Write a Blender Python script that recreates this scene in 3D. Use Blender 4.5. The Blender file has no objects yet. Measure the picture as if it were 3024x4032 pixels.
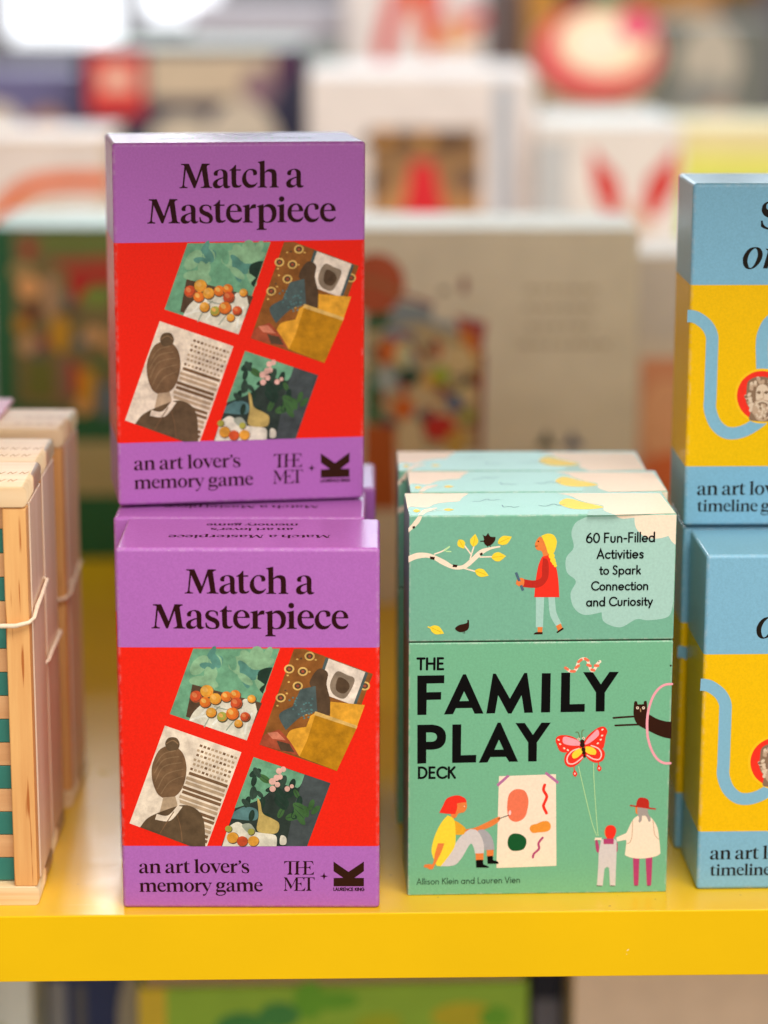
import bpy, bmesh, math, random
from mathutils import Vector, Matrix
from mathutils.geometry import tessellate_polygon

scene = bpy.context.scene
col = scene.collection
R = math.radians

# ------------------------------------------------------------------ camera, world, lamps, exposure
cam_d = bpy.data.cameras.new('camera')
cam = bpy.data.objects.new('camera', cam_d)
col.objects.link(cam)
PITCH, ROLL, CAM_H = R(13.1623), R(0.0856), 0.41119
e1 = Vector((1, 0, 0)); e2 = Vector((0, -math.sin(PITCH), -math.cos(PITCH))); fw = Vector((0, math.cos(PITCH), -math.sin(PITCH)))
cr_, sr_ = math.cos(ROLL), math.sin(ROLL)
xr = cr_*e1 - sr_*e2; dn = sr_*e1 + cr_*e2
cam.matrix_world = Matrix(((xr.x, -dn.x, -fw.x, 0), (xr.y, -dn.y, -fw.y, 0), (xr.z, -dn.z, -fw.z, CAM_H), (0, 0, 0, 1)))
cam_d.sensor_fit = 'VERTICAL'; cam_d.sensor_height = 36; cam_d.sensor_width = 27
cam_d.lens = 36*9887.6/4032
cam_d.clip_start = 0.05; cam_d.clip_end = 60
cam_d.dof.use_dof = True; cam_d.dof.focus_distance = 1.067; cam_d.dof.aperture_fstop = 88.28/27.0
scene.camera = cam

world = bpy.data.worlds.new('World'); scene.world = world; world.use_nodes = True
bgn = world.node_tree.nodes['Background']
bgn.inputs[0].default_value = (1.0, 0.965, 0.93, 1); bgn.inputs[1].default_value = 0.36

def area(name, loc, target, sx, sy, power, colour):
    l = bpy.data.lights.new(name, 'AREA'); l.shape = 'RECTANGLE'; l.size = sx; l.size_y = sy; l.energy = power; l.color = colour
    o = bpy.data.objects.new(name, l); col.objects.link(o); o.location = loc
    o.rotation_euler = (Vector(target)-Vector(loc)).to_track_quat('-Z', 'Y').to_euler()
    return o
# ceiling panels of the shop (the daylit window far behind is built with the room)
area('ceiling_panel_light', (0.42, 0.10, 1.9), (0.0, 1.25, 0.1), 1.3, 0.9, 42, (1.0, 0.95, 0.89))
area('shop_front_light', (0.3, -1.9, 1.0), (0.0, 1.4, 0.1), 2.4, 1.2, 34, (1.0, 0.97, 0.93))
area('ceiling_panel_light', (0.1, 1.0, 2.4), (0.0, 2.4, 0.2), 1.6, 0.5, 10, (1.0, 0.96, 0.92))

scene.view_settings.view_transform = 'Standard'; scene.view_settings.look = 'None'
scene.view_settings.exposure = 0.0; scene.view_settings.gamma = 1.0
scene.view_settings.use_curve_mapping = False
scene.cycles.use_denoising = True
scene.cycles.max_bounces = 8
scene.cycles.sample_clamp_indirect = 4.0
ART = {
 'title': [
  ('T', 'ink', 'serif', 'Match a', [-2631, 13977, 2786, 13965], 1),
  ('T', 'ink', 'serif', 'Masterpiece', [-4041, 12469, 4187, 12447], 1),
 ],
 'subtitle': [
  ('T', 'ink', 'serif', 'an art lover’s', [-4784, 1593, -66, 1613], 1),
  ('T', 'ink', 'serif', 'memory game', [-4784, 745, 497, 776], 1),
 ],
 'met': [
  ('P', 'ink', ['1427,2147c 1976,2148c 1976,2124c 1736,2121c 1725,1630c 1778,1532c 1548,1532c 1625,1629c 1628,2121c 1564,2116 1460,2067 1414,1982c']),
  ('P', 'ink', ['1965,2148c 2102,2149c 2040,2080c 2030,1606c 2083,1533c 1846,1532c 1922,1606c 1925,2080c']),
  ('P', 'ink', ['2020,1866c 2295,1867c 2295,1835c 2020,1835c']),
  ('P', 'ink', ['2217,2149c 2652,2149c 2685,1984c 2667,1991 2617,2081 2537,2118 2388,2122c 2382,1869c 2467,1879 2525,1923 2543,1984c 2551,1716c 2535,1777 2478,1838 2382,1838c 2376,1562c 2523,1558 2638,1607 2702,1680c 2683,1534c 2202,1533c 2276,1606c 2278,2093c']),
  ('P', 'ink', ['1398,1410c 1486,1410c 1491,873c 1573,795c 1389,794c 1459,873c 1462,1337c']),
  ('P', 'ink', ['1444,1410c 1536,1405c 1763,991c 1698,873c']),
  ('P', 'ink', ['1721,947c 1926,1411c 1963,1401c 1707,878c']),
  ('P', 'ink', ['1914,1411c 2293,1411c 2274,1240c 2247,1338 2178,1387 2006,1386c 2005,1137c 2073,1142 2131,1167 2154,1204c 2171,972c 2142,1057 2085,1101 2004,1106c 1998,825c 2152,820 2267,886 2330,977c 2301,796c 1830,795c 1904,849c']),
  ('P', 'ink', ['2281,1411c 2724,1412c 2723,1265c 2694,1339 2637,1382 2527,1387c 2524,874c 2600,801c 2358,801c 2423,874c 2426,1387c 2339,1382 2293,1367 2274,1314c']),
  ('P', 'ink', ['3131,1644c 3160,1522 3192,1491 3307,1466c 3192,1437 3160,1400 3125,1290c 3096,1400 3061,1437 2947,1466c 3061,1495 3096,1534c']),
 ],
 'king': [
  ('P', 'brown', ['3533,2131c 4174,1663c 4834,2133c 4834,1695c 4426,1390c 4834,1386c 4834,1005c 3535,1003c 3536,1384c 3944,1394c 3537,1693c']),
  ('T', 'ink', 'sansx', 'LAURENCE KING', [3525, 798, 4839, 800], 1),
 ],
 'toptext': [
  ('T', 'ink', 'serif', 'Match a Masterpiece', [3432, 2317, -3444, 2283], 1.0),
  ('T', 'ink', 'serif', 'an art lover’s', [1785, 3542, -1737, 3524], 1),
  ('T', 'ink', 'serif', 'memory game', [1984, 4348, -1971, 4327], 1),
 ],
 'picA': [
  ('P', 'p_green', ['-2311,11591c 1318,11597c -112,7562c -3344,8722c']),
  ('P', 'p_green', ['-1039,11201 -1118,11110 -1311,11063 -1544,11078 -1729,11149 -1794,11249 -1714,11340 -1521,11387 -1288,11372 -1104,11301']),
  ('P', 'p_green2', ['-265,10721 -405,10678 -566,10744 -686,10894 -719,11071 -654,11207 -514,11250 -353,11184 -233,11034 -199,10858']),
  ('P', 'p_green3', ['-1836,10739 -1870,10869 -1805,11134 -1666,11431 -1505,11648 -1385,11701 -1351,11571 -1416,11307 -1555,11010 -1715,10793']),
  ('P', 'p_green3', ['-1569,10730 -1630,10877 -1583,11067 -1445,11226 -1269,11294 -1122,11245 -1060,11098 -1107,10909 -1245,10749 -1422,10681']),
  ('P', 'p_green2', ['631,9657 491,9706 343,9917 243,10210 228,10473 306,10604 445,10556 593,10345 694,10052 708,9789']),
  ('P', 'p_green2', ['-1625,10907 -1646,11090 -1565,11247 -1413,11318 -1248,11276 -1134,11137 -1113,10954 -1194,10796 -1346,10725 -1511,10768']),
  ('P', 'p_green2', ['-827,10754 -832,10944 -697,11136 -473,11256 -246,11259 -103,11143 -98,10954 -233,10762 -457,10642 -684,10639']),
  ('P', 'p_green2', ['-381,10477 -502,10477 -655,10596 -783,10789 -835,10981 -793,11099 -673,11099 -519,10980 -392,10788 -339,10596']),
  ('P', 'p_green2', ['324,10924 154,11008 59,11209 75,11450 196,11637 376,11701 546,11616 642,11415 626,11175 505,10987']),
  ('P', 'p_green3', ['-26,9854 -151,9926 -281,10173 -365,10500 -373,10782 -300,10912 -176,10840 -47,10594 38,10267 46,9984']),
  ('P', 'p_green2', ['-1614,10182 -1716,10274 -1747,10444 -1694,10627 -1578,10752 -1443,10773 -1341,10682 -1310,10512 -1363,10329 -1479,10203']),
  ('P', 'p_green2', ['5,10907 -94,10872 -232,10922 -356,11036 -420,11172 -399,11278 -301,11313 -163,11263 -39,11149 26,11013']),
  ('P', 'p_green3', ['364,10276 197,10211 29,10259 -74,10400 -74,10582 30,10734 198,10798 365,10751 468,10610 468,10428']),
  ('P', 'p_green2', ['-2406,10482 -2467,10675 -2374,10942 -2163,11179 -1916,11297 -1725,11250 -1665,11057 -1758,10790 -1968,10553 -2216,10435']),
  ('P', 'p_green2', ['646,11039 589,11145 614,11328 710,11519 841,11645 958,11657 1014,11552 990,11368 893,11178 762,11052']),
  ('P', 'p_green2', ['543,9810 432,9856 343,10012 310,10220 345,10399 435,10481 545,10436 634,10280 668,10073 633,9893']),
  ('P', 'p_green3', ['-1394,10783 -1470,10705 -1645,10676 -1851,10706 -2009,10784 -2059,10881 -1983,10959 -1808,10988 -1603,10958 -1444,10880']),
  ('P', 'p_green2', ['-1540,9723 -1693,9799 -1822,10053 -1879,10387 -1842,10673 -1725,10803 -1573,10728 -1444,10475 -1387,10141 -1424,9854']),
  ('P', 'p_green2', ['-1298,9940 -1386,9885 -1526,9904 -1663,9989 -1746,10107 -1742,10213 -1654,10267 -1514,10248 -1377,10164 -1294,10046']),
  ('P', 'p_green2', ['141,10811 -16,10802 -192,10930 -321,11147 -352,11369 -275,11512 -118,11521 58,11393 187,11177 219,10955']),
  ('P', 'p_green2', ['-2509,10172 -2423,10302 -2193,10390 -1907,10402 -1673,10334 -1582,10211 -1667,10080 -1897,9992 -2184,9980 -2418,10048']),
  ('P', 'p_green', ['-615,10639 -730,10694 -825,10879 -863,11121 -831,11329 -741,11423 -627,11367 -532,11183 -493,10941 -525,10733']),
  ('P', 'p_green3', ['104,10482 -9,10474 -181,10578 -345,10756 -438,10938 -426,11056 -313,11064 -141,10960 22,10783 116,10600']),
  ('P', 'p_green3', ['-1214,10757 -1342,10759 -1492,10883 -1606,11081 -1640,11278 -1583,11397 -1455,11395 -1306,11271 -1192,11074 -1157,10877']),
  ('P', 'p_green2', ['86,10762 146,10914 374,11072 684,11176 956,11186 1088,11099 1028,10947 800,10788 490,10684 217,10674']),
  ('P', 'p_green2', ['154,10010 39,9981 -147,10057 -333,10209 -447,10379 -446,10502 -331,10531 -146,10455 39,10304 154,10134']),
  ('P', 'p_umber', ['-2665,8610c -2371,10031c -1304,9735 549,9215c 182,8315c -896,8013c']),
  ('P', 'p_leaf', ['419,10594 706,10743 1005,10781c 588,9626c 447,9812 664,10036c 359,10259c']),
  ('P', 'p_cloth', ['-2539,8438c -2318,8836 -1883,9211 -1309,9324 -879,9422 -453,9138 -164,9400 263,9214c 345,8840c -112,7562c -1327,7997c']),
  ('S', 'p_cloth2', '-2179,8536 -1888,8837 -1668,9211', 86),
  ('S', 'p_cloth2', '-1524,8275 -1248,8538 -745,8688', 86),
  ('S', 'p_cloth2', '-181,7863 -104,8314 115,8765', 86),
  ('S', 'p_cloth2', '-2467,8461 -2035,8611 -1677,8612', 86),
  ('S', 'p_fold', '-1898,8161 -1604,8687 -1241,9062', 50),
  ('S', 'p_fold', '-968,8012 -604,8464 -244,8689', 50),
  ('S', 'p_fold', '-1456,9062 -885,8913 -312,8989', 50),
  ('P', 'p_shadow', ['-1922,9457 -1978,9295 -2119,9194 -2291,9194 -2429,9294 -2480,9457 -2424,9619 -2283,9720 -2111,9720 -1973,9620']),
  ('P', 'p_red', ['-1965,9495 -2016,9344 -2146,9251 -2305,9251 -2433,9344 -2479,9494 -2428,9644 -2298,9737 -2139,9737 -2012,9645']),
  ('P', 'p_hi2', ['-2196,9475 -2250,9448 -2321,9464 -2381,9517 -2407,9588 -2390,9648 -2336,9675 -2265,9659 -2205,9605 -2179,9535']),
  ('S', 'p_umber', '-2016,9495 -2043,9394 -2113,9318 -2211,9285 -2311,9303', 29),
  ('P', 'p_shadow', ['-1454,9697 -1513,9526 -1661,9420 -1842,9420 -1987,9525 -2040,9696 -1982,9867 -1834,9973 -1653,9973 -1508,9868']),
  ('P', 'p_gold', ['-1497,9734 -1551,9576 -1688,9478 -1856,9477 -1990,9575 -2040,9734 -1986,9892 -1849,9990 -1681,9990 -1547,9893']),
  ('P', 'p_hi', ['-1741,9714 -1798,9685 -1872,9702 -1936,9758 -1964,9832 -1946,9896 -1889,9924 -1814,9907 -1751,9851 -1723,9777']),
  ('S', 'p_orange', '-1551,9734 -1579,9628 -1654,9548 -1756,9513 -1862,9533', 29),
  ('P', 'p_shadow', ['-1575,9211 -1625,9066 -1752,8976 -1907,8976 -2030,9065 -2076,9210 -2026,9356 -1900,9445 -1745,9446 -1621,9356']),
  ('P', 'p_orange', ['-1618,9249 -1663,9115 -1779,9032 -1921,9032 -2034,9114 -2076,9248 -2030,9382 -1914,9464 -1773,9464 -1660,9382']),
  ('P', 'p_hi', ['-1823,9231 -1872,9207 -1934,9221 -1988,9269 -2012,9331 -1996,9385 -1948,9409 -1885,9394 -1832,9347 -1808,9285']),
  ('S', 'p_red', '-1664,9249 -1687,9159 -1750,9091 -1836,9062 -1925,9078', 29),
  ('P', 'p_shadow', ['-1130,9362 -1183,9208 -1316,9112 -1480,9112 -1611,9207 -1659,9361 -1607,9514 -1473,9610 -1310,9610 -1179,9515']),
  ('P', 'p_gold', ['-1172,9399 -1221,9257 -1344,9169 -1494,9169 -1614,9256 -1659,9398 -1610,9540 -1488,9628 -1337,9628 -1217,9541']),
  ('P', 'p_hi', ['-1391,9380 -1442,9355 -1509,9370 -1566,9420 -1591,9487 -1575,9543 -1524,9569 -1457,9554 -1400,9503 -1375,9437']),
  ('S', 'p_orange', '-1221,9399 -1246,9304 -1313,9232 -1404,9201 -1499,9218', 29),
  ('P', 'p_shadow', ['-678,9459 -728,9314 -854,9225 -1009,9224 -1133,9314 -1179,9459 -1129,9604 -1003,9693 -848,9694 -724,9604']),
  ('P', 'p_orange', ['-721,9497 -766,9363 -882,9280 -1023,9280 -1136,9363 -1178,9496 -1133,9629 -1018,9712 -876,9712 -763,9630']),
  ('P', 'p_hi', ['-926,9479 -974,9455 -1037,9470 -1091,9517 -1115,9579 -1100,9633 -1051,9657 -989,9642 -935,9595 -911,9533']),
  ('S', 'p_red', '-767,9497 -790,9407 -853,9340 -939,9310 -1028,9327', 29),
  ('P', 'p_shadow', ['-320,9535 -367,9398 -486,9314 -632,9314 -748,9398 -792,9534 -745,9670 -626,9754 -481,9755 -364,9671']),
  ('P', 'p_orange', ['-363,9572 -405,9447 -513,9369 -646,9369 -752,9446 -791,9571 -749,9696 -641,9774 -508,9774 -402,9697']),
  ('P', 'p_hi', ['-555,9556 -600,9533 -659,9546 -709,9591 -732,9649 -718,9699 -673,9722 -614,9709 -563,9664 -541,9606']),
  ('S', 'p_red', '-406,9572 -427,9488 -486,9425 -567,9397 -650,9413', 29),
  ('P', 'p_shadow', ['-253,9176 -305,9022 -438,8927 -602,8926 -733,9021 -782,9175 -730,9329 -596,9424 -433,9425 -301,9330']),
  ('P', 'p_red', ['-295,9213 -343,9071 -466,8983 -616,8983 -737,9071 -781,9213 -733,9355 -611,9442 -461,9443 -340,9355']),
  ('P', 'p_hi2', ['-513,9195 -565,9169 -631,9184 -688,9235 -714,9301 -698,9358 -647,9384 -580,9368 -523,9318 -497,9252']),
  ('S', 'p_umber', '-344,9213 -369,9118 -435,9046 -527,9015 -621,9032', 29),
  ('P', 'p_shadow', ['322,9364 284,9254 186,9186 67,9186 -29,9253 -65,9363 -27,9473 71,9541 190,9541 286,9474']),
  ('P', 'p_gold', ['279,9401 245,9301 159,9239 53,9239 -32,9300 -64,9401 -30,9501 56,9563 162,9563 247,9501']),
  ('P', 'p_hi', ['125,9388 89,9370 42,9381 1,9416 -17,9463 -5,9503 31,9521 78,9510 118,9475 136,9428']),
  ('S', 'p_orange', '245,9401 227,9334 180,9283 116,9261 49,9274', 29),
  ('P', 'p_shadow', ['-1345,8762 -1392,8626 -1512,8541 -1658,8541 -1775,8625 -1818,8762 -1771,8898 -1652,8983 -1506,8983 -1389,8899']),
  ('P', 'p_gold', ['-1388,8800 -1431,8674 -1539,8596 -1672,8596 -1778,8674 -1817,8799 -1775,8925 -1666,9002 -1533,9003 -1427,8925']),
  ('P', 'p_hi', ['-1581,8783 -1626,8761 -1685,8774 -1735,8819 -1757,8877 -1743,8928 -1698,8950 -1639,8937 -1589,8892 -1566,8834']),
  ('S', 'p_orange', '-1431,8800 -1453,8716 -1512,8652 -1593,8625 -1676,8640', 29),
  ('P', 'p_shadow', ['-882,8576 -929,8439 -1048,8354 -1195,8354 -1312,8438 -1355,8575 -1308,8712 -1189,8796 -1043,8797 -926,8712']),
  ('P', 'p_lime', ['-925,8613 -967,8487 -1076,8410 -1209,8409 -1315,8487 -1354,8613 -1312,8738 -1203,8816 -1071,8816 -964,8739']),
  ('P', 'p_hi', ['-1118,8597 -1163,8574 -1222,8588 -1272,8632 -1295,8691 -1280,8741 -1235,8764 -1176,8750 -1126,8706 -1104,8647']),
  ('S', 'p_orange', '-968,8613 -990,8529 -1049,8465 -1130,8438 -1213,8453', 29),
  ('P', 'p_shadow', ['-401,8711 -457,8544 -602,8440 -779,8440 -921,8543 -974,8711 -917,8878 -773,8982 -596,8982 -454,8879']),
  ('P', 'p_orange', ['-443,8749 -496,8594 -629,8498 -793,8498 -925,8593 -973,8748 -921,8903 -787,8999 -624,8999 -492,8904']),
  ('P', 'p_hi', ['-681,8729 -737,8701 -810,8717 -872,8772 -899,8845 -882,8907 -826,8935 -754,8918 -691,8863 -664,8791']),
  ('S', 'p_red', '-496,8749 -523,8645 -596,8567 -696,8533 -799,8552', 29),
  ('P', 'p_shadow', ['70,8577 27,8449 -85,8370 -222,8370 -333,8449 -374,8577 -330,8704 -218,8784 -81,8784 29,8705']),
  ('P', 'p_red', ['28,8615 -12,8497 -113,8425 -237,8425 -336,8497 -373,8614 -334,8731 -233,8804 -109,8804 -9,8732']),
  ('P', 'p_hi2', ['-152,8599 -194,8578 -250,8591 -297,8632 -318,8687 -304,8734 -262,8755 -207,8743 -160,8701 -139,8646']),
  ('S', 'p_umber', '-12,8615 -33,8536 -87,8477 -163,8451 -241,8465', 29),
  ('P', 'p_shadow', ['-248,8277 -286,8166 -384,8098 -503,8098 -599,8166 -635,8276 -597,8386 -499,8455 -380,8455 -284,8387']),
  ('P', 'p_gold', ['-291,8314 -325,8213 -411,8151 -518,8151 -603,8213 -635,8314 -601,8414 -514,8476 -408,8477 -322,8415']),
  ('P', 'p_hi', ['-445,8301 -481,8283 -529,8294 -569,8329 -587,8376 -575,8417 -539,8435 -492,8424 -452,8388 -434,8341']),
  ('S', 'p_orange', '-325,8314 -343,8247 -390,8196 -454,8174 -521,8186', 29),
 ],
 'picB': [
  ('P', 'p_sienna', ['1909,11583c 2350,11584c 5212,10490c 3689,6208c 424,7375c']),
  ('P', 'p_umber', ['3436,8269 3427,8247 3402,8234 3371,8234 3345,8247 3336,8269 3346,8291 3371,8305 3402,8305 3427,8291']),
  ('P', 'p_dot', ['2894,8777 2885,8755 2860,8741 2829,8741 2804,8755 2794,8777 2804,8799 2829,8813 2860,8813 2885,8799']),
  ('P', 'p_umber', ['2828,8756 2818,8734 2793,8721 2762,8721 2737,8734 2727,8756 2737,8778 2762,8792 2793,8792 2818,8778']),
  ('P', 'p_dot', ['2693,9289 2683,9267 2658,9253 2627,9253 2602,9267 2593,9289 2602,9311 2627,9324 2658,9324 2683,9311']),
  ('P', 'p_dot', ['3731,10054 3721,10032 3696,10018 3665,10018 3640,10032 3631,10054 3640,10076 3665,10089 3696,10089 3721,10076']),
  ('P', 'p_umber', ['3511,8071 3502,8048 3476,8035 3445,8035 3420,8048 3411,8070 3421,8092 3446,8106 3477,8106 3502,8093']),
  ('P', 'p_dot', ['3962,10587 3952,10565 3927,10552 3897,10552 3872,10565 3862,10587 3872,10609 3897,10622 3928,10622 3952,10609']),
  ('P', 'p_umber', ['1588,9766 1578,9744 1553,9731 1522,9731 1497,9744 1488,9766 1498,9788 1523,9802 1554,9802 1579,9788']),
  ('P', 'p_dot', ['2693,9013 2684,8991 2658,8977 2627,8977 2602,8991 2593,9013 2603,9035 2628,9048 2659,9048 2684,9035']),
  ('P', 'p_umber', ['3181,8432 3171,8410 3146,8397 3115,8397 3090,8410 3081,8432 3090,8454 3115,8468 3146,8468 3171,8454']),
  ('P', 'p_dot', ['2449,8708 2439,8686 2414,8672 2383,8672 2358,8686 2348,8708 2358,8730 2383,8744 2414,8744 2439,8730']),
  ('P', 'p_dot', ['1645,9636 1635,9614 1610,9600 1579,9600 1554,9614 1545,9636 1554,9658 1580,9671 1610,9671 1635,9658']),
  ('P', 'p_umber', ['1739,8938 1729,8916 1704,8903 1673,8903 1648,8916 1639,8938 1648,8960 1673,8974 1704,8974 1729,8960']),
  ('P', 'p_dot', ['3722,9449 3712,9427 3687,9413 3656,9413 3631,9427 3621,9449 3631,9471 3656,9484 3687,9484 3712,9471']),
  ('P', 'p_dot', ['3568,10837 3559,10816 3534,10802 3503,10802 3478,10815 3468,10837 3478,10859 3503,10873 3534,10873 3559,10859']),
  ('P', 'p_dot', ['2274,8816 2264,8794 2239,8781 2208,8781 2183,8794 2174,8816 2184,8838 2209,8852 2240,8852 2265,8838']),
  ('P', 'p_dot', ['3667,10465 3658,10443 3633,10429 3602,10429 3577,10443 3568,10465 3577,10486 3602,10500 3633,10500 3658,10487']),
  ('P', 'p_umber', ['2014,9207 2005,9185 1979,9172 1949,9172 1924,9185 1914,9207 1924,9229 1949,9243 1980,9243 2005,9229']),
  ('P', 'p_dot', ['3580,10880 3570,10858 3545,10845 3514,10845 3489,10858 3480,10880 3489,10902 3514,10916 3545,10916 3570,10902']),
  ('P', 'p_dot', ['3424,8492 3414,8470 3389,8456 3358,8456 3333,8469 3324,8491 3333,8514 3358,8527 3389,8527 3414,8514']),
  ('P', 'p_dot', ['2045,9136 2035,9114 2010,9100 1979,9100 1954,9114 1945,9136 1954,9158 1979,9172 2010,9172 2035,9158']),
  ('P', 'p_dot', ['2604,10583 2594,10562 2569,10548 2538,10548 2513,10561 2504,10583 2514,10605 2539,10619 2569,10619 2594,10605']),
  ('P', 'p_umber', ['2124,8568 2114,8545 2089,8532 2058,8532 2033,8545 2024,8567 2033,8589 2059,8603 2090,8603 2115,8590']),
  ('P', 'p_dot', ['2095,11132 2085,11110 2060,11096 2029,11096 2004,11110 1995,11131 2005,11153 2030,11167 2061,11167 2085,11153']),
  ('P', 'p_dot', ['2661,8608 2651,8585 2626,8572 2595,8572 2570,8585 2560,8607 2570,8629 2595,8643 2626,8643 2651,8630']),
  ('P', 'p_umber', ['2954,9852 2944,9830 2919,9816 2888,9816 2864,9830 2854,9852 2864,9874 2889,9887 2920,9887 2945,9874']),
  ('P', 'p_dot', ['3559,8594 3549,8572 3524,8558 3493,8558 3468,8572 3459,8594 3468,8616 3493,8629 3524,8629 3549,8616']),
  ('P', 'p_umber', ['2146,10551 2137,10530 2112,10516 2081,10516 2056,10529 2046,10551 2056,10573 2081,10587 2112,10587 2137,10573']),
  ('P', 'p_dot', ['3988,9495 3978,9473 3953,9459 3922,9459 3897,9473 3888,9495 3897,9517 3922,9530 3953,9530 3978,9517']),
  ('P', 'p_dot', ['4224,10169 4215,10147 4190,10133 4159,10133 4134,10147 4124,10169 4134,10190 4159,10204 4190,10204 4215,10191']),
  ('P', 'p_dot', ['1730,10135 1721,10113 1696,10099 1665,10099 1640,10113 1631,10135 1640,10157 1665,10170 1696,10170 1721,10157']),
  ('P', 'p_dot', ['2257,9793 2247,9771 2222,9757 2191,9757 2166,9771 2157,9793 2167,9814 2192,9828 2223,9828 2247,9815']),
  ('P', 'p_umber', ['3797,8702 3788,8680 3763,8667 3732,8667 3706,8680 3697,8702 3707,8724 3732,8738 3763,8738 3788,8724']),
  ('P', 'p_dot', ['2982,9684 2973,9662 2948,9648 2917,9648 2892,9662 2882,9684 2892,9706 2917,9719 2948,9719 2973,9706']),
  ('P', 'p_umber', ['3521,9486 3512,9464 3487,9451 3456,9451 3431,9464 3421,9486 3431,9508 3456,9522 3487,9522 3512,9508']),
  ('P', 'p_dot', ['1850,10833 1840,10812 1815,10798 1784,10798 1760,10811 1750,10833 1760,10855 1785,10869 1816,10869 1841,10855']),
  ('P', 'p_dot', ['4115,9644 4105,9622 4080,9608 4049,9608 4024,9622 4014,9644 4024,9665 4049,9679 4080,9679 4105,9666']),
  ('P', 'p_umber', ['2978,8184 2968,8162 2943,8148 2912,8148 2887,8162 2877,8184 2887,8206 2912,8220 2943,8220 2968,8206']),
  ('P', 'p_dot', ['2972,9117 2962,9095 2937,9081 2906,9081 2881,9095 2872,9117 2882,9139 2907,9152 2938,9152 2963,9139']),
  ('P', 'p_dot', ['3428,10034 3418,10012 3393,9998 3362,9998 3337,10012 3328,10034 3337,10056 3362,10069 3393,10069 3418,10056']),
  ('P', 'p_dot', ['3575,8557 3565,8535 3540,8521 3509,8521 3484,8535 3475,8557 3484,8579 3510,8592 3541,8592 3566,8579']),
  ('P', 'p_umber', ['3258,9712 3249,9690 3224,9677 3193,9677 3168,9690 3158,9712 3168,9734 3193,9748 3224,9748 3249,9734']),
  ('P', 'p_dot', ['1313,9463 1303,9441 1278,9427 1247,9427 1222,9441 1213,9463 1223,9485 1248,9498 1279,9498 1304,9485']),
  ('P', 'p_dot', ['2162,9468 2152,9446 2127,9433 2096,9433 2071,9446 2062,9468 2071,9490 2096,9504 2127,9504 2152,9490']),
  ('P', 'p_umber', ['2259,11165 2249,11143 2224,11129 2193,11129 2168,11143 2159,11164 2169,11186 2194,11200 2225,11200 2249,11186']),
  ('P', 'p_dot', ['1270,9365 1260,9343 1235,9330 1204,9330 1179,9343 1169,9365 1179,9387 1204,9401 1235,9401 1260,9387']),
  ('P', 'p_dot', ['1244,9096 1234,9074 1209,9060 1178,9060 1153,9073 1144,9095 1154,9117 1179,9131 1210,9131 1235,9118']),
  ('P', 'p_umber', ['2314,9669 2304,9647 2279,9633 2248,9633 2223,9647 2214,9669 2223,9691 2248,9704 2279,9704 2304,9691']),
  ('P', 'p_dot', ['2183,9584 2173,9562 2148,9548 2117,9548 2092,9562 2083,9584 2093,9606 2118,9619 2149,9619 2174,9606']),
  ('P', 'p_dot', ['1685,10427 1675,10405 1650,10391 1619,10391 1594,10405 1585,10426 1594,10448 1620,10462 1650,10462 1675,10448']),
  ('P', 'p_dot', ['3549,9948 3540,9926 3515,9912 3484,9912 3459,9926 3449,9948 3459,9969 3484,9983 3515,9983 3540,9970']),
  ('P', 'p_dot', ['2866,11112 2856,11091 2831,11077 2800,11077 2775,11090 2766,11112 2775,11134 2800,11148 2831,11148 2856,11134']),
  ('P', 'p_sand', ['2775,11266 2734,11153 2627,11082 2495,11082 2388,11152 2348,11265 2390,11379 2497,11449 2629,11449 2735,11379']),
  ('P', 'p_umber', ['2704,11266 2677,11192 2605,11146 2517,11146 2446,11191 2419,11265 2447,11340 2518,11385 2606,11386 2677,11340']),
  ('P', 'p_rust', ['2626,11266 2614,11231 2581,11209 2542,11209 2510,11231 2498,11266 2510,11300 2542,11322 2582,11322 2614,11301']),
  ('P', 'p_sand', ['2270,9964 2228,9850 2121,9780 1988,9779 1882,9850 1841,9963 1883,10077 1990,10148 2123,10148 2230,10078']),
  ('P', 'p_umber', ['2198,9964 2171,9890 2099,9843 2011,9843 1940,9889 1913,9964 1940,10038 2012,10084 2100,10084 2172,10039']),
  ('P', 'p_rust', ['2120,9964 2107,9929 2075,9907 2035,9907 2003,9929 1991,9964 2004,9999 2036,10021 2076,10021 2108,9999']),
  ('P', 'p_sand', ['1917,10708 1876,10594 1768,10524 1636,10524 1530,10594 1490,10707 1531,10821 1639,10891 1771,10891 1877,10821']),
  ('P', 'p_umber', ['1846,10708 1818,10634 1747,10588 1659,10587 1588,10633 1561,10707 1589,10782 1660,10828 1748,10828 1819,10782']),
  ('P', 'p_rust', ['1768,10708 1755,10673 1723,10651 1683,10651 1651,10673 1639,10708 1652,10742 1684,10764 1724,10764 1756,10743']),
  ('P', 'p_sand', ['1552,9441 1510,9326 1402,9255 1270,9255 1163,9326 1123,9440 1165,9554 1273,9625 1405,9625 1512,9555']),
  ('P', 'p_umber', ['1481,9440 1453,9366 1381,9319 1292,9319 1221,9365 1195,9440 1222,9515 1294,9561 1383,9561 1454,9515']),
  ('P', 'p_rust', ['1402,9440 1389,9405 1357,9383 1317,9383 1285,9405 1273,9440 1286,9475 1318,9497 1358,9497 1390,9475']),
  ('P', 'p_sand', ['2487,10597 2446,10484 2338,10413 2206,10413 2100,10483 2059,10597 2101,10710 2208,10781 2340,10781 2447,10711']),
  ('P', 'p_umber', ['2416,10597 2388,10523 2317,10477 2229,10477 2157,10523 2131,10597 2158,10671 2230,10717 2318,10717 2389,10672']),
  ('P', 'p_rust', ['2337,10597 2325,10562 2293,10540 2253,10540 2221,10562 2209,10597 2222,10632 2254,10654 2293,10654 2325,10632']),
  ('P', 'p_sand', ['5091,9969 5050,9855 4943,9784 4810,9784 4703,9854 4662,9968 4703,10082 4810,10153 4943,10153 5050,10083']),
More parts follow.
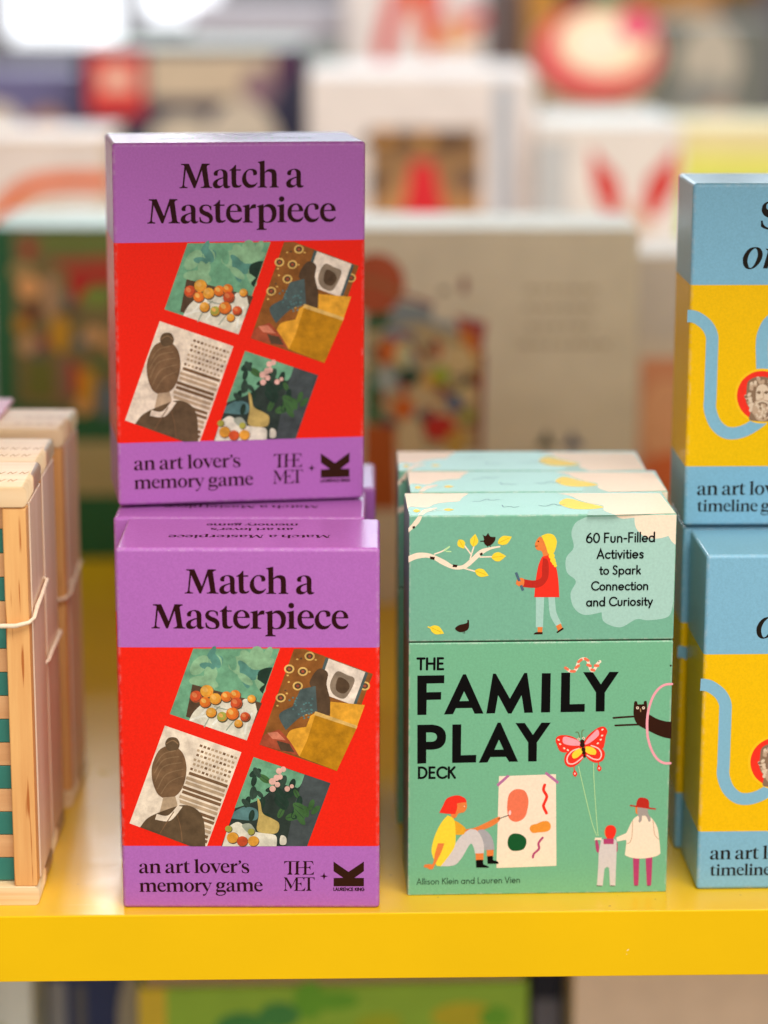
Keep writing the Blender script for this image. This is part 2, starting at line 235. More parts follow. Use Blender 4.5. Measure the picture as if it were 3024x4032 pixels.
  ('P', 'p_umber', ['5020,9969 4992,9894 4921,9848 4833,9848 4761,9894 4734,9968 4761,10043 4833,10089 4921,10089 4992,10043']),
  ('P', 'p_rust', ['4941,9968 4929,9933 4897,9912 4857,9912 4825,9933 4812,9968 4825,10003 4857,10025 4897,10025 4929,10003']),
  ('P', 'p_pale', ['3345,11171c 4898,10579c 4383,9131c 2876,9704c']),
  ('P', 'p_slate', ['4898,10579c 5012,10535c 4498,9101c 4383,9131c']),
  ('P', 'p_slate', ['3238,11207c 3359,11163c 2883,9697c 2769,9741c']),
  ('P', 'p_grey', ['3700,10599 4127,10451 4448,10266 4269,9744 3983,9407 3554,9593 3413,10041']),
  ('P', 'p_umber', ['3770,10339 4127,10191 4234,9893 3983,9631 3662,9817']),
  ('P', 'p_umber', ['2808,10598 3058,10725 3329,10524 3270,10040 3411,9369 3409,8695 2836,8807c 2697,9741 2556,10114']),
  ('P', 'p_slate', ['2162,9815c 2805,9965c 2872,8844c 2191,8618 1542,8016c 1260,8692 1836,9067c']),
  ('P', 'p_teal', ['2565,8738 2557,8716 2535,8702 2509,8702 2487,8715 2479,8737 2487,8760 2509,8773 2536,8773 2557,8760']),
  ('P', 'p_teal', ['2542,8589 2533,8567 2512,8553 2485,8553 2464,8567 2456,8589 2464,8611 2486,8625 2512,8625 2534,8611']),
  ('P', 'p_teal', ['1893,8948 1885,8926 1864,8912 1837,8912 1816,8926 1808,8948 1816,8970 1837,8983 1864,8983 1885,8970']),
  ('P', 'p_teal', ['2231,8958 2223,8936 2201,8923 2175,8923 2153,8936 2145,8958 2153,8980 2175,8994 2201,8994 2223,8980']),
  ('P', 'p_teal', ['2674,8778 2665,8756 2644,8742 2617,8742 2596,8755 2588,8777 2596,8799 2618,8813 2644,8813 2666,8800']),
  ('P', 'p_teal', ['2707,9404 2699,9382 2677,9368 2651,9368 2629,9382 2621,9403 2630,9425 2651,9439 2678,9439 2699,9426']),
  ('P', 'p_teal', ['2387,8860 2379,8838 2357,8824 2331,8824 2309,8838 2301,8860 2309,8882 2331,8895 2358,8895 2379,8882']),
  ('P', 'p_teal', ['2481,8916 2473,8894 2451,8880 2425,8880 2403,8894 2395,8916 2404,8938 2425,8951 2452,8952 2473,8938']),
  ('P', 'p_teal', ['2569,9223 2561,9201 2539,9187 2513,9187 2491,9200 2483,9222 2491,9244 2513,9258 2539,9258 2561,9245']),
  ('P', 'p_teal', ['2665,9122 2657,9100 2635,9087 2609,9087 2587,9100 2579,9122 2588,9144 2609,9158 2636,9158 2657,9144']),
  ('P', 'p_teal', ['2333,8644 2325,8622 2303,8608 2277,8608 2255,8622 2247,8644 2256,8666 2277,8679 2304,8680 2325,8666']),
  ('P', 'p_teal', ['2441,9216 2433,9194 2411,9180 2385,9180 2363,9194 2355,9216 2364,9238 2385,9251 2412,9251 2433,9238']),
  ('P', 'p_teal', ['1967,9199 1959,9177 1937,9163 1911,9163 1889,9176 1881,9198 1890,9220 1911,9234 1938,9234 1959,9220']),
  ('P', 'p_teal', ['2361,8547 2352,8525 2331,8511 2304,8511 2283,8525 2275,8547 2283,8569 2305,8582 2331,8583 2353,8569']),
  ('P', 'p_teal', ['2636,9128 2628,9106 2607,9092 2580,9092 2559,9106 2550,9128 2559,9150 2580,9164 2607,9164 2628,9150']),
  ('P', 'p_teal', ['2135,8721 2126,8699 2105,8685 2078,8685 2057,8699 2049,8721 2057,8743 2079,8757 2105,8757 2127,8743']),
  ('P', 'p_teal', ['2020,9116 2012,9094 1990,9080 1964,9080 1942,9094 1934,9116 1942,9138 1964,9151 1991,9152 2012,9138']),
  ('P', 'p_teal', ['1750,9337 1742,9315 1721,9301 1694,9301 1673,9315 1665,9337 1673,9359 1694,9372 1721,9372 1742,9359']),
  ('P', 'p_teal', ['2275,8842 2267,8820 2245,8807 2219,8806 2198,8820 2189,8842 2198,8864 2219,8878 2246,8878 2267,8864']),
  ('P', 'p_teal', ['2352,9162 2343,9140 2322,9127 2295,9127 2274,9140 2266,9162 2274,9184 2296,9198 2322,9198 2344,9184']),
  ('P', 'p_teal', ['2687,8911 2679,8889 2658,8875 2631,8875 2610,8889 2602,8911 2610,8933 2631,8947 2658,8947 2679,8933']),
  ('P', 'p_teal', ['1894,9450 1886,9428 1864,9414 1838,9414 1816,9428 1808,9450 1817,9472 1838,9485 1865,9486 1886,9472']),
  ('P', 'p_teal', ['2709,8556 2700,8534 2679,8520 2652,8520 2631,8534 2623,8556 2631,8578 2653,8591 2679,8591 2701,8578']),
  ('P', 'p_teal', ['2656,8930 2648,8908 2627,8894 2600,8894 2579,8908 2571,8930 2579,8952 2600,8965 2627,8965 2648,8952']),
  ('P', 'p_teal', ['2050,9427 2042,9405 2021,9392 1994,9392 1973,9405 1965,9427 1973,9449 1994,9463 2021,9463 2042,9449']),
  ('P', 'p_teal', ['1995,9300 1987,9278 1965,9265 1939,9264 1917,9278 1909,9300 1918,9322 1939,9336 1966,9336 1987,9322']),
  ('P', 'p_amber', ['3425,9279c 4877,9132c 4518,8111c 3408,8545c']),
  ('P', 'p_mustard', ['2800,8754c 4540,8134c 3689,6208c 2109,6849c']),
  ('P', 'p_amber', ['2585,8656c 2815,8807c 2436,7566c 2109,6849c 1539,7640c 1757,8017 2403,8168c']),
  ('P', 'p_sand', ['2779,8844c 2872,8829c 4569,8209c 4518,8081c 2728,8694c']),
  ('P', 'p_rust', ['572,7789c 1255,8054c 1682,7565 2095,6872c 424,7375c']),
  ('P', 'p_coral', ['752,7902c 1183,7941c 1539,7565c 965,7639c']),
  ('P', 'p_umber', ['1144,7564c 1681,7414c 1895,7038c 1320,7112c']),
 ],
 'picC': [
  ('P', 'p_sepia', ['-3560,8211c -348,7034c -1866,2819c -2555,2818c -5144,3849c']),
  ('P', 'p_sepia3', ['-2082,7386c -1975,7346c -2011,7247c -2119,7287c']),
  ('P', 'p_sepia3', ['-1921,7326c -1813,7286c -1849,7187c -1957,7227c']),
  ('P', 'p_sepia3', ['-1759,7266c -1651,7227c -1687,7127c -1795,7167c']),
  ('P', 'p_sepia2', ['-1597,7207c -1489,7167c -1525,7068c -1633,7108c']),
  ('P', 'p_sepia2', ['-1435,7147c -1327,7107c -1363,7008c -1471,7048c']),
  ('P', 'p_sepia2', ['-1273,7087c -1165,7048c -1201,6948c -1309,6988c']),
  ('P', 'p_sepia3', ['-1111,7028c -1003,6988c -1039,6889c -1147,6928c']),
  ('P', 'p_sepia2', ['-949,6968c -841,6928c -877,6829c -985,6869c']),
  ('P', 'p_sepia3', ['-787,6908c -679,6868c -714,6769c -823,6809c']),
  ('P', 'p_sepia2', ['-625,6849c -516,6809c -552,6709c -660,6749c']),
  ('P', 'p_sepia2', ['-2200,7180c -2092,7140c -2128,7041c -2236,7081c']),
  ('P', 'p_sepia3', ['-2038,7121c -1930,7081c -1967,6981c -2074,7021c']),
  ('P', 'p_sepia2', ['-1876,7061c -1769,7021c -1805,6922c -1913,6962c']),
  ('P', 'p_sepia2', ['-1715,7001c -1607,6961c -1643,6862c -1751,6902c']),
  ('P', 'p_sepia2', ['-1553,6941c -1444,6902c -1480,6802c -1588,6842c']),
  ('P', 'p_sepia2', ['-1390,6882c -1282,6842c -1318,6742c -1426,6782c']),
  ('P', 'p_sepia2', ['-1228,6822c -1120,6782c -1156,6683c -1264,6722c']),
  ('P', 'p_sepia2', ['-1066,6762c -958,6722c -994,6623c -1102,6663c']),
  ('P', 'p_sepia2', ['-904,6702c -796,6662c -832,6563c -940,6603c']),
  ('P', 'p_sepia2', ['-742,6642c -634,6603c -669,6503c -778,6543c']),
  ('P', 'p_sepia3', ['-2232,6975c -2124,6935c -2160,6835c -2268,6875c']),
  ('P', 'p_sepia2', ['-2070,6915c -1962,6875c -1998,6776c -2106,6816c']),
  ('P', 'p_sepia3', ['-1908,6855c -1800,6815c -1836,6716c -1944,6756c']),
  ('P', 'p_sepia2', ['-1746,6795c -1638,6756c -1674,6656c -1782,6696c']),
  ('P', 'p_sepia2', ['-1584,6736c -1476,6696c -1512,6596c -1620,6636c']),
  ('P', 'p_sepia2', ['-1422,6676c -1314,6636c -1350,6536c -1458,6576c']),
  ('P', 'p_sepia3', ['-1260,6616c -1151,6576c -1187,6477c -1296,6516c']),
  ('P', 'p_sepia3', ['-1097,6556c -989,6516c -1025,6417c -1133,6457c']),
  ('P', 'p_sepia2', ['-935,6496c -827,6456c -863,6357c -971,6397c']),
  ('P', 'p_sepia2', ['-773,6436c -665,6396c -701,6297c -809,6337c']),
  ('P', 'p_sepia2', ['-2350,6769c -2242,6729c -2278,6629c -2386,6669c']),
  ('P', 'p_sepia2', ['-2188,6709c -2080,6669c -2116,6570c -2224,6609c']),
  ('P', 'p_sepia2', ['-2026,6649c -1918,6609c -1954,6510c -2062,6550c']),
  ('P', 'p_sepia2', ['-1864,6589c -1756,6549c -1792,6450c -1900,6490c']),
  ('P', 'p_sepia2', ['-1702,6529c -1594,6490c -1630,6390c -1738,6430c']),
  ('P', 'p_sepia3', ['-1539,6470c -1431,6430c -1467,6330c -1575,6370c']),
  ('P', 'p_sepia2', ['-1377,6410c -1269,6370c -1305,6270c -1413,6310c']),
  ('P', 'p_sepia2', ['-1215,6350c -1107,6310c -1143,6210c -1251,6250c']),
  ('P', 'p_sepia2', ['-1053,6290c -944,6250c -980,6150c -1089,6190c']),
  ('P', 'p_sepia3', ['-890,6230c -782,6190c -818,6090c -926,6130c']),
  ('P', 'p_sepia2', ['-2382,6563c -2274,6523c -2310,6423c -2418,6463c']),
  ('P', 'p_sepia2', ['-2220,6503c -2112,6463c -2148,6363c -2256,6403c']),
  ('P', 'p_sepia2', ['-2058,6443c -1949,6403c -1986,6304c -2094,6343c']),
  ('P', 'p_sepia3', ['-1895,6383c -1787,6343c -1823,6244c -1931,6284c']),
  ('P', 'p_sepia2', ['-1733,6323c -1625,6283c -1661,6184c -1769,6224c']),
  ('P', 'p_sepia2', ['-1571,6263c -1463,6223c -1499,6124c -1607,6164c']),
  ('P', 'p_sepia2', ['-1409,6203c -1300,6163c -1336,6064c -1445,6104c']),
  ('P', 'p_sepia2', ['-1246,6144c -1138,6104c -1174,6004c -1282,6044c']),
  ('P', 'p_sepia3', ['-1084,6084c -976,6044c -1012,5944c -1120,5984c']),
  ('P', 'p_sepia2', ['-922,6024c -813,5984c -849,5884c -957,5924c']),
  ('P', 'p_sepia3', ['-2500,6357c -2392,6317c -2428,6217c -2536,6257c']),
  ('P', 'p_sepia2', ['-2338,6297c -2230,6257c -2266,6157c -2374,6197c']),
  ('P', 'p_sepia2', ['-2176,6237c -2067,6197c -2104,6097c -2212,6137c']),
  ('P', 'p_sepia3', ['-2013,6177c -1905,6137c -1941,6037c -2049,6077c']),
  ('P', 'p_sepia3', ['-1851,6117c -1743,6077c -1779,5977c -1887,6017c']),
  ('P', 'p_sepia2', ['-1689,6057c -1581,6017c -1617,5917c -1725,5957c']),
  ('P', 'p_sepia2', ['-1526,5997c -1418,5957c -1454,5857c -1562,5897c']),
  ('P', 'p_sepia2', ['-1364,5937c -1256,5897c -1292,5797c -1400,5837c']),
  ('P', 'p_sepia2', ['-1202,5877c -1093,5837c -1129,5737c -1238,5777c']),
  ('P', 'p_sepia2', ['-1039,5817c -931,5777c -967,5677c -1075,5717c']),
  ('P', 'p_sepia3', ['-2554,6174c -2391,6114c -2438,5986c -2600,6046c']),
  ('P', 'p_sepia3', ['-2391,6114c -2229,6054c -2276,5926c -2438,5986c']),
  ('P', 'p_sepia3', ['-2229,6054c -2067,5995c -2113,5866c -2276,5926c']),
  ('P', 'p_sepia3', ['-2067,5995c -1905,5935c -1951,5806c -2113,5866c']),
  ('P', 'p_sepia3', ['-1905,5935c -1742,5875c -1789,5746c -1951,5806c']),
  ('P', 'p_sepia3', ['-1742,5875c -1580,5814c -1626,5686c -1789,5746c']),
  ('P', 'p_sepia3', ['-1580,5814c -1417,5754c -1464,5626c -1626,5686c']),
  ('P', 'p_sepia3', ['-1417,5754c -1255,5694c -1301,5566c -1464,5626c']),
  ('P', 'p_sepia3', ['-1255,5694c -1092,5634c -1139,5506c -1301,5566c']),
  ('P', 'p_sepia3', ['-1092,5634c -930,5574c -976,5446c -1139,5506c']),
  ('P', 'p_sepia2', ['-2672,5968c -2510,5908c -2556,5779c -2719,5840c']),
  ('P', 'p_sepia2', ['-2510,5908c -2347,5848c -2394,5719c -2556,5779c']),
  ('P', 'p_sepia2', ['-2347,5848c -2185,5788c -2232,5659c -2394,5719c']),
  ('P', 'p_sepia2', ['-2185,5788c -2023,5728c -2069,5599c -2232,5659c']),
  ('P', 'p_sepia2', ['-2023,5728c -1860,5668c -1907,5539c -2069,5599c']),
  ('P', 'p_sepia2', ['-1860,5668c -1698,5608c -1744,5479c -1907,5539c']),
  ('P', 'p_sepia2', ['-1698,5608c -1535,5547c -1582,5419c -1744,5479c']),
  ('P', 'p_sepia2', ['-1535,5547c -1373,5487c -1419,5359c -1582,5419c']),
  ('P', 'p_sepia2', ['-1373,5487c -1210,5427c -1256,5299c -1419,5359c']),
  ('P', 'p_sepia2', ['-1210,5427c -1048,5367c -1094,5238c -1256,5299c']),
  ('P', 'p_sepia2', ['-2704,5761c -2542,5701c -2588,5573c -2751,5633c']),
  ('P', 'p_sepia2', ['-2542,5701c -2379,5641c -2426,5513c -2588,5573c']),
  ('P', 'p_sepia2', ['-2379,5641c -2217,5581c -2263,5452c -2426,5513c']),
  ('P', 'p_sepia2', ['-2217,5581c -2054,5521c -2101,5392c -2263,5452c']),
  ('P', 'p_sepia2', ['-2054,5521c -1892,5461c -1938,5332c -2101,5392c']),
  ('P', 'p_sepia2', ['-1892,5461c -1729,5401c -1776,5272c -1938,5332c']),
  ('P', 'p_sepia2', ['-1729,5401c -1567,5340c -1613,5212c -1776,5272c']),
  ('P', 'p_sepia2', ['-1567,5340c -1404,5280c -1451,5152c -1613,5212c']),
  ('P', 'p_sepia2', ['-1404,5280c -1242,5220c -1288,5091c -1451,5152c']),
  ('P', 'p_sepia2', ['-1242,5220c -1079,5160c -1125,5031c -1288,5091c']),
  ('P', 'p_sepia3', ['-2822,5554c -2660,5494c -2707,5365c -2869,5426c']),
  ('P', 'p_sepia3', ['-2660,5494c -2498,5434c -2544,5305c -2707,5365c']),
  ('P', 'p_sepia3', ['-2498,5434c -2335,5374c -2382,5245c -2544,5305c']),
  ('P', 'p_sepia3', ['-2335,5374c -2173,5314c -2219,5185c -2382,5245c']),
  ('P', 'p_sepia3', ['-2173,5314c -2010,5253c -2057,5125c -2219,5185c']),
  ('P', 'p_sepia3', ['-2010,5253c -1847,5193c -1894,5065c -2057,5125c']),
  ('P', 'p_sepia3', ['-1847,5193c -1685,5133c -1731,5004c -1894,5065c']),
  ('P', 'p_sepia3', ['-1685,5133c -1522,5073c -1569,4944c -1731,5004c']),
  ('P', 'p_sepia3', ['-1522,5073c -1359,5013c -1406,4884c -1569,4944c']),
  ('P', 'p_sepia3', ['-1359,5013c -1197,4952c -1243,4824c -1406,4884c']),
  ('P', 'p_sepia3', ['-2854,5347c -2692,5287c -2739,5158c -2901,5218c']),
  ('P', 'p_sepia3', ['-2692,5287c -2529,5227c -2576,5098c -2739,5158c']),
  ('P', 'p_sepia3', ['-2529,5227c -2367,5167c -2414,5038c -2576,5098c']),
  ('P', 'p_sepia3', ['-2367,5167c -2204,5106c -2251,4978c -2414,5038c']),
  ('P', 'p_sepia3', ['-2204,5106c -2042,5046c -2088,4917c -2251,4978c']),
  ('P', 'p_sepia3', ['-2042,5046c -1879,4986c -1926,4857c -2088,4917c']),
  ('P', 'p_sepia3', ['-1879,4986c -1716,4926c -1763,4797c -1926,4857c']),
  ('P', 'p_sepia3', ['-1716,4926c -1554,4865c -1600,4736c -1763,4797c']),
  ('P', 'p_sepia3', ['-1554,4865c -1391,4805c -1437,4676c -1600,4736c']),
  ('P', 'p_sepia3', ['-1391,4805c -1228,4745c -1274,4616c -1437,4676c']),
  ('P', 'p_sepia2', ['-2973,5140c -2811,5080c -2857,4951c -3020,5011c']),
  ('P', 'p_sepia2', ['-2811,5080c -2648,5019c -2695,4891c -2857,4951c']),
  ('P', 'p_sepia2', ['-2648,5019c -2485,4959c -2532,4830c -2695,4891c']),
  ('P', 'p_sepia2', ['-2485,4959c -2323,4899c -2369,4770c -2532,4830c']),
  ('P', 'p_sepia2', ['-2323,4899c -2160,4839c -2207,4710c -2369,4770c']),
  ('P', 'p_sepia2', ['-2160,4839c -1997,4778c -2044,4649c -2207,4710c']),
  ('P', 'p_sepia2', ['-1997,4778c -1835,4718c -1881,4589c -2044,4649c']),
  ('P', 'p_sepia2', ['-1835,4718c -1672,4658c -1718,4529c -1881,4589c']),
  ('P', 'p_sepia2', ['-1672,4658c -1509,4597c -1556,4468c -1718,4529c']),
  ('P', 'p_sepia2', ['-1509,4597c -1346,4537c -1393,4408c -1556,4468c']),
  ('P', 'p_sepia2', ['-3005,4932c -2843,4872c -2889,4743c -3052,4804c']),
  ('P', 'p_sepia2', ['-2843,4872c -2680,4812c -2727,4683c -2889,4743c']),
  ('P', 'p_sepia2', ['-2680,4812c -2517,4752c -2564,4623c -2727,4683c']),
  ('P', 'p_sepia2', ['-2517,4752c -2355,4691c -2401,4562c -2564,4623c']),
  ('P', 'p_sepia2', ['-2355,4691c -2192,4631c -2239,4502c -2401,4562c']),
  ('P', 'p_sepia2', ['-2192,4631c -2029,4571c -2076,4441c -2239,4502c']),
  ('P', 'p_sepia2', ['-2029,4571c -1866,4510c -1913,4381c -2076,4441c']),
  ('P', 'p_sepia2', ['-1866,4510c -1704,4450c -1750,4321c -1913,4381c']),
  ('P', 'p_sepia2', ['-1704,4450c -1541,4389c -1587,4260c -1750,4321c']),
  ('P', 'p_sepia2', ['-1541,4389c -1378,4329c -1424,4200c -1587,4260c']),
  ('P', 'p_sepia3', ['-3124,4725c -2961,4664c -3008,4535c -3171,4596c']),
  ('P', 'p_sepia3', ['-2961,4664c -2799,4604c -2846,4475c -3008,4535c']),
  ('P', 'p_sepia3', ['-2799,4604c -2636,4544c -2683,4415c -2846,4475c']),
  ('P', 'p_sepia3', ['-2636,4544c -2473,4483c -2520,4354c -2683,4415c']),
  ('P', 'p_sepia3', ['-2473,4483c -2310,4423c -2357,4294c -2520,4354c']),
  ('P', 'p_sepia3', ['-2310,4423c -2148,4362c -2194,4233c -2357,4294c']),
  ('P', 'p_sepia3', ['-2148,4362c -1985,4302c -2031,4173c -2194,4233c']),
  ('P', 'p_sepia3', ['-1985,4302c -1822,4242c -1868,4112c -2031,4173c']),
  ('P', 'p_sepia3', ['-1822,4242c -1659,4181c -1705,4052c -1868,4112c']),
  ('P', 'p_sepia3', ['-1659,4181c -1496,4121c -1542,3991c -1705,4052c']),
  ('P', 'p_sepia3', ['-3156,4517c -2994,4457c -3040,4327c -3203,4388c']),
  ('P', 'p_sepia3', ['-2994,4457c -2831,4396c -2878,4267c -3040,4327c']),
  ('P', 'p_sepia3', ['-2831,4396c -2668,4336c -2715,4207c -2878,4267c']),
  ('P', 'p_sepia3', ['-2668,4336c -2505,4275c -2552,4146c -2715,4207c']),
  ('P', 'p_sepia3', ['-2505,4275c -2342,4215c -2389,4086c -2552,4146c']),
  ('P', 'p_sepia3', ['-2342,4215c -2179,4154c -2226,4025c -2389,4086c']),
  ('P', 'p_sepia3', ['-2179,4154c -2017,4094c -2063,3965c -2226,4025c']),
  ('P', 'p_sepia3', ['-2017,4094c -1854,4033c -1900,3904c -2063,3965c']),
  ('P', 'p_sepia3', ['-1854,4033c -1691,3973c -1737,3844c -1900,3904c']),
  ('P', 'p_sepia3', ['-1691,3973c -1527,3912c -1574,3783c -1737,3844c']),
  ('P', 'p_sepia2', ['-3275,4309c -3112,4248c -3159,4119c -3322,4180c']),
  ('P', 'p_sepia2', ['-3112,4248c -2950,4188c -2997,4059c -3159,4119c']),
  ('P', 'p_sepia2', ['-2950,4188c -2787,4127c -2834,3998c -2997,4059c']),
  ('P', 'p_sepia2', ['-2787,4127c -2624,4067c -2671,3938c -2834,3998c']),
  ('P', 'p_sepia2', ['-2624,4067c -2461,4007c -2508,3877c -2671,3938c']),
  ('P', 'p_sepia2', ['-2461,4007c -2298,3946c -2345,3817c -2508,3877c']),
  ('P', 'p_sepia2', ['-2298,3946c -2135,3885c -2182,3756c -2345,3817c']),
  ('P', 'p_sepia2', ['-2135,3885c -1972,3825c -2019,3695c -2182,3756c']),
  ('P', 'p_sepia2', ['-1972,3825c -1809,3764c -1856,3635c -2019,3695c']),
  ('P', 'p_sepia2', ['-1809,3764c -1646,3704c -1693,3574c -1856,3635c']),
  ('P', 'p_sepia2', ['-3308,4101c -3145,4040c -3192,3911c -3355,3971c']),
  ('P', 'p_sepia2', ['-3145,4040c -2982,3980c -3029,3850c -3192,3911c']),
  ('P', 'p_sepia2', ['-2982,3980c -2819,3919c -2866,3790c -3029,3850c']),
  ('P', 'p_sepia2', ['-2819,3919c -2656,3859c -2703,3729c -2866,3790c']),
  ('P', 'p_sepia2', ['-2656,3859c -2493,3798c -2540,3669c -2703,3729c']),
  ('P', 'p_sepia2', ['-2493,3798c -2330,3738c -2377,3608c -2540,3669c']),
  ('P', 'p_sepia2', ['-2330,3738c -2167,3677c -2214,3547c -2377,3608c']),
  ('P', 'p_sepia2', ['-2167,3677c -2004,3616c -2051,3487c -2214,3547c']),
  ('P', 'p_sepia2', ['-2004,3616c -1841,3556c -1887,3426c -2051,3487c']),
  ('P', 'p_sepia2', ['-1841,3556c -1678,3495c -1724,3365c -1887,3426c']),
  ('P', 'p_sepia3', ['-3427,3892c -3264,3832c -3311,3702c -3474,3763c']),
  ('P', 'p_sepia3', ['-3264,3832c -3101,3771c -3148,3642c -3311,3702c']),
  ('P', 'p_sepia3', ['-3101,3771c -2938,3711c -2985,3581c -3148,3642c']),
  ('P', 'p_sepia3', ['-2938,3711c -2775,3650c -2822,3520c -2985,3581c']),
  ('P', 'p_sepia3', ['-2775,3650c -2612,3589c -2659,3460c -2822,3520c']),
  ('P', 'p_sepia3', ['-2612,3589c -2449,3529c -2496,3399c -2659,3460c']),
  ('P', 'p_sepia3', ['-2449,3529c -2286,3468c -2333,3338c -2496,3399c']),
  ('P', 'p_sepia3', ['-2286,3468c -2123,3407c -2169,3278c -2333,3338c']),
  ('P', 'p_sepia3', ['-2123,3407c -1959,3347c -2006,3217c -2169,3278c']),
  ('P', 'p_sepia3', ['-1959,3347c -1796,3286c -1843,3156c -2006,3217c']),
  ('P', 'p_sepia3', ['-3459,3684c -3296,3623c -3343,3494c -3506,3554c']),
  ('P', 'p_sepia3', ['-3296,3623c -3133,3563c -3180,3433c -3343,3494c']),
  ('P', 'p_sepia3', ['-3133,3563c -2970,3502c -3017,3372c -3180,3433c']),
  ('P', 'p_sepia3', ['-2970,3502c -2807,3441c -2854,3312c -3017,3372c']),
  ('P', 'p_sepia3', ['-2807,3441c -2644,3381c -2691,3251c -2854,3312c']),
  ('P', 'p_sepia3', ['-2644,3381c -2481,3320c -2528,3190c -2691,3251c']),
  ('P', 'p_sepia3', ['-2481,3320c -2318,3259c -2365,3129c -2528,3190c']),
  ('P', 'p_sepia3', ['-2318,3259c -2155,3199c -2201,3069c -2365,3129c']),
  ('P', 'p_sepia3', ['-2155,3199c -1991,3138c -2038,3008c -2201,3069c']),
  ('P', 'p_sepia3', ['-1991,3138c -1828,3077c -1875,2947c -2038,3008c']),
  ('P', 'p_sepia', ['-3816,5210 -3095,5211 -3073,4372 -3835,4218c']),
  ('P', 'p_sepia3', ['-4063,6650 -3780,7164 -3275,7331 -2849,7030 -2679,6426 -2762,5743 -3023,5211 -3460,4944 -3890,5133 -4111,5665 -4158,6196']),
  ('P', 'p_coat', ['-3560,7406 -3412,7670 -3089,7671 -2950,7407 -3062,7143 -3422,7105']),
  ('S', 'p_hair2', '-3972,6499 -3640,6953 -3135,7105', 43),
  ('S', 'p_hair2', '-4030,6121 -3645,6689 -2996,6841', 43),
  ('S', 'p_hair2', '-4008,5741 -3651,6386 -2892,6577', 43),
  ('S', 'p_hair2', '-3921,5400 -3549,6045 -2825,6274', 43),
  ('S', 'p_hair2', '-3781,5172 -3411,5704 -2830,5971', 43),
  ('S', 'p_hair2', '-3525,7406 -3235,7557 -3022,7407', 43),
  ('P', 'p_sepia2', ['-3690,5020c -3170,5058c -3106,4525 -3545,4219 -3862,4295c']),
  ('P', 'p_coat', ['-4699,3674c -4343,4103 -3614,4448 -2815,4678 -2241,4450 -1974,3915 -1932,2819c -2555,2818c']),
  ('P', 'p_sepia', ['-3978,4279c -3509,4204 -3090,4647c -2874,4602c -3405,3974 -4055,4027c']),
  ('S', 'p_sepia3', '-3849,3415 -3551,3913 -3254,4372', 43),
  ('S', 'p_sepia3', '-2914,3032 -2976,3684 -3112,4219', 43),
 ],
 'picD': [
  ('P', 'p_deep', ['168,6823c 3421,5662c 2412,2826c -1250,2820c']),
  ('P', 'p_green', ['168,6823c 2320,6039c 2029,5447 1237,5598 510,4988 -215,4682 -664,4529c']),
  ('P', 'p_dusk', ['2320,6039c 3421,5662c 2412,2826c 1506,2824c 1880,4685c']),
  ('P', 'p_teal', ['-688,4376c -216,4606 289,4454 212,3995 -800,4070c']),
  ('P', 'p_moss', ['1497,4074 1535,4187 1676,4288 1869,4340 2039,4322 2121,4242 2084,4129 1942,4028 1749,3976 1579,3994']),
  ('S', 'p_deep', '2058,4225 1560,4091', 22),
  ('P', 'p_moss', ['858,5682 765,5641 618,5679 471,5783 382,5912 385,6018 478,6060 625,6021 771,5918 860,5788']),
  ('S', 'p_deep', '432,5984 811,5716', 22),
  ('P', 'p_moss', ['1192,4100 1149,4178 1165,4315 1234,4458 1329,4554 1414,4564 1457,4486 1442,4349 1373,4205 1278,4110']),
  ('S', 'p_deep', '1392,4518 1215,4146', 22),
  ('P', 'p_leaf2', ['1172,5360 1116,5474 1147,5667 1254,5865 1395,5993 1516,6002 1573,5888 1542,5695 1435,5497 1294,5369']),
  ('S', 'p_deep', '1482,5937 1207,5424', 22),
  ('P', 'p_leaf', ['1431,5019 1428,5147 1535,5304 1711,5432 1888,5481 1999,5433 2002,5306 1895,5149 1719,5021 1542,4971']),
  ('S', 'p_deep', '1942,5392 1488,5061', 22),
  ('P', 'p_leaf', ['1802,4042 1744,4157 1773,4354 1878,4557 2020,4689 2144,4700 2202,4585 2173,4388 2068,4185 1926,4053']),
  ('S', 'p_deep', '2110,4634 1836,4108', 22),
  ('P', 'p_leaf', ['1437,4772 1307,4787 1165,4931 1064,5149 1043,5357 1110,5475 1240,5460 1382,5316 1483,5099 1504,4891']),
  ('S', 'p_deep', '1143,5405 1404,4842', 22),
  ('P', 'p_leaf', ['-11,5960 -7,6064 90,6189 241,6284 390,6315 479,6270 475,6165 379,6041 227,5945 78,5914']),
  ('S', 'p_deep', '430,6239 38,5991', 22),
  ('P', 'p_leaf', ['-199,4564 -253,4636 -256,4777 -205,4933 -122,5043 -36,5067 18,4995 20,4854 -30,4698 -114,4588']),
  ('S', 'p_deep', '-53,5017 -183,4614', 22),
  ('P', 'p_leaf', ['2471,4508 2416,4420 2274,4366 2098,4366 1957,4421 1904,4509 1959,4597 2101,4651 2276,4651 2417,4596']),
  ('S', 'p_deep', '1960,4509 2414,4508', 22),
  ('P', 'p_leaf', ['1189,4778 1172,4846 1211,4946 1291,5039 1381,5089 1447,5078 1464,5010 1425,4911 1345,4818 1255,4767']),
  ('S', 'p_deep', '1421,5048 1215,4808', 22),
  ('P', 'p_leaf2', ['-28,4601 -107,4583 -216,4637 -315,4742 -365,4858 -348,4940 -269,4958 -160,4904 -61,4800 -11,4684']),
  ('S', 'p_deep', '-316,4906 -60,4635', 22),
  ('P', 'p_leaf', ['1709,5335 1653,5411 1651,5556 1704,5717 1792,5831 1881,5854 1936,5779 1938,5633 1885,5472 1798,5359']),
  ('S', 'p_deep', '1863,5802 1726,5387', 22),
  ('P', 'p_leaf2', ['206,4980 149,5022 117,5129 123,5259 163,5363 223,5401 280,5359 312,5253 307,5123 266,5019']),
  ('S', 'p_deep', '222,5359 208,5022', 22),
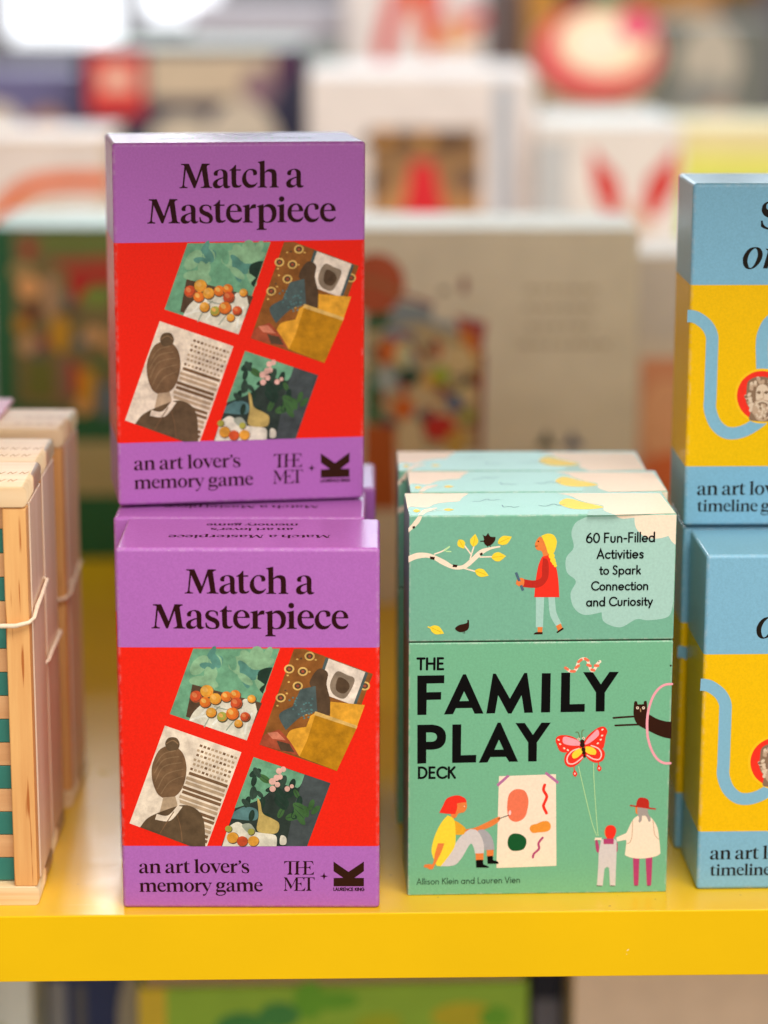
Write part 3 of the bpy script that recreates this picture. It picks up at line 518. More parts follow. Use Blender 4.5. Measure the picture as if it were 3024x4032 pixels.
  ('P', 'p_leaf2', ['1031,5433 1004,5512 1039,5633 1124,5752 1225,5822 1304,5817 1331,5738 1295,5617 1211,5498 1110,5428']),
  ('S', 'p_deep', '1277,5778 1058,5472', 22),
  ('P', 'p_moss', ['1787,4115 1772,4203 1829,4324 1936,4433 2053,4488 2135,4468 2150,4381 2093,4259 1986,4150 1869,4095']),
  ('S', 'p_deep', '2100,4432 1822,4151', 22),
  ('P', 'p_leaf', ['1927,4102 1908,4198 1969,4333 2086,4456 2214,4519 2304,4498 2323,4402 2263,4267 2146,4145 2018,4082']),
  ('S', 'p_deep', '2267,4459 1965,4142', 22),
  ('P', 'p_leaf2', ['548,5005 481,4993 390,5043 310,5136 271,5236 289,5305 356,5317 447,5267 527,5175 565,5075']),
  ('S', 'p_deep', '315,5275 522,5035', 22),
  ('P', 'p_leaf', ['1612,4623 1506,4622 1377,4722 1274,4886 1237,5051 1280,5154 1386,5156 1515,5055 1618,4891 1655,4726']),
  ('S', 'p_deep', '1313,5101 1579,4676', 22),
  ('P', 'p_leaf', ['1561,4492 1436,4466 1262,4554 1107,4723 1028,4909 1057,5040 1182,5066 1356,4978 1511,4809 1590,4623']),
  ('S', 'p_deep', '1108,4985 1511,4547', 22),
  ('P', 'p_moss', ['2075,4989 2001,4995 1918,5072 1857,5191 1841,5307 1876,5375 1949,5370 2032,5292 2093,5173 2110,5057']),
  ('S', 'p_deep', '1896,5337 2055,5028', 22),
  ('P', 'p_leaf', ['1180,5572 1122,5617 1092,5727 1101,5860 1145,5965 1208,6003 1265,5958 1295,5848 1287,5715 1243,5609']),
  ('S', 'p_deep', '1205,5960 1183,5615', 22),
  ('P', 'p_leaf', ['7,3955 -53,4019 -69,4155 -36,4310 34,4427 114,4459 174,4395 190,4259 157,4104 87,3987']),
  ('S', 'p_deep', '103,4408 17,4005', 22),
  ('P', 'p_leaf2', ['431,5908 344,5911 242,5999 165,6137 141,6273 180,6355 267,6352 368,6265 446,6127 470,5990']),
  ('S', 'p_deep', '205,6311 406,5953', 22),
  ('P', 'p_moss', ['2303,4055 2195,4035 2046,4115 1915,4266 1851,4428 1878,4541 1987,4561 2135,4481 2267,4330 2331,4168']),
  ('S', 'p_deep', '1921,4493 2261,4103', 22),
  ('P', 'p_leaf2', ['89,4918 12,4987 -20,5146 5,5333 77,5478 169,5525 246,5455 278,5297 253,5109 181,4964']),
  ('S', 'p_deep', '161,5464 97,4978', 22),
  ('P', 'p_leaf', ['659,5320 681,5388 766,5450 883,5483 985,5473 1035,5424 1013,5356 928,5294 811,5262 708,5272']),
  ('S', 'p_deep', '998,5414 696,5331', 22),
  ('P', 'p_leaf', ['116,5516 60,5578 47,5707 81,5854 150,5963 227,5992 283,5930 296,5801 261,5654 192,5545']),
  ('S', 'p_deep', '216,5944 127,5563', 22),
  ('P', 'p_leaf', ['2062,4543 1992,4604 1960,4746 1979,4914 2041,5045 2123,5088 2193,5027 2224,4886 2205,4717 2143,4586']),
  ('S', 'p_deep', '2117,5034 2068,4598', 22),
  ('P', 'p_leaf', ['863,4167 813,4100 696,4067 556,4079 446,4133 409,4207 459,4274 576,4307 716,4295 826,4241']),
  ('S', 'p_deep', '454,4203 818,4171', 22),
  ('P', 'p_leaf', ['481,4528 415,4587 388,4723 409,4884 471,5007 549,5047 615,4988 643,4852 622,4691 560,4568']),
  ('S', 'p_deep', '543,4995 488,4580', 22),
  ('P', 'p_moss', ['2413,4387 2307,4329 2130,4360 1948,4469 1832,4613 1826,4738 1931,4796 2108,4765 2290,4657 2406,4512']),
  ('S', 'p_deep', '1884,4703 2354,4422', 22),
  ('P', 'p_moss', ['2517,4442 2470,4514 2473,4651 2525,4801 2607,4908 2687,4930 2735,4859 2732,4722 2679,4571 2597,4465']),
  ('P', 'p_moss', ['2607,4274 2593,4360 2650,4483 2758,4597 2875,4657 2956,4641 2971,4556 2913,4433 2805,4319 2688,4258']),
  ('P', 'p_moss', ['2425,4125 2350,4161 2288,4281 2263,4439 2284,4575 2343,4636 2417,4600 2480,4480 2505,4322 2484,4186']),
  ('P', 'p_moss', ['2322,3799 2240,3791 2129,3862 2032,3985 1986,4113 2008,4197 2090,4206 2201,4135 2298,4012 2344,3884']),
  ('P', 'p_ochre', ['308,4950 436,4797 540,4302 936,4073 1223,3844 1112,3422 496,3421 266,3613 359,4225']),
  ('P', 'p_pink', ['1371,6205 1346,6125 1280,6075 1200,6075 1136,6124 1112,6204 1137,6285 1202,6334 1282,6334 1347,6285']),
  ('P', 'p_pink', ['1537,6281 1515,6209 1457,6165 1385,6165 1328,6209 1307,6280 1329,6352 1387,6396 1458,6396 1516,6352']),
  ('P', 'p_pink', ['1261,5901 1235,5821 1170,5771 1090,5771 1025,5821 1001,5901 1027,5981 1092,6031 1172,6031 1237,5982']),
  ('P', 'p_pink', ['1094,5734 1065,5645 993,5589 904,5589 832,5644 805,5734 834,5823 906,5878 995,5878 1067,5823']),
  ('P', 'p_pink', ['1391,5939 1368,5868 1310,5824 1239,5824 1182,5868 1160,5939 1183,6010 1241,6055 1312,6055 1369,6011']),
  ('P', 'p_pink', ['1091,5407 1066,5327 1000,5277 920,5277 856,5327 831,5407 857,5487 922,5537 1002,5537 1067,5488']),
  ('P', 'p_pink', ['1280,5598 1257,5526 1199,5482 1128,5482 1071,5526 1049,5597 1072,5669 1130,5713 1201,5713 1259,5669']),
  ('P', 'p_pink', ['1697,5408 1674,5337 1616,5292 1545,5292 1488,5337 1466,5408 1489,5480 1547,5524 1618,5524 1675,5480']),
  ('P', 'p_pink', ['1863,5523 1847,5469 1803,5436 1750,5436 1707,5469 1690,5522 1707,5576 1751,5609 1804,5609 1847,5576']),
  ('P', 'p_cloth', ['-949,3687c -512,3918 -10,3536 496,3421 1074,3307 1107,2824c -1214,2820c']),
  ('P', 'p_fold', ['-369,3765 -7,3842 221,3459 -83,3420']),
  ('P', 'p_cloth', ['1292,3308 1509,3231 1506,2924 1253,2924']),
  ('P', 'p_shadow', ['-762,3588 -792,3493 -869,3435 -963,3435 -1038,3493 -1066,3588 -1036,3682 -959,3741 -865,3741 -790,3683']),
  ('P', 'p_lime', ['-791,3611 -820,3528 -893,3477 -982,3477 -1054,3528 -1080,3611 -1052,3693 -979,3745 -889,3745 -818,3694']),
  ('P', 'p_shadow', ['199,3459 169,3365 93,3306 -1,3306 -77,3364 -105,3459 -75,3553 2,3612 96,3612 171,3554']),
  ('P', 'p_lime', ['171,3482 142,3399 69,3348 -20,3348 -92,3399 -119,3482 -90,3565 -18,3616 72,3616 144,3565']),
  ('P', 'p_shadow', ['-492,3190 -542,3032 -670,2934 -827,2934 -952,3031 -999,3189 -948,3347 -821,3445 -664,3445 -538,3348']),
  ('P', 'p_gold', ['-520,3213 -569,3072 -693,2984 -846,2984 -968,3071 -1013,3212 -964,3353 -840,3440 -688,3441 -566,3354']),
  ('P', 'p_shadow', ['-95,3029 -142,2889 -262,2802 -410,2802 -529,2888 -573,3028 -526,3168 -405,3255 -258,3255 -139,3169']),
  ('P', 'p_red', ['-124,3052 -169,2919 -286,2837 -430,2837 -545,2919 -587,3051 -542,3184 -425,3267 -281,3267 -166,3185']),
  ('P', 'p_shadow', ['376,3038 329,2897 209,2811 61,2811 -58,2897 -102,3037 -55,3177 66,3263 213,3264 332,3177']),
  ('P', 'p_gold', ['348,3061 302,2928 185,2845 42,2845 -73,2927 -116,3060 -71,3193 46,3275 190,3275 305,3193']),
 ],
 'traytext': [
  ('P', 'black', ['-5275,9980c -4121,9984c -4124,9629c -4875,9620c -4873,9234c -4247,9239c -4256,8900c -4871,8890c -4879,8223c -5267,8222c']),
  ('P', 'black', ['-3325,10017c -3200,10015c -2430,8253c -2813,8252c -2930,8510c -3615,8506c -3738,8239c -4126,8232c', '-3273,9257c -3064,8827c -3463,8820c']),
  ('P', 'black', ['-2045,10032c -1925,10031c -1307,8908c -706,10047c -581,10045c -309,8270c -680,8262c -806,9056c -1229,8239c -1378,8241c -1811,9068c -1939,8259c -2310,8252c']),
  ('P', 'black', ['47,10026c 429,10022c 430,8273c 35,8272c']),
  ('P', 'black', ['880,10041c 1262,10037c 1271,8627c 1918,8637c 1914,8279c 877,8274c']),
  ('P', 'black', ['1816,10054c 2233,10049c 2587,9505c 2947,10053c 3348,10049c 2767,9134c 2774,8287c 2390,8286c 2383,9139c']),
  ('P', 'black', ['-5265,7780c -4608,7784c -4294,7697 -4092,7497 -4033,7239 -4077,6958 -4259,6750 -4545,6664 -4877,6662c -4873,6049c -5257,6030c', '-4881,7435c -4635,7432c -4492,7382 -4417,7244 -4473,7083 -4615,7018c -4878,7016c']),
  ('P', 'black', ['-3763,7780c -3380,7781c -3385,6391c -2720,6400c -2728,6058c -3761,6047c']),
  ('P', 'black', ['-1819,7840c -1693,7838c -919,6071c -1304,6069c -1445,6294c -2117,6291c -2235,6051c -2608,6044c', '-1753,7079c -1553,6626c -1943,6619c']),
  ('P', 'black', ['-1052,7813c -651,7808c -294,7271c 65,7817c 466,7812c -116,6926c -114,6072c -482,6071c -495,6931c']),
  ('T', 'black', 'sansb', 'THE', [-5293, 10228, -4134, 10221], 1),
  ('T', 'black', 'sansb', 'DECK', [-5242, 5355, -3606, 5346], 1),
  ('T', 'darkgreen', 'sans', 'Allison Klein and Lauren Vien', [-5266, 500, -746, 522], 1),
 ],
 'kite': [
  ('S', 'cream', '1098,10229 1242,10113 1384,10098 1524,10201 1576,10413 1674,10585 1814,10649 1972,10604 2055,10408 2122,10211 2225,10105 2342,10241 2402,10387 2525,10517', 126),
  ('S', 'coral', '1050,10255 1153,10182', 120),
  ('S', 'coral', '1299,10099 1447,10097', 120),
  ('S', 'coral', '1498,10250 1622,10347', 120),
  ('S', 'coral', '1606,10510 1730,10607', 120),
  ('S', 'coral', '1887,10648 2020,10571', 120),
  ('S', 'coral', '1999,10375 2126,10325', 120),
  ('S', 'coral', '2180,10161 2281,10127', 120),
  ('S', 'coral', '2324,10339 2450,10331', 120),
  ('P', 'black', ['2500,10517 2496,10504 2485,10495 2472,10496 2460,10504 2456,10517 2460,10531 2471,10539 2484,10539 2496,10530']),
  ('S', 'brown', '3165,7991 3655,8024 4098,8046', 82),
  ('S', 'brown', '3252,7649 3727,7667 4298,7680', 82),
  ('P', 'brown', ['4603,8145c 4731,8111 5021,7942 5373,7822 5676,7785c 5681,7023c 5393,7077 5040,7214 4621,7434 4267,7637 4103,7854 4027,8119 4020,8383 4036,8646c 4066,8728 4152,8718 4196,8585c 4449,8592c 4462,8714 4556,8739 4591,8640c 4613,8376c']),
  ('S', 'pink', '5644,9483 5361,9453 5096,9292 4867,8966 4705,8507 4631,8046 4625,7550 4679,7052 4851,6519 5101,6116 5393,5929 5673,5916', 108),
  ('P', 'cream', ['4251,8430 4240,8393 4210,8371 4173,8371 4143,8394 4130,8431 4141,8468 4170,8490 4208,8490 4238,8467']),
  ('P', 'brown', ['4219,8430 4214,8413 4200,8402 4182,8402 4168,8413 4162,8431 4167,8448 4181,8459 4198,8459 4213,8448']),
  ('P', 'cream', ['4507,8427 4497,8390 4467,8368 4430,8368 4399,8391 4387,8428 4397,8465 4427,8487 4464,8487 4495,8464']),
  ('P', 'brown', ['4476,8427 4471,8410 4457,8399 4439,8399 4424,8410 4419,8428 4424,8445 4438,8456 4455,8456 4470,8445']),
  ('S', 'tan', '4312,8380 4328,8264', 44),
  ('P', 'brown', ['5612,10303 5605,10278 5585,10263 5560,10263 5539,10279 5530,10304 5537,10329 5557,10344 5583,10344 5604,10328']),
  ('P', 'red', ['1836,6704c 1704,6976 1355,7190 952,7243 736,7156 687,6988 759,6777 878,6535 1110,6460 1424,6559']),
  ('P', 'red', ['1870,6733c 1422,6667 1168,6441 1075,6172 1149,5899 1381,5788 1695,5940 1959,6281c']),
  ('P', 'red', ['1881,6763c 1989,7092 2270,7389 2582,7589 2795,7586 2914,7393 2850,7172 2810,6872 2718,6614 2343,6637']),
  ('P', 'red', ['1910,6733c 2398,6757 2748,6572 2828,6330 2730,6072 2443,5979 2153,6116 1946,6371c']),
  ('P', 'pink', ['1794,6764c 1675,6976 1357,7112 1068,7176 990,7045 1045,6864 1392,6769']),
  ('P', 'pink', ['1937,6805c 2048,7032 2329,7340 2487,7476 2560,7265 2392,7057 2109,6851']),
  ('S', 'palepink', '1711,6633 1425,6528 1211,6260 1234,5989 1465,5943 1721,6103 1862,6240', 52),
  ('S', 'palepink', '2226,6759 2545,6617 2677,6362 2584,6134 2325,6156 2062,6322', 52),
  ('P', 'yellow', ['1837,6644c 1596,6586 1411,6378 1460,6197 1632,6225 1841,6433']),
  ('P', 'yellow', ['1985,6720c 2227,6699 2432,6546 2418,6353 2176,6368 1989,6503']),
  ('P', 'cream', ['858,7007 839,6994 810,6997 782,7014 766,7039 767,7063 785,7075 814,7073 842,7056 859,7031']),
  ('P', 'cream', ['930,6814 911,6801 883,6804 855,6821 838,6846 839,6869 858,6882 886,6880 914,6863 931,6838']),
  ('P', 'cream', ['1112,6620 1093,6607 1064,6609 1036,6626 1020,6651 1021,6675 1039,6688 1068,6685 1096,6668 1113,6643']),
  ('P', 'cream', ['1268,6539 1250,6526 1221,6529 1193,6546 1176,6571 1178,6595 1196,6608 1225,6605 1253,6588 1269,6563']),
  ('P', 'cream', ['2744,7500 2746,7477 2730,7452 2703,7436 2674,7434 2655,7447 2653,7471 2669,7495 2696,7512 2725,7514']),
  ('P', 'cream', ['2732,7230 2734,7207 2719,7182 2692,7166 2663,7164 2644,7177 2642,7201 2657,7226 2685,7242 2713,7244']),
  ('P', 'cream', ['2679,7051 2681,7027 2665,7003 2638,6986 2609,6984 2590,6998 2588,7021 2604,7046 2631,7062 2660,7064']),
  ('P', 'cream', ['2556,6884 2558,6861 2542,6836 2515,6820 2486,6818 2467,6831 2465,6855 2481,6879 2508,6896 2537,6898']),
  ('P', 'brown', ['1929,6943 1912,6887 1867,6852 1810,6853 1763,6889 1745,6945 1761,7002 1807,7036 1863,7035 1910,7000']),
  ('P', 'brown', ['1955,6792 1935,6726 1881,6685 1814,6686 1758,6728 1736,6795 1756,6862 1810,6903 1877,6902 1933,6860']),
  ('P', 'brown', ['1988,6581 1971,6525 1926,6491 1869,6491 1822,6527 1804,6584 1820,6640 1865,6675 1922,6674 1969,6638']),
  ('P', 'brown', ['2002,6431 1988,6381 1948,6351 1898,6352 1857,6383 1841,6433 1855,6482 1895,6512 1945,6512 1986,6481']),
  ('P', 'brown', ['2011,6280 2000,6241 1968,6218 1929,6218 1897,6243 1884,6282 1896,6321 1927,6344 1966,6344 1998,6319']),
  ('P', 'cream', ['1743,7059 1732,7024 1704,7003 1668,7003 1639,7025 1628,7061 1638,7096 1666,7117 1702,7117 1731,7095']),
  ('P', 'olive', ['1714,7060 1709,7042 1695,7031 1677,7032 1662,7043 1656,7061 1662,7078 1676,7089 1693,7089 1708,7078']),
  ('P', 'cream', ['1949,7093 1939,7058 1910,7036 1875,7037 1846,7059 1834,7094 1844,7130 1872,7151 1908,7151 1937,7128']),
  ('P', 'olive', ['1920,7093 1915,7076 1901,7065 1883,7065 1868,7076 1863,7094 1868,7112 1882,7122 1900,7122 1914,7111']),
  ('S', 'olive', '1730,7108 1674,7324 1604,7385 1547,7362', 29),
  ('S', 'olive', '1827,7130 1811,7365 1850,7454 1901,7465', 29),
  ('S', 'red', '1507,5822 1523,5611', 40),
  ('P', 'red', ['1516,5689c 1652,5500 1562,5356 1456,5491']),
  ('P', 'palepink', ['1583,5501 1576,5473 1560,5455 1538,5456 1520,5474 1513,5502 1519,5530 1536,5548 1558,5547 1575,5530']),
  ('S', 'red', '2551,6050 2567,5839', 40),
  ('P', 'red', ['2560,5917c 2697,5728 2607,5584 2501,5719']),
  ('P', 'palepink', ['2627,5729 2621,5701 2604,5684 2583,5684 2565,5702 2558,5730 2564,5758 2581,5776 2603,5776 2620,5758']),
  ('S', 'lime', '1697,5832 1869,5100 2301,3362 2545,2656', 29),
  ('S', 'lime', '2346,5947 2387,5093 2529,3414 2611,2655', 29),
 ],
 'painter': [
  ('P', 'cream', ['-1732,5422c 728,5482c 820,1289c -1794,1222c']),
  ('P', 'mauve', ['-1839,5049c -1368,5480c -1256,5429c -1766,4943c']),
  ('P', 'mauve', ['235,5513c 309,5604c 873,5138c 808,5026c']),
  ('P', 'coral', ['-911,4828 -611,4740 -455,4403 -458,4027 -555,3608 -752,3401 -1010,3333 -1251,3471 -1346,3745 -1359,4165 -1304,4540 -1148,4747']),
  ('S', 'red', '251,5000 203,4771 347,4476 253,4184 215,4017 348,3713', 127),
  ('P', 'orange', ['-367,2975 -310,3164 -71,3232 167,3338 406,3343 540,3173 512,2963 334,2860 15,2835 -224,2813']),
  ('P', 'forest', ['-1023,2803 -743,2749 -540,2577 -505,2345 -613,2093 -852,2003 -1132,2024 -1294,2208 -1318,2483 -1221,2713']),
  ('S', 'mauve2', '198,2588 23,2337 47,2083 -170,1854 -215,1685', 96),
  ('P', 'orange2', ['-3218,3015c -2780,3085 -2304,3297 -1750,3570 -1661,3498 -1708,3372 -1984,3166 -2460,2963 -2937,2843 -3177,2880']),
  ('P', 'grey2', ['-2620,2965c -2381,3004 -2140,2832 -1957,2492 -1892,2069c -2231,2061c -2311,2075 -2416,2499c']),
  ('P', 'palegrey', ['-4222,1342c -3846,1886 -3453,2598 -3058,2971 -2859,3027 -2619,2923 -2416,2541 -2340,2160 -2349,1907c -2737,1912c -2791,2167 -2893,2358 -3011,2254 -3286,1751 -3563,1417 -3882,1337c']),
  ('P', 'amber', ['-3639,3441c -3419,3312 -3179,3099 -3158,2972 -3255,2784 -3614,2781c']),
  ('P', 'yellow', ['-3939,3668c -3720,3568 -3626,3357 -3587,2936 -3602,2305 -3846,1844 -4222,1342c -4401,1366c -4563,1770 -4625,2109 -4529,2613 -4333,3115 -4136,3448c']),
  ('P', 'orange2', ['-4348,2400c -4069,2396c -4206,1976 -4344,1682 -4560,1220c -4720,1201 -4780,1266 -4960,1311c -4921,1416 -4721,1455 -4562,1474 -4484,1896c']),
  ('P', 'orange2', ['-3538,4257c -3126,4281c -3107,4021 -3225,3813 -3463,3753 -3580,3566 -3719,3547 -3800,3695c']),
  ('P', 'red', ['-4298,3798c -4141,4119 -3984,4430 -3668,4564 -3430,4561 -3190,4440 -3117,4260c -3427,4234 -3538,4194c -3525,4027 -3602,3726c -3979,3748']),
  ('P', 'cream', ['-3191,4072 -3196,4058 -3207,4049 -3222,4049 -3234,4058 -3239,4073 -3234,4088 -3223,4097 -3208,4096 -3196,4087']),
  ('P', 'orange2', ['-2709,1912c -2361,1915c -2366,1603c -2694,1599c']),
  ('P', 'orange2', ['-2231,2061c -1924,2065c -1936,1774c -2216,1770c']),
  ('P', 'black', ['-2694,1603c -2386,1620c -2364,1399c -2203,1334 -2115,1269c -2142,1244c -2674,1260c']),
  ('P', 'black', ['-2200,1778c -1957,1791c -1942,1584c -1766,1539 -1693,1453c -1724,1420c -2184,1426c']),
  ('S', 'brown', '-1741,3474 -1305,3640', 32),
  ('P', 'palepink', ['-1187,3743 -1206,3679 -1238,3643 -1272,3648 -1295,3694 -1298,3761 -1279,3825 -1247,3861 -1213,3856 -1190,3811']),
 ],
 'walkers': [
  ('P', 'mauve2', ['4159,1604c 4440,1599c 4429,423 4365,319 4271,321 4222,426']),
  ('P', 'mauve2', ['4708,1610c 5008,1619c 4992,443 4929,302 4835,304 4792,418']),
  ('P', 'cream', ['4325,3544c 4168,3420 4040,3225 3913,2918 3837,2750c 3401,2546c 3451,2370c 3839,2441c 3849,2272 3802,1736c 4024,1634 4347,1573 4749,1581 5149,1660 5354,1784c 5290,2392 5195,2956 5025,3296 4833,3495 4699,3539c']),
  ('S', 'tan', '4104,3309 4101,2887 4083,2550 4008,2326 3870,2254', 24),
  ('S', 'tan', '4990,3324 5042,2874 5102,2620 5270,2443', 24),
  ('P', 'orange2', ['4203,3952c 4315,3951c 4324,3600c 4229,3672']),
  ('P', 'taupe', ['4289,3951c 4770,3902c 4762,3664 4866,3467 4878,3298 4799,3265 4742,3412 4645,3540 4512,3528 4496,3331 4418,3229 4364,3277 4381,3445 4310,3614']),
  ('P', 'red2', ['4235,3966c 4269,4203 4372,4355 4571,4358 4733,4281 4795,4140 4802,3874c']),
  ('S', 'red2', '3994,4011 5078,3837', 64),
  ('P', 'orange2', ['3342,2800 3303,2610 3192,2494 3052,2496 2936,2615 2888,2806 2928,2995 3038,3111 3179,3109 3295,2990']),
  ('P', 'red', ['3148,3126 3296,3081 3390,2925 3383,2757 3328,2603 3256,2477c 3029,2480c 2959,2622 2923,2791 2943,2988 3016,3085']),
  ('P', 'mauve2', ['2850,2506c 3309,2499c 3293,2246c 2855,2252c']),
  ('P', 'mauve2', ['2488,2446c 2589,2444c 2670,2147 2660,1866c 2579,1895 2516,2122']),
  ('P', 'mauve2', ['3393,2349c 3474,2305c 3477,1910c 3419,1883c']),
  ('P', 'cream', ['2461,2438c 2480,2559c 2779,2554c 2755,2434c 2589,2459']),
  ('P', 'palegrey', ['2748,2490c 2850,2477c 2860,2258c 3301,2251c 3303,2510c 3423,2419c 3435,1883 3425,1148 3417,325c 3183,329c 3125,1152c 3030,1201 2925,1127c 2861,333c 2607,337c 2643,1159 2655,1866c']),
  ('S', 'brown', '2601,337 2821,328', 32),
  ('S', 'brown', '3191,328 3379,320', 32),
  ('S', 'brown', '4276,326 4364,325', 24),
  ('S', 'brown', '4829,309 4921,308', 24),
 ],
 'cloud': [
  ('P', 'palecloud', ['1823,16865c 1377,16623 1198,16163 1307,15545 992,15084 1041,14464 1426,14072 1209,13530 1372,12904 1833,12587 2550,12697c 2673,12265 3361,12023 4036,12369 4569,12324 5401,12472 5583,13019 5609,13175c 5625,16925c']),
  ('P', 'cream', ['3061,16908c 3327,16775 3852,16817c 3938,16370 4324,15981 4854,15900 5319,16011c 5461,15778 5624,15622c 5625,16925c']),
 ],
 'branch': [
  ('P', 'cream', ['-5668,14952c -5669,15237c -5281,15373 -4756,15329 -4155,15054 -3778,14819 -3403,14815 -3104,15044 -2658,15465 -2209,15592 -1797,15642c -1797,15580c -2208,15484 -2581,15256 -3102,14774 -3401,14645 -3777,14648 -4228,14838 -4755,15137 -5280,15118']),
  ('P', 'cream', ['-5673,16261c -5674,16453c -5511,16643 -5273,16955c -5101,16954c -5249,16641']),
  ('S', 'cream', '-3067,15083 -2995,15352 -2915,15621', 60),
  ('S', 'cream', '-3032,15291 -3297,15648', 60),
  ('S', 'cream', '-2655,15164 -2130,15174', 60),
  ('S', 'cream', '-3364,14691 -2837,14539', 60),
  ('S', 'cream', '-4569,15312 -4232,15440 -3971,15608', 60),
  ('S', 'lime', '-4158,15455 -3949,15623', 67),
  ('S', 'lime', '-4067,15423 -3887,15414', 52),
  ('P', 'brown', ['-4770,15214c -4560,15181c -4575,15058c -4755,15090c']),
  ('P', 'brown', ['-3793,14857c -3598,14832c -3627,14724c -3807,14742c']),
  ('P', 'brown', ['-2672,15311c -2567,15371c -2529,15286c -2626,15210c']),
  ('P', 'brown', ['-5510,16513c -5406,16542c -5405,16435c -5502,16421c']),
  ('P', 'yellow', ['-3554,15935c -3615,15792 -3582,15650 -3469,15583 -3326,15533c -3298,15683 -3298,15817 -3402,15917']),
  ('S', 'gold', '-3543,15915 -3372,15613', 22),
  ('P', 'yellow', ['-2948,15610c -2802,15698 -2732,15858 -2778,16011 -2857,16171c -2982,16050 -3072,15923 -3057,15747']),
  ('S', 'gold', '-2943,15639 -2875,16059', 22),
  ('P', 'yellow', ['-1910,15754c -1730,15679 -1531,15719 -1415,15860 -1316,16035c -1513,16070 -1694,16070 -1852,15942']),
  ('S', 'gold', '-1881,15768 -1434,15979', 23),
  ('P', 'yellow', ['-2181,15147c -2041,15007 -1847,14972 -1698,15065 -1553,15197c -1721,15305 -1886,15372 -2070,15307']),
  ('S', 'gold', '-2149,15149 -1678,15187', 23),
  ('P', 'yellow', ['-2871,14581c -2795,14410 -2630,14300 -2458,14310 -2275,14353c -2389,14510 -2515,14634 -2708,14660']),
  ('S', 'gold', '-2841,14570 -2394,14398', 23),
  ('P', 'yellow', ['-4752,12127c -4688,11941 -4526,11809 -4344,11803 -4148,11830c -4254,12006 -4375,12148 -4575,12195']),
  ('S', 'gold', '-4722,12113 -4269,11890', 23),
  ('S', 'yellow', '-4828,12131 -4677,12059', 53),
  ('P', 'brown', ['-2553,16134c -2425,16079 -2321,16216c -2245,16077 -2154,16038 -2005,16037c -2025,15883 -2151,15715 -2322,15639 -2451,15717 -2512,15826 -2647,15827c -2647,15873c -2498,15887 -2514,16041']),
  ('S', 'brown', '-2361,15693 -2322,15593', 23),
  ('S', 'brown', '-2248,15716 -2210,15600', 23),
  ('P', 'brown', ['-3681,12041 -3531,12188 -3305,12249 -3169,12302 -3170,12419c -3095,12418c -3092,12090 -3227,11935 -3491,11891']),
  ('S', 'brown', '-3340,11936 -3331,11834', 23),
  ('S', 'brown', '-3272,11935 -3271,11833', 23),
 ],
 'girl': [
  ('P', 'palecloud', ['-261,13404c 94,13400c 62,12057c -241,12060c']),
  ('P', 'palecloud', ['267,13399c 547,13396c 575,13068 635,12677 855,12206c 630,12098c 356,12602']),
  ('P', 'orange2', ['-165,12075c 47,12073c 28,11822c -161,11824c']),
  ('P', 'orange2', ['614,12114c 817,12222c 904,12001c 709,11894c']),
  ('P', 'brown', ['-327,11779c -215,11849 50,11846c 52,11752c -327,11748c']),
  ('P', 'brown', ['634,11847c 918,12048c 950,11970c 680,11792c']),
  ('P', 'orange2', ['-114,16036c 39,15865 272,15400 276,15153c 36,15093c -44,15387 -255,15466 -334,15699 -225,15944']),
  ('P', 'red', ['-25,15155c 237,15215c 506,14934 668,14235 736,13379c -329,13389c -273,14166 -170,14785']),
  ('P', 'red2', ['14,15093c 203,15014 268,14704 217,14161 -154,13815 -894,13846c -876,14211c -385,14121 -48,14242 -17,14629']),
  ('P', 'orange2', ['-1101,14096 -975,14235 -778,14186 -797,13899 -1023,13894']),
  ('P', 'slate', ['-1174,14462c -1069,14499c -756,13705c -861,13659c']),
  ('P', 'orange2', ['-821,14000 -849,13946 -924,13913 -1017,13914 -1093,13948 -1122,14003 -1094,14058 -1019,14091 -926,14090 -850,14056']),
  ('P', 'yellow', ['-77,16058c 184,16156 448,16092 588,15821 534,15475 439,15290 236,15292 133,15594 24,15865']),
  ('P', 'yellow', ['509,15181 486,15104 423,15057 343,15058 279,15106 253,15184 276,15261 339,15308 418,15307 483,15259']),
  ('P', 'yellow', ['550,14995 529,14927 473,14886 404,14886 346,14929 324,14997 344,15065 400,15107 470,15106 527,15064']),
  ('P', 'yellow', ['582,14871 566,14817 521,14783 465,14784 419,14818 401,14873 417,14927 462,14961 518,14960 564,14926']),
  ('P', 'yellow', ['614,14763 602,14722 568,14697 526,14697 492,14723 478,14764 491,14805 524,14830 566,14829 600,14804']),
  ('P', 'brown', ['-163,15828 -169,15810 -184,15799 -202,15799 -217,15810 -223,15829 -218,15847 -203,15858 -185,15858 -169,15846']),
  ('S', 'brown', '-318,15614 -228,15628', 23),
 ],
 'lidtext': [
  ('T', 'black', 'sansm', '60 Fun-Filled', [1830, 15733, 4767, 15754], 1),
  ('T', 'black', 'sansm', 'Activities', [2296, 15041, 4288, 15046], 1),
  ('T', 'black', 'sansm', 'to Spark', [2417, 14350, 4177, 14349], 1),
  ('T', 'black', 'sansm', 'Connection', [2076, 13661, 4527, 13661], 1),
  ('T', 'black', 'sansm', 'and Curiosity', [1886, 12962, 4719, 12980], 1),
 ],
 'lidtop': [
  ('P', 'cream', ['-5608,4285c -2837,4186c -3176,3361 -3379,2680 -3848,2526 -4403,2206 -4823,1547 -5494,1739 -5650,1210c']),
  ('P', 'yellow', ['901,2185 1260,2995 1574,2914 1949,2318 2711,1378 2170,996 1491,1020 1084,1436']),
  ('P', 'palecloud', ['1842,-146c 2062,734 2564,1115 2739,710 3078,-158c']),
  ('P', 'cream', ['1051,4047c 1553,3539 1781,2838 2226,2070 2718,1613 2664,712 3045,-124c 5592,79c 5499,3888c']),
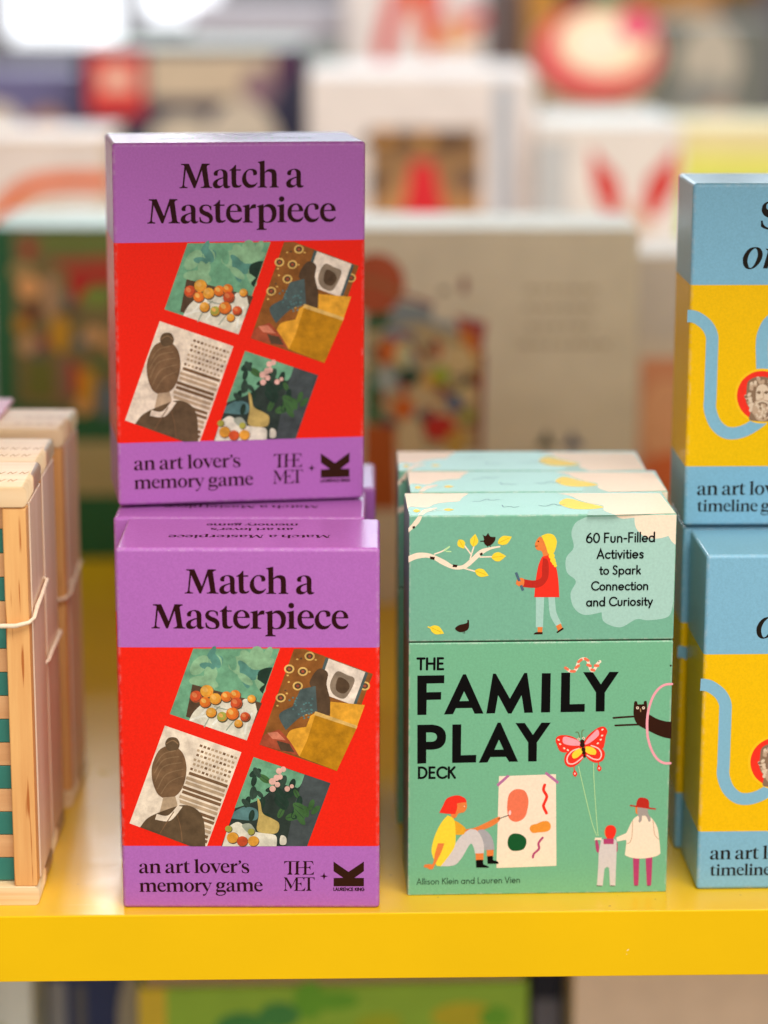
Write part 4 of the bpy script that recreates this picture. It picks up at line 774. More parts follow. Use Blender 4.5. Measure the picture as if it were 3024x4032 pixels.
  ('P', 'cream', ['-5266,109c -5002,1054 -4723,1310 -4434,1466 -4414,1298 -4877,620 -5072,102c']),
  ('S', 'cream', '-4830,783 -4100,1021', 30),
  ('P', 'yellow', ['-5438,937c -5384,712 -5289,634 -5200,750 -5108,925c -5180,1106 -5256,1229 -5360,1158']),
  ('S', 'gold', '-5422,936 -5174,927', 23),
  ('P', 'yellow', ['-4133,1089c -4054,912 -3923,849 -3804,938 -3682,1073c -3785,1216 -3892,1313 -4031,1260']),
  ('S', 'gold', '-4111,1088 -3772,1076', 23),
  ('S', 'slate', '-2773,2589 -2462,2647 -2125,3012 -1989,2801 -1595,2924', 38),
  ('S', 'slate', '-1573,1867 -1532,1463 -1256,1587 -1120,1414 -877,1573', 38),
  ('S', 'slate', '-20,1778 266,1600 650,1991 814,1748 1137,1906', 38),
 ],
 'ribbon': [
  ('B', 'blue', '-5597,9377 -5387,9362 -5121,9263 -4737,8961 -4513,8545 -4484,8090 -4486,6951 -4487,5806 -4486,5270 -4262,4655 -3870,4269 -3450,4175 -2998,4266 -2625,4457 -2255,4725 -1668,5261', 540),
  ('S', 'blue', '-2200,6334 -2240,7021 -2301,8085 -2245,8615 -1964,9144 -1372,9406 -470,9405 148,8988 399,8382 422,6938', 544),
  ('P', 'bandyellow', ['-1009,5834 -1212,5114 -1802,4669 -2552,4671 -3174,5120 -3430,5841 -3223,6559 -2635,7000 -1888,6999 -1267,6554']),
  ('P', 'red', ['-1115,5834 -1301,5177 -1839,4771 -2523,4773 -3091,5182 -3324,5841 -3136,6496 -2599,6899 -1917,6897 -1351,6491']),
  ('P', 'marble3', ['-2907,6031 -2848,6489 -2477,6686 -1946,6639 -1571,6295 -1486,5644 -1584,5031 -1876,4716 -2482,4718 -2751,4804 -2711,5188 -2906,5571']),
  ('P', 'marble', ['-1479,5912 -1507,5878 -1560,5867 -1619,5884 -1662,5921 -1671,5965 -1643,5999 -1590,6010 -1531,5993 -1488,5956']),
  ('P', 'marble2', ['-1865,6391 -1909,6384 -1958,6411 -1994,6462 -2004,6517 -1983,6555 -1940,6562 -1890,6535 -1854,6485 -1845,6430']),
  ('P', 'marble', ['-2616,6209 -2651,6183 -2706,6185 -2760,6214 -2793,6260 -2792,6305 -2758,6331 -2703,6329 -2648,6300 -2615,6254']),
  ('P', 'marble4', ['-2799,5403 -2782,5444 -2734,5470 -2674,5470 -2623,5446 -2602,5406 -2619,5365 -2667,5339 -2728,5338 -2778,5363']),
  ('P', 'marble3', ['-1605,5926 -1647,5913 -1699,5934 -1741,5980 -1757,6034 -1741,6075 -1700,6087 -1648,6067 -1605,6021 -1589,5967']),
  ('P', 'marble', ['-1702,5503 -1746,5498 -1794,5526 -1829,5578 -1837,5633 -1814,5671 -1771,5677 -1722,5648 -1688,5597 -1680,5541']),
  ('P', 'marble2', ['-2695,5124 -2732,5150 -2749,5204 -2739,5265 -2707,5309 -2665,5320 -2628,5293 -2611,5239 -2620,5179 -2652,5135']),
  ('P', 'marble', ['-2059,4991 -2091,4962 -2146,4960 -2203,4986 -2239,5030 -2241,5075 -2208,5104 -2153,5106 -2097,5080 -2061,5036']),
  ('P', 'marble4', ['-2819,5761 -2856,5737 -2910,5743 -2963,5777 -2992,5825 -2988,5869 -2951,5893 -2897,5887 -2844,5853 -2815,5805']),
  ('P', 'marble3', ['-1828,6259 -1824,6303 -1785,6341 -1728,6359 -1673,6349 -1642,6316 -1647,6271 -1686,6233 -1743,6216 -1798,6225']),
  ('P', 'marble', ['-2291,6490 -2276,6531 -2230,6559 -2169,6562 -2118,6540 -2096,6501 -2110,6459 -2157,6432 -2217,6428 -2269,6450']),
  ('P', 'marble2', ['-1803,5887 -1824,5927 -1814,5982 -1778,6030 -1729,6053 -1686,6042 -1665,6002 -1674,5947 -1710,5900 -1760,5877']),
  ('P', 'marble', ['-2867,5552 -2860,5596 -2819,5631 -2760,5646 -2706,5633 -2677,5598 -2685,5554 -2725,5518 -2784,5504 -2838,5517']),
  ('P', 'marble4', ['-2955,5730 -2954,5775 -2918,5816 -2862,5838 -2807,5832 -2774,5801 -2776,5756 -2811,5715 -2867,5693 -2922,5699']),
  ('P', 'marble3', ['-1875,6208 -1868,6252 -1828,6289 -1770,6304 -1715,6292 -1686,6257 -1693,6213 -1733,6177 -1791,6162 -1845,6174']),
  ('P', 'marble', ['-2282,6365 -2326,6360 -2373,6390 -2407,6442 -2414,6497 -2391,6534 -2347,6539 -2299,6510 -2266,6458 -2259,6402']),
  ('P', 'marble2', ['-2335,6540 -2377,6527 -2429,6548 -2471,6593 -2487,6647 -2471,6688 -2429,6701 -2377,6680 -2335,6634 -2319,6581']),
  ('P', 'marble', ['-1843,6165 -1865,6205 -1857,6260 -1823,6308 -1774,6333 -1731,6323 -1708,6284 -1716,6229 -1751,6180 -1800,6156']),
  ('P', 'marble4', ['-2817,5688 -2851,5717 -2864,5772 -2849,5831 -2813,5872 -2770,5879 -2736,5850 -2723,5795 -2738,5736 -2774,5695']),
  ('P', 'marble3', ['-2478,5014 -2469,5058 -2427,5093 -2368,5105 -2314,5091 -2286,5055 -2295,5011 -2337,4977 -2396,4964 -2450,4979']),
  ('P', 'marble', ['-2640,6296 -2660,6337 -2648,6391 -2610,6437 -2560,6458 -2517,6446 -2498,6405 -2509,6351 -2547,6305 -2597,6284']),
  ('P', 'marble2', ['-1718,6210 -1743,6174 -1795,6158 -1855,6170 -1900,6204 -1913,6247 -1888,6283 -1836,6298 -1776,6287 -1731,6253']),
  ('P', 'marble', ['-2626,6297 -2625,6342 -2591,6383 -2535,6407 -2480,6402 -2447,6372 -2447,6328 -2482,6286 -2537,6262 -2592,6267']),
  ('P', 'marble4', ['-1670,5142 -1711,5127 -1764,5144 -1809,5187 -1829,5239 -1816,5282 -1776,5297 -1722,5281 -1677,5238 -1657,5185']),
  ('P', 'marble3', ['-2087,4947 -2108,4988 -2098,5042 -2061,5090 -2012,5113 -1968,5102 -1948,5062 -1957,5007 -1994,4959 -2043,4936']),
  ('P', 'marble', ['-1730,5538 -1756,5575 -1753,5631 -1724,5684 -1678,5713 -1634,5708 -1608,5671 -1610,5615 -1640,5563 -1685,5533']),
  ('P', 'marble2', ['-1680,5365 -1700,5406 -1688,5460 -1649,5506 -1599,5527 -1556,5514 -1537,5473 -1549,5419 -1587,5373 -1637,5352']),
  ('P', 'marble', ['-1612,5597 -1647,5570 -1702,5572 -1757,5601 -1790,5647 -1789,5691 -1755,5718 -1700,5716 -1645,5687 -1612,5641']),
  ('P', 'marble4', ['-1844,5062 -1867,5025 -1918,5007 -1979,5015 -2026,5047 -2040,5090 -2018,5128 -1966,5146 -1906,5137 -1859,5105']),
  ('P', 'marble3', ['-1678,5714 -1722,5712 -1768,5744 -1798,5799 -1802,5854 -1777,5890 -1733,5892 -1686,5860 -1656,5806 -1652,5750']),
  ('P', 'marble', ['-2652,6116 -2696,6113 -2743,6144 -2774,6198 -2779,6254 -2754,6290 -2711,6293 -2664,6262 -2632,6208 -2628,6153']),
  ('P', 'marble2', ['-1725,5522 -1743,5564 -1730,5617 -1690,5662 -1639,5681 -1596,5667 -1578,5625 -1592,5572 -1632,5527 -1683,5508']),
  ('P', 'marble', ['-1778,6194 -1800,6233 -1793,6288 -1758,6337 -1710,6361 -1666,6352 -1644,6312 -1652,6258 -1686,6209 -1735,6184']),
  ('P', 'marble4', ['-2657,5537 -2701,5531 -2749,5559 -2784,5611 -2792,5666 -2770,5704 -2727,5710 -2678,5682 -2643,5630 -2635,5575']),
  ('P', 'marble3', ['-1656,5188 -1688,5158 -1743,5155 -1800,5179 -1837,5221 -1840,5266 -1808,5296 -1753,5300 -1696,5275 -1659,5233']),
  ('P', 'marble', ['-2613,6116 -2646,6088 -2701,6088 -2757,6115 -2792,6159 -2793,6204 -2759,6232 -2704,6232 -2649,6205 -2614,6161']),
  ('P', 'marble2', ['-1696,5869 -1740,5877 -1778,5919 -1795,5979 -1785,6033 -1752,6061 -1709,6053 -1671,6011 -1653,5951 -1663,5897']),
  ('P', 'marble', ['-1535,5665 -1559,5629 -1611,5613 -1671,5624 -1717,5658 -1730,5701 -1706,5737 -1653,5753 -1593,5742 -1548,5708']),
  ('P', 'marble4', ['-1765,5530 -1795,5564 -1800,5620 -1777,5676 -1735,5711 -1691,5712 -1661,5677 -1656,5622 -1679,5566 -1721,5531']),
  ('P', 'marble3', ['-2999,5807 -2982,5848 -2934,5874 -2873,5874 -2823,5850 -2802,5810 -2819,5769 -2867,5743 -2927,5743 -2978,5767']),
  ('P', 'marble', ['-2154,4961 -2188,4991 -2200,5046 -2185,5105 -2149,5145 -2105,5152 -2071,5122 -2059,5067 -2074,5008 -2110,4967']),
  ('P', 'marble2', ['-2623,6280 -2665,6266 -2717,6285 -2761,6329 -2779,6382 -2765,6424 -2723,6438 -2671,6420 -2627,6375 -2609,6322']),
  ('P', 'marble', ['-2620,5454 -2641,5416 -2692,5397 -2753,5404 -2800,5435 -2816,5477 -2794,5515 -2743,5534 -2683,5527 -2635,5497']),
  ('P', 'marble4', ['-2532,5233 -2573,5217 -2626,5233 -2672,5276 -2692,5328 -2680,5371 -2640,5387 -2586,5371 -2540,5328 -2520,5276']),
  ('P', 'marble3', ['-1718,5285 -1758,5265 -1812,5277 -1860,5316 -1885,5367 -1876,5411 -1837,5430 -1782,5418 -1734,5379 -1709,5328']),
  ('P', 'marble', ['-2819,5766 -2848,5801 -2851,5856 -2827,5912 -2784,5946 -2740,5945 -2711,5911 -2708,5855 -2732,5799 -2774,5765']),
  ('P', 'marble2', ['-2091,4794 -2110,4835 -2098,4889 -2060,4936 -2009,4956 -1966,4944 -1947,4903 -1959,4849 -1997,4802 -2048,4781']),
  ('P', 'marble', ['-2633,5420 -2657,5383 -2709,5366 -2769,5376 -2815,5409 -2828,5452 -2805,5489 -2753,5506 -2692,5496 -2647,5463']),
  ('P', 'marble4', ['-2612,5394 -2641,5360 -2695,5351 -2753,5369 -2795,5408 -2803,5452 -2774,5485 -2720,5495 -2661,5476 -2620,5438']),
  ('P', 'marble3', ['-2164,6479 -2157,6523 -2117,6559 -2058,6574 -2004,6562 -1975,6527 -1982,6484 -2022,6447 -2080,6433 -2135,6445']),
  ('P', 'marble', ['-2599,6258 -2644,6260 -2687,6296 -2712,6352 -2711,6408 -2683,6441 -2638,6439 -2595,6403 -2569,6347 -2571,6291']),
  ('P', 'marble2', ['-1544,5598 -1588,5591 -1637,5617 -1674,5668 -1684,5723 -1663,5762 -1620,5769 -1570,5743 -1534,5692 -1524,5637']),
  ('P', 'marble', ['-1890,6201 -1933,6213 -1966,6259 -1978,6319 -1963,6372 -1927,6397 -1884,6384 -1851,6339 -1839,6278 -1854,6225']),
  ('P', 'marble4', ['-2709,5295 -2743,5325 -2755,5380 -2741,5439 -2705,5480 -2661,5487 -2627,5457 -2615,5403 -2629,5343 -2665,5302']),
  ('P', 'marble3', ['-1832,5407 -1824,5451 -1782,5485 -1723,5498 -1669,5483 -1641,5447 -1650,5403 -1692,5369 -1751,5357 -1805,5371']),
  ('P', 'marble', ['-1664,5343 -1700,5370 -1715,5424 -1704,5485 -1670,5527 -1627,5537 -1592,5509 -1576,5455 -1588,5395 -1621,5352']),
  ('P', 'marble2', ['-2601,5129 -2645,5134 -2685,5173 -2707,5232 -2702,5287 -2671,5318 -2627,5313 -2586,5274 -2564,5216 -2570,5160']),
  ('P', 'marble', ['-1936,5259 -1939,5304 -1908,5349 -1855,5376 -1799,5377 -1763,5349 -1760,5304 -1791,5259 -1845,5231 -1900,5231']),
  ('P', 'marble4', ['-2571,6400 -2591,6361 -2642,6340 -2702,6345 -2750,6374 -2767,6416 -2747,6455 -2697,6476 -2636,6471 -2588,6442']),
  ('P', 'marble3', ['-2582,6372 -2623,6391 -2650,6441 -2652,6502 -2630,6552 -2591,6571 -2550,6552 -2523,6502 -2521,6441 -2543,6391']),
  ('P', 'marble', ['-2476,5009 -2518,4996 -2570,5017 -2612,5063 -2628,5117 -2612,5159 -2570,5171 -2518,5150 -2476,5104 -2460,5050']),
  ('P', 'marble2', ['-2860,5854 -2869,5898 -2845,5947 -2796,5982 -2742,5991 -2703,5968 -2694,5924 -2718,5875 -2766,5840 -2821,5832']),
  ('P', 'marble', ['-1562,5993 -1602,5976 -1656,5990 -1703,6031 -1725,6083 -1714,6126 -1674,6143 -1620,6129 -1573,6088 -1551,6036']),
  ('P', 'marble4', ['-2780,5624 -2805,5662 -2802,5717 -2771,5769 -2725,5798 -2681,5792 -2656,5754 -2659,5699 -2690,5647 -2736,5618']),
  ('P', 'marble3', ['-1623,6159 -1651,6126 -1705,6117 -1764,6136 -1805,6174 -1813,6219 -1784,6251 -1730,6260 -1671,6242 -1630,6203']),
  ('P', 'marble', ['-2593,5132 -2636,5140 -2675,5182 -2692,5242 -2683,5296 -2650,5325 -2606,5317 -2568,5275 -2551,5216 -2560,5161']),
  ('P', 'marble2', ['-1866,5391 -1850,5432 -1802,5459 -1742,5461 -1691,5438 -1669,5398 -1685,5356 -1732,5330 -1793,5328 -1844,5351']),
  ('P', 'marble', ['-2454,6272 -2494,6255 -2547,6269 -2594,6310 -2616,6362 -2605,6405 -2565,6422 -2511,6408 -2465,6367 -2442,6315']),
  ('P', 'marble4', ['-2539,6331 -2578,6353 -2601,6405 -2598,6466 -2572,6513 -2531,6529 -2492,6507 -2469,6455 -2471,6394 -2498,6347']),
  ('P', 'marble3', ['-1820,5100 -1836,5142 -1819,5195 -1777,5238 -1725,5254 -1683,5238 -1667,5196 -1684,5143 -1726,5100 -1778,5084']),
  ('P', 'marble', ['-1654,5208 -1696,5194 -1748,5213 -1792,5257 -1810,5311 -1796,5353 -1754,5367 -1702,5348 -1658,5303 -1640,5250']),
  ('P', 'marble2', ['-1759,6181 -1804,6187 -1843,6228 -1863,6286 -1856,6341 -1825,6371 -1781,6365 -1741,6325 -1721,6266 -1728,6211']),
  ('P', 'marble', ['-1491,5742 -1525,5714 -1580,5714 -1635,5741 -1670,5785 -1671,5830 -1638,5858 -1583,5859 -1527,5831 -1492,5787']),
  ('P', 'marble4', ['-2730,5433 -2728,5478 -2693,5519 -2637,5541 -2582,5536 -2549,5505 -2550,5460 -2586,5419 -2642,5397 -2697,5402']),
  ('P', 'marble3', ['-1915,4961 -1959,4968 -1999,5008 -2019,5067 -2012,5122 -1980,5152 -1936,5146 -1896,5106 -1876,5047 -1883,4992']),
  ('P', 'marble', ['-2401,6475 -2443,6491 -2473,6538 -2481,6599 -2462,6651 -2425,6673 -2383,6657 -2352,6610 -2345,6549 -2363,6497']),
  ('P', 'marble2', ['-1750,5876 -1778,5912 -1778,5968 -1751,6022 -1707,6054 -1663,6051 -1635,6015 -1635,5959 -1662,5905 -1706,5874']),
  ('P', 'marble', ['-2229,6366 -2261,6399 -2267,6454 -2247,6511 -2207,6548 -2163,6550 -2132,6518 -2125,6462 -2146,6405 -2185,6369']),
  ('P', 'marble4', ['-2735,5142 -2765,5177 -2769,5232 -2746,5288 -2705,5323 -2660,5324 -2630,5290 -2626,5234 -2649,5178 -2691,5143']),
  ('P', 'marble3', ['-1743,5663 -1741,5707 -1705,5748 -1650,5770 -1594,5765 -1561,5733 -1563,5689 -1598,5648 -1654,5626 -1709,5631']),
  ('P', 'marble4', ['-2445,6221 -2239,6365 -1992,6242 -1918,5875 -1953,5569 -2207,5493 -2438,5585 -2493,5877']),
  ('P', 'marble3', ['-2468,5999 -2364,6075 -2271,5998 -2359,5922']),
  ('P', 'marble3', ['-2135,5998 -2032,6074 -1939,6013 -2026,5921']),
  ('S', 'marble5', '-2422,5983 -2300,5968', 30),
  ('S', 'marble5', '-2118,5967 -1983,5990', 30),
  ('S', 'marble', '-2197,6044 -2143,5799 -2215,5707 -2291,5723', 45),
  ('P', 'marble', ['-2514,5609 -2213,5661 -1878,5607 -1772,5185 -1955,4801 -2179,4717 -2425,4803 -2605,5187']),
  ('P', 'marble2', ['-2037,4893 -2065,4886 -2100,4903 -2128,4936 -2138,4974 -2126,5001 -2097,5008 -2062,4991 -2035,4958 -2025,4920']),
  ('P', 'marble3', ['-1913,4939 -1938,4956 -1951,4993 -1946,5035 -1926,5067 -1898,5076 -1873,5059 -1860,5022 -1865,4980 -1885,4948']),
  ('P', 'marble2', ['-1886,4839 -1916,4836 -1949,4857 -1972,4893 -1978,4931 -1963,4957 -1933,4960 -1901,4939 -1877,4903 -1872,4865']),
  ('P', 'marble4', ['-1952,4918 -1982,4919 -2012,4944 -2030,4983 -2030,5022 -2012,5045 -1982,5043 -1953,5019 -1934,4980 -1934,4941']),
  ('P', 'marble2', ['-1999,5046 -2029,5047 -2059,5072 -2078,5110 -2079,5149 -2061,5172 -2031,5171 -2001,5147 -1982,5108 -1981,5070']),
  ('P', 'marble3', ['-2013,5357 -2038,5375 -2051,5412 -2046,5454 -2025,5485 -1997,5494 -1972,5476 -1960,5440 -1965,5398 -1985,5366']),
  ('P', 'marble2', ['-2230,5276 -2256,5292 -2271,5328 -2268,5370 -2250,5403 -2223,5413 -2197,5398 -2182,5362 -2184,5319 -2203,5286']),
  ('P', 'marble4', ['-2247,5324 -2262,5351 -2255,5389 -2231,5422 -2198,5440 -2168,5434 -2154,5407 -2160,5369 -2185,5335 -2218,5318']),
  ('P', 'marble2', ['-2448,5453 -2475,5466 -2494,5500 -2496,5543 -2482,5577 -2456,5591 -2428,5578 -2410,5544 -2407,5501 -2422,5467']),
  ('P', 'marble3', ['-1993,4993 -2015,5015 -2020,5053 -2006,5093 -1980,5120 -1950,5123 -1929,5101 -1924,5063 -1937,5023 -1964,4996']),
  ('P', 'marble2', ['-2167,4980 -2196,4987 -2221,5016 -2232,5058 -2225,5096 -2203,5114 -2174,5108 -2149,5078 -2138,5036 -2145,4999']),
  ('P', 'marble4', ['-2278,5114 -2307,5108 -2341,5125 -2368,5159 -2377,5197 -2365,5224 -2336,5230 -2302,5213 -2275,5179 -2266,5141']),
  ('P', 'marble2', ['-2396,4930 -2426,4930 -2457,4954 -2477,4992 -2478,5030 -2461,5054 -2431,5054 -2400,5030 -2381,4992 -2379,4954']),
  ('P', 'marble3', ['-2010,4901 -2038,4910 -2060,4942 -2068,4985 -2057,5021 -2033,5038 -2004,5028 -1982,4996 -1975,4954 -1986,4917']),
  ('P', 'marble2', ['-2098,4907 -2116,4932 -2115,4970 -2096,5007 -2066,5029 -2036,5027 -2018,5003 -2019,4964 -2038,4927 -2068,4905']),
  ('P', 'marble4', ['-2397,5341 -2425,5350 -2448,5381 -2457,5423 -2447,5460 -2424,5478 -2395,5469 -2372,5438 -2364,5395 -2373,5359']),
  ('P', 'marble2', ['-2162,5262 -2191,5255 -2226,5271 -2253,5305 -2264,5342 -2252,5369 -2223,5376 -2188,5360 -2161,5326 -2151,5289']),
  ('P', 'marble3', ['-2118,4772 -2147,4781 -2171,4812 -2180,4854 -2172,4891 -2149,4909 -2120,4900 -2096,4870 -2087,4828 -2095,4790']),
  ('P', 'marble2', ['-2152,5185 -2180,5196 -2201,5229 -2206,5272 -2193,5307 -2168,5322 -2140,5311 -2120,5278 -2115,5236 -2127,5200']),
  ('P', 'marble4', ['-1972,5238 -1996,5256 -2007,5293 -2000,5335 -1978,5365 -1949,5373 -1925,5354 -1914,5317 -1922,5275 -1944,5245']),
  ('P', 'marble2', ['-2224,5086 -2241,5112 -2237,5150 -2215,5185 -2184,5205 -2154,5201 -2138,5175 -2141,5137 -2163,5101 -2195,5082']),
  ('P', 'marble3', ['-2408,4876 -2437,4881 -2464,4910 -2476,4951 -2471,4989 -2450,5009 -2420,5003 -2394,4975 -2381,4933 -2386,4896']),
  ('P', 'marble2', ['-2096,4894 -2120,4913 -2130,4950 -2123,4992 -2101,5022 -2072,5029 -2048,5010 -2038,4973 -2045,4931 -2067,4901']),
  ('P', 'marble4', ['-2198,4872 -2227,4868 -2260,4889 -2284,4925 -2290,4963 -2275,4988 -2246,4992 -2213,4972 -2189,4936 -2183,4897']),
  ('P', 'marble2', ['-2103,5178 -2129,5193 -2146,5228 -2145,5271 -2129,5304 -2102,5316 -2075,5302 -2059,5267 -2059,5224 -2076,5190']),
  ('P', 'marble3', ['-1970,4891 -1994,4909 -2006,4946 -2000,4988 -1979,5019 -1950,5027 -1926,5010 -1914,4973 -1920,4931 -1941,4900']),
  ('P', 'marble2', ['-2297,5291 -2325,5302 -2345,5336 -2349,5378 -2335,5414 -2310,5428 -2282,5417 -2262,5383 -2258,5341 -2272,5305']),
  ('P', 'marble4', ['-2387,5273 -2402,5300 -2396,5337 -2372,5371 -2339,5389 -2310,5383 -2295,5357 -2301,5319 -2325,5285 -2358,5267']),
  ('P', 'marble2', ['-2394,4878 -2422,4887 -2446,4918 -2454,4960 -2445,4997 -2421,5014 -2393,5006 -2369,4975 -2361,4932 -2370,4895']),
  ('P', 'marble3', ['-2227,5242 -2256,5238 -2290,5257 -2314,5293 -2321,5331 -2307,5357 -2278,5361 -2244,5341 -2220,5306 -2213,5268']),
  ('P', 'marble2', ['-2207,5337 -2235,5348 -2255,5381 -2260,5424 -2248,5460 -2223,5475 -2195,5464 -2174,5431 -2169,5388 -2182,5353']),
  ('P', 'marble4', ['-2332,4835 -2348,4861 -2344,4899 -2322,4934 -2290,4954 -2261,4950 -2245,4923 -2249,4885 -2271,4850 -2303,4831']),
  ('P', 'marble2', ['-2248,5015 -2264,5041 -2260,5079 -2237,5115 -2205,5133 -2176,5129 -2160,5103 -2164,5065 -2187,5030 -2219,5011']),
  ('P', 'marble3', ['-2269,5389 -2299,5392 -2327,5418 -2344,5458 -2342,5496 -2323,5518 -2293,5515 -2264,5489 -2248,5449 -2250,5411']),
  ('S', 'marble5', '-2359,5493 -2209,5539 -2041,5492', 38),
  ('S', 'marble2', '-2212,5615 -2391,5555 -2492,5417', 61),
  ('S', 'marble2', '-2181,5615 -1997,5554 -1886,5415', 61),
 ],
 'bluetitle': [
  ('P', 'inkdark', ['-1821,14099c -1891,14099c -1926,14237 -2036,14267 -2165,14267 -2283,14237 -2329,14139 -2305,14021 -2193,13942 -1990,13843 -1828,13744 -1743,13605 -1718,13467 -1771,13289 -1905,13161 -2123,13121 -2302,13141 -2443,13191 -2535,13260c -2538,13511c -2465,13511c -2419,13349 -2286,13230 -2125,13194 -1987,13220 -1911,13309 -1935,13428 -2038,13527 -2241,13636 -2423,13744 -2513,13902 -2518,14060 -2460,14208 -2325,14306 -2148,14336 -1968,14316 -1837,14257c']),
  ('P', 'inkdark', ['-3270,11822 -3245,11962 -3142,12160 -2969,12319 -2771,12368 -2592,12348 -2468,12239 -2412,12060 -2454,11841 -2566,11642 -2759,11463 -2977,11408 -3138,11464 -3239,11603', '-3057,11723 -3044,11922 -2943,12150 -2789,12299 -2699,12289 -2641,12160 -2629,12001 -2682,11802 -2783,11583 -2899,11473 -2990,11503']),
  ('P', 'inkdark', ['-2380,11443c -2170,11442c -1992,12278c -2291,12302c -2270,12259c -2199,12219c -2205,12119c']),
  ('P', 'inkdark', ['-2060,11960c -1931,12238 -1795,12327 -1714,12298c -1745,12079c -1886,12099 -2020,11960 -2064,11801c']),
 ],
 'bluesub': [
  ('T', 'inkdark', 'serif', 'an art lover’s', [-4944, 1407, -320, 1407], 1),
  ('T', 'inkdark', 'serif', 'timeline game', [-4921, 658, -297, 658], 1),
 ],
 'tanprint': [
  ('P', '#B5522A', ['-2042,19996 -2379,18892 -3269,18207 -4372,18205 -5263,18888 -5602,19991 -5260,21091 -4372,21771 -3275,21772 -2385,21096']),
  ('S', '#A8693A', '-4423,20234 -3341,19934 -2256,19209', 361),
  ('P', '#1A5A38', ['-4424,18113c -2615,18298c -3578,16407c -3698,15305c -4424,15181c']),
  ('P', '#86949C', ['-2496,18966c -447,18605c -192,16412c -1400,16166c -3216,17140c']),
  ('P', '#8E9CA6', ['-442,17875c 1007,17634c 1503,16170c 177,15433c -552,15922c']),
  ('P', '#B9A57C', ['-4303,17139c -1044,17631c 1012,17025c 2717,15682c 2597,9625c -4303,9615c']),
  ('P', '#B02C22', ['1164,10760 1085,10637 933,10584 766,10620 647,10733 623,10878 702,11001 854,11054 1021,11018 1140,10905']),
  ('P', '#D8A23A', ['1571,12109 1358,11883 1105,11816 907,11935 841,12194 932,12493 1145,12719 1398,12785 1595,12667 1661,12408']),
  ('P', '#2A3A34', ['-520,11328 -825,11328 -1103,11548 -1248,11903 -1206,12257 -992,12476 -688,12476 -410,12257 -264,11902 -306,11547']),
  ('P', '#D8A23A', ['-400,12112 -552,12012 -709,12012 -811,12110 -819,12269 -730,12429 -579,12528 -422,12528 -320,12430 -312,12271']),
  ('P', '#D8A23A', ['2599,14113 2437,13827 2189,13696 1950,13768 1812,14017 1827,14347 1989,14632 2236,14763 2475,14691 2613,14442']),
  ('P', '#5E7A34', ['-3187,16113 -3380,16155 -3517,16313 -3545,16528 -3453,16716 -3277,16807 -3084,16765 -2947,16607 -2919,16393 -3010,16204']),
  ('P', '#5E7A34', ['-3640,14030 -3893,13947 -4189,14057 -4415,14318 -4485,14629 -4371,14873 -4118,14956 -3823,14846 -3596,14586 -3526,14274']),
  ('P', '#D9C9A4', ['436,15576 328,15261 135,15085 -68,15116 -204,15341 -220,15675 -111,15989 81,16164 284,16134 420,15909']),
  ('P', '#2E3E5C', ['1326,14348 1253,14167 1111,14069 955,14091 843,14225 819,14420 892,14601 1034,14699 1191,14677 1303,14543']),
  ('P', '#B02C22', ['-2064,14750 -2237,14645 -2491,14679 -2728,14838 -2859,15062 -2832,15264 -2659,15368 -2406,15334 -2168,15175 -2038,14952']),
  ('P', '#2A3A34', ['-3465,15127 -3693,15159 -3908,15384 -4027,15716 -4005,16028 -3850,16201 -3622,16169 -3408,15944 -3289,15613 -3310,15300']),
  ('P', '#2E3E5C', ['-1844,12461 -2096,12388 -2293,12429 -2360,12568 -2272,12751 -2061,12909 -1810,12981 -1613,12941 -1546,12802 -1634,12619']),
  ('P', '#5E7A34', ['-2467,15760 -2701,15815 -2886,16049 -2952,16372 -2874,16660 -2681,16804 -2447,16749 -2262,16516 -2196,16193 -2274,15904']),
  ('P', '#7A3440', ['1455,12087 1221,12169 1071,12395 1063,12679 1198,12912 1426,13006 1659,12924 1809,12698 1819,12414 1683,12180']),
  ('P', '#5E7A34', ['1826,13508 1741,13283 1545,13154 1314,13171 1136,13327 1079,13562 1165,13787 1361,13916 1592,13899 1769,13743']),
  ('P', '#C4602A', ['-921,12409 -1183,12209 -1411,12153 -1520,12263 -1466,12495 -1271,12762 -1010,12962 -782,13017 -674,12908 -727,12676']),
  ('P', '#2E3E5C', ['-3019,14463 -3138,14378 -3416,14360 -3747,14416 -4004,14524 -4089,14643 -3970,14728 -3692,14746 -3362,14690 -3105,14582']),
  ('P', '#8FA8B0', ['-2293,16289 -2525,16031 -2793,15945 -2996,16065 -3056,16343 -2949,16675 -2718,16932 -2449,17018 -2246,16899 -2187,16621']),
  ('P', '#D9C9A4', ['-3539,10210 -3743,10113 -3943,10143 -4062,10289 -4055,10495 -3924,10683 -3720,10780 -3520,10749 -3401,10604 -3408,10398']),
  ('P', '#2E3E5C', ['722,12927 680,12690 572,12545 438,12546 331,12693 290,12930 332,13166 440,13311 574,13310 681,13163']),
  ('P', '#7A3440', ['-1546,13019 -1603,12826 -1752,12706 -1937,12707 -2086,12826 -2144,13020 -2087,13213 -1938,13332 -1753,13332 -1604,13212']),
  ('P', '#7A3440', ['-3030,15815 -3119,15726 -3276,15707 -3443,15766 -3555,15880 -3570,16006 -3481,16095 -3323,16114 -3156,16055 -3044,15941']),
  ('P', '#5E7A34', ['-1597,11921 -1884,11746 -2158,11743 -2313,11912 -2290,12189 -2098,12468 -1811,12642 -1538,12646 -1383,12477 -1405,12200']),
  ('P', '#2E3E5C', ['-444,10835 -580,10521 -760,10354 -916,10398 -988,10637 -948,10978 -812,11292 -632,11458 -476,11414 -404,11176']),
  ('P', '#B02C22', ['-1991,13326 -2200,13333 -2375,13478 -2450,13706 -2394,13928 -2231,14060 -2022,14053 -1846,13908 -1772,13681 -1827,13459']),
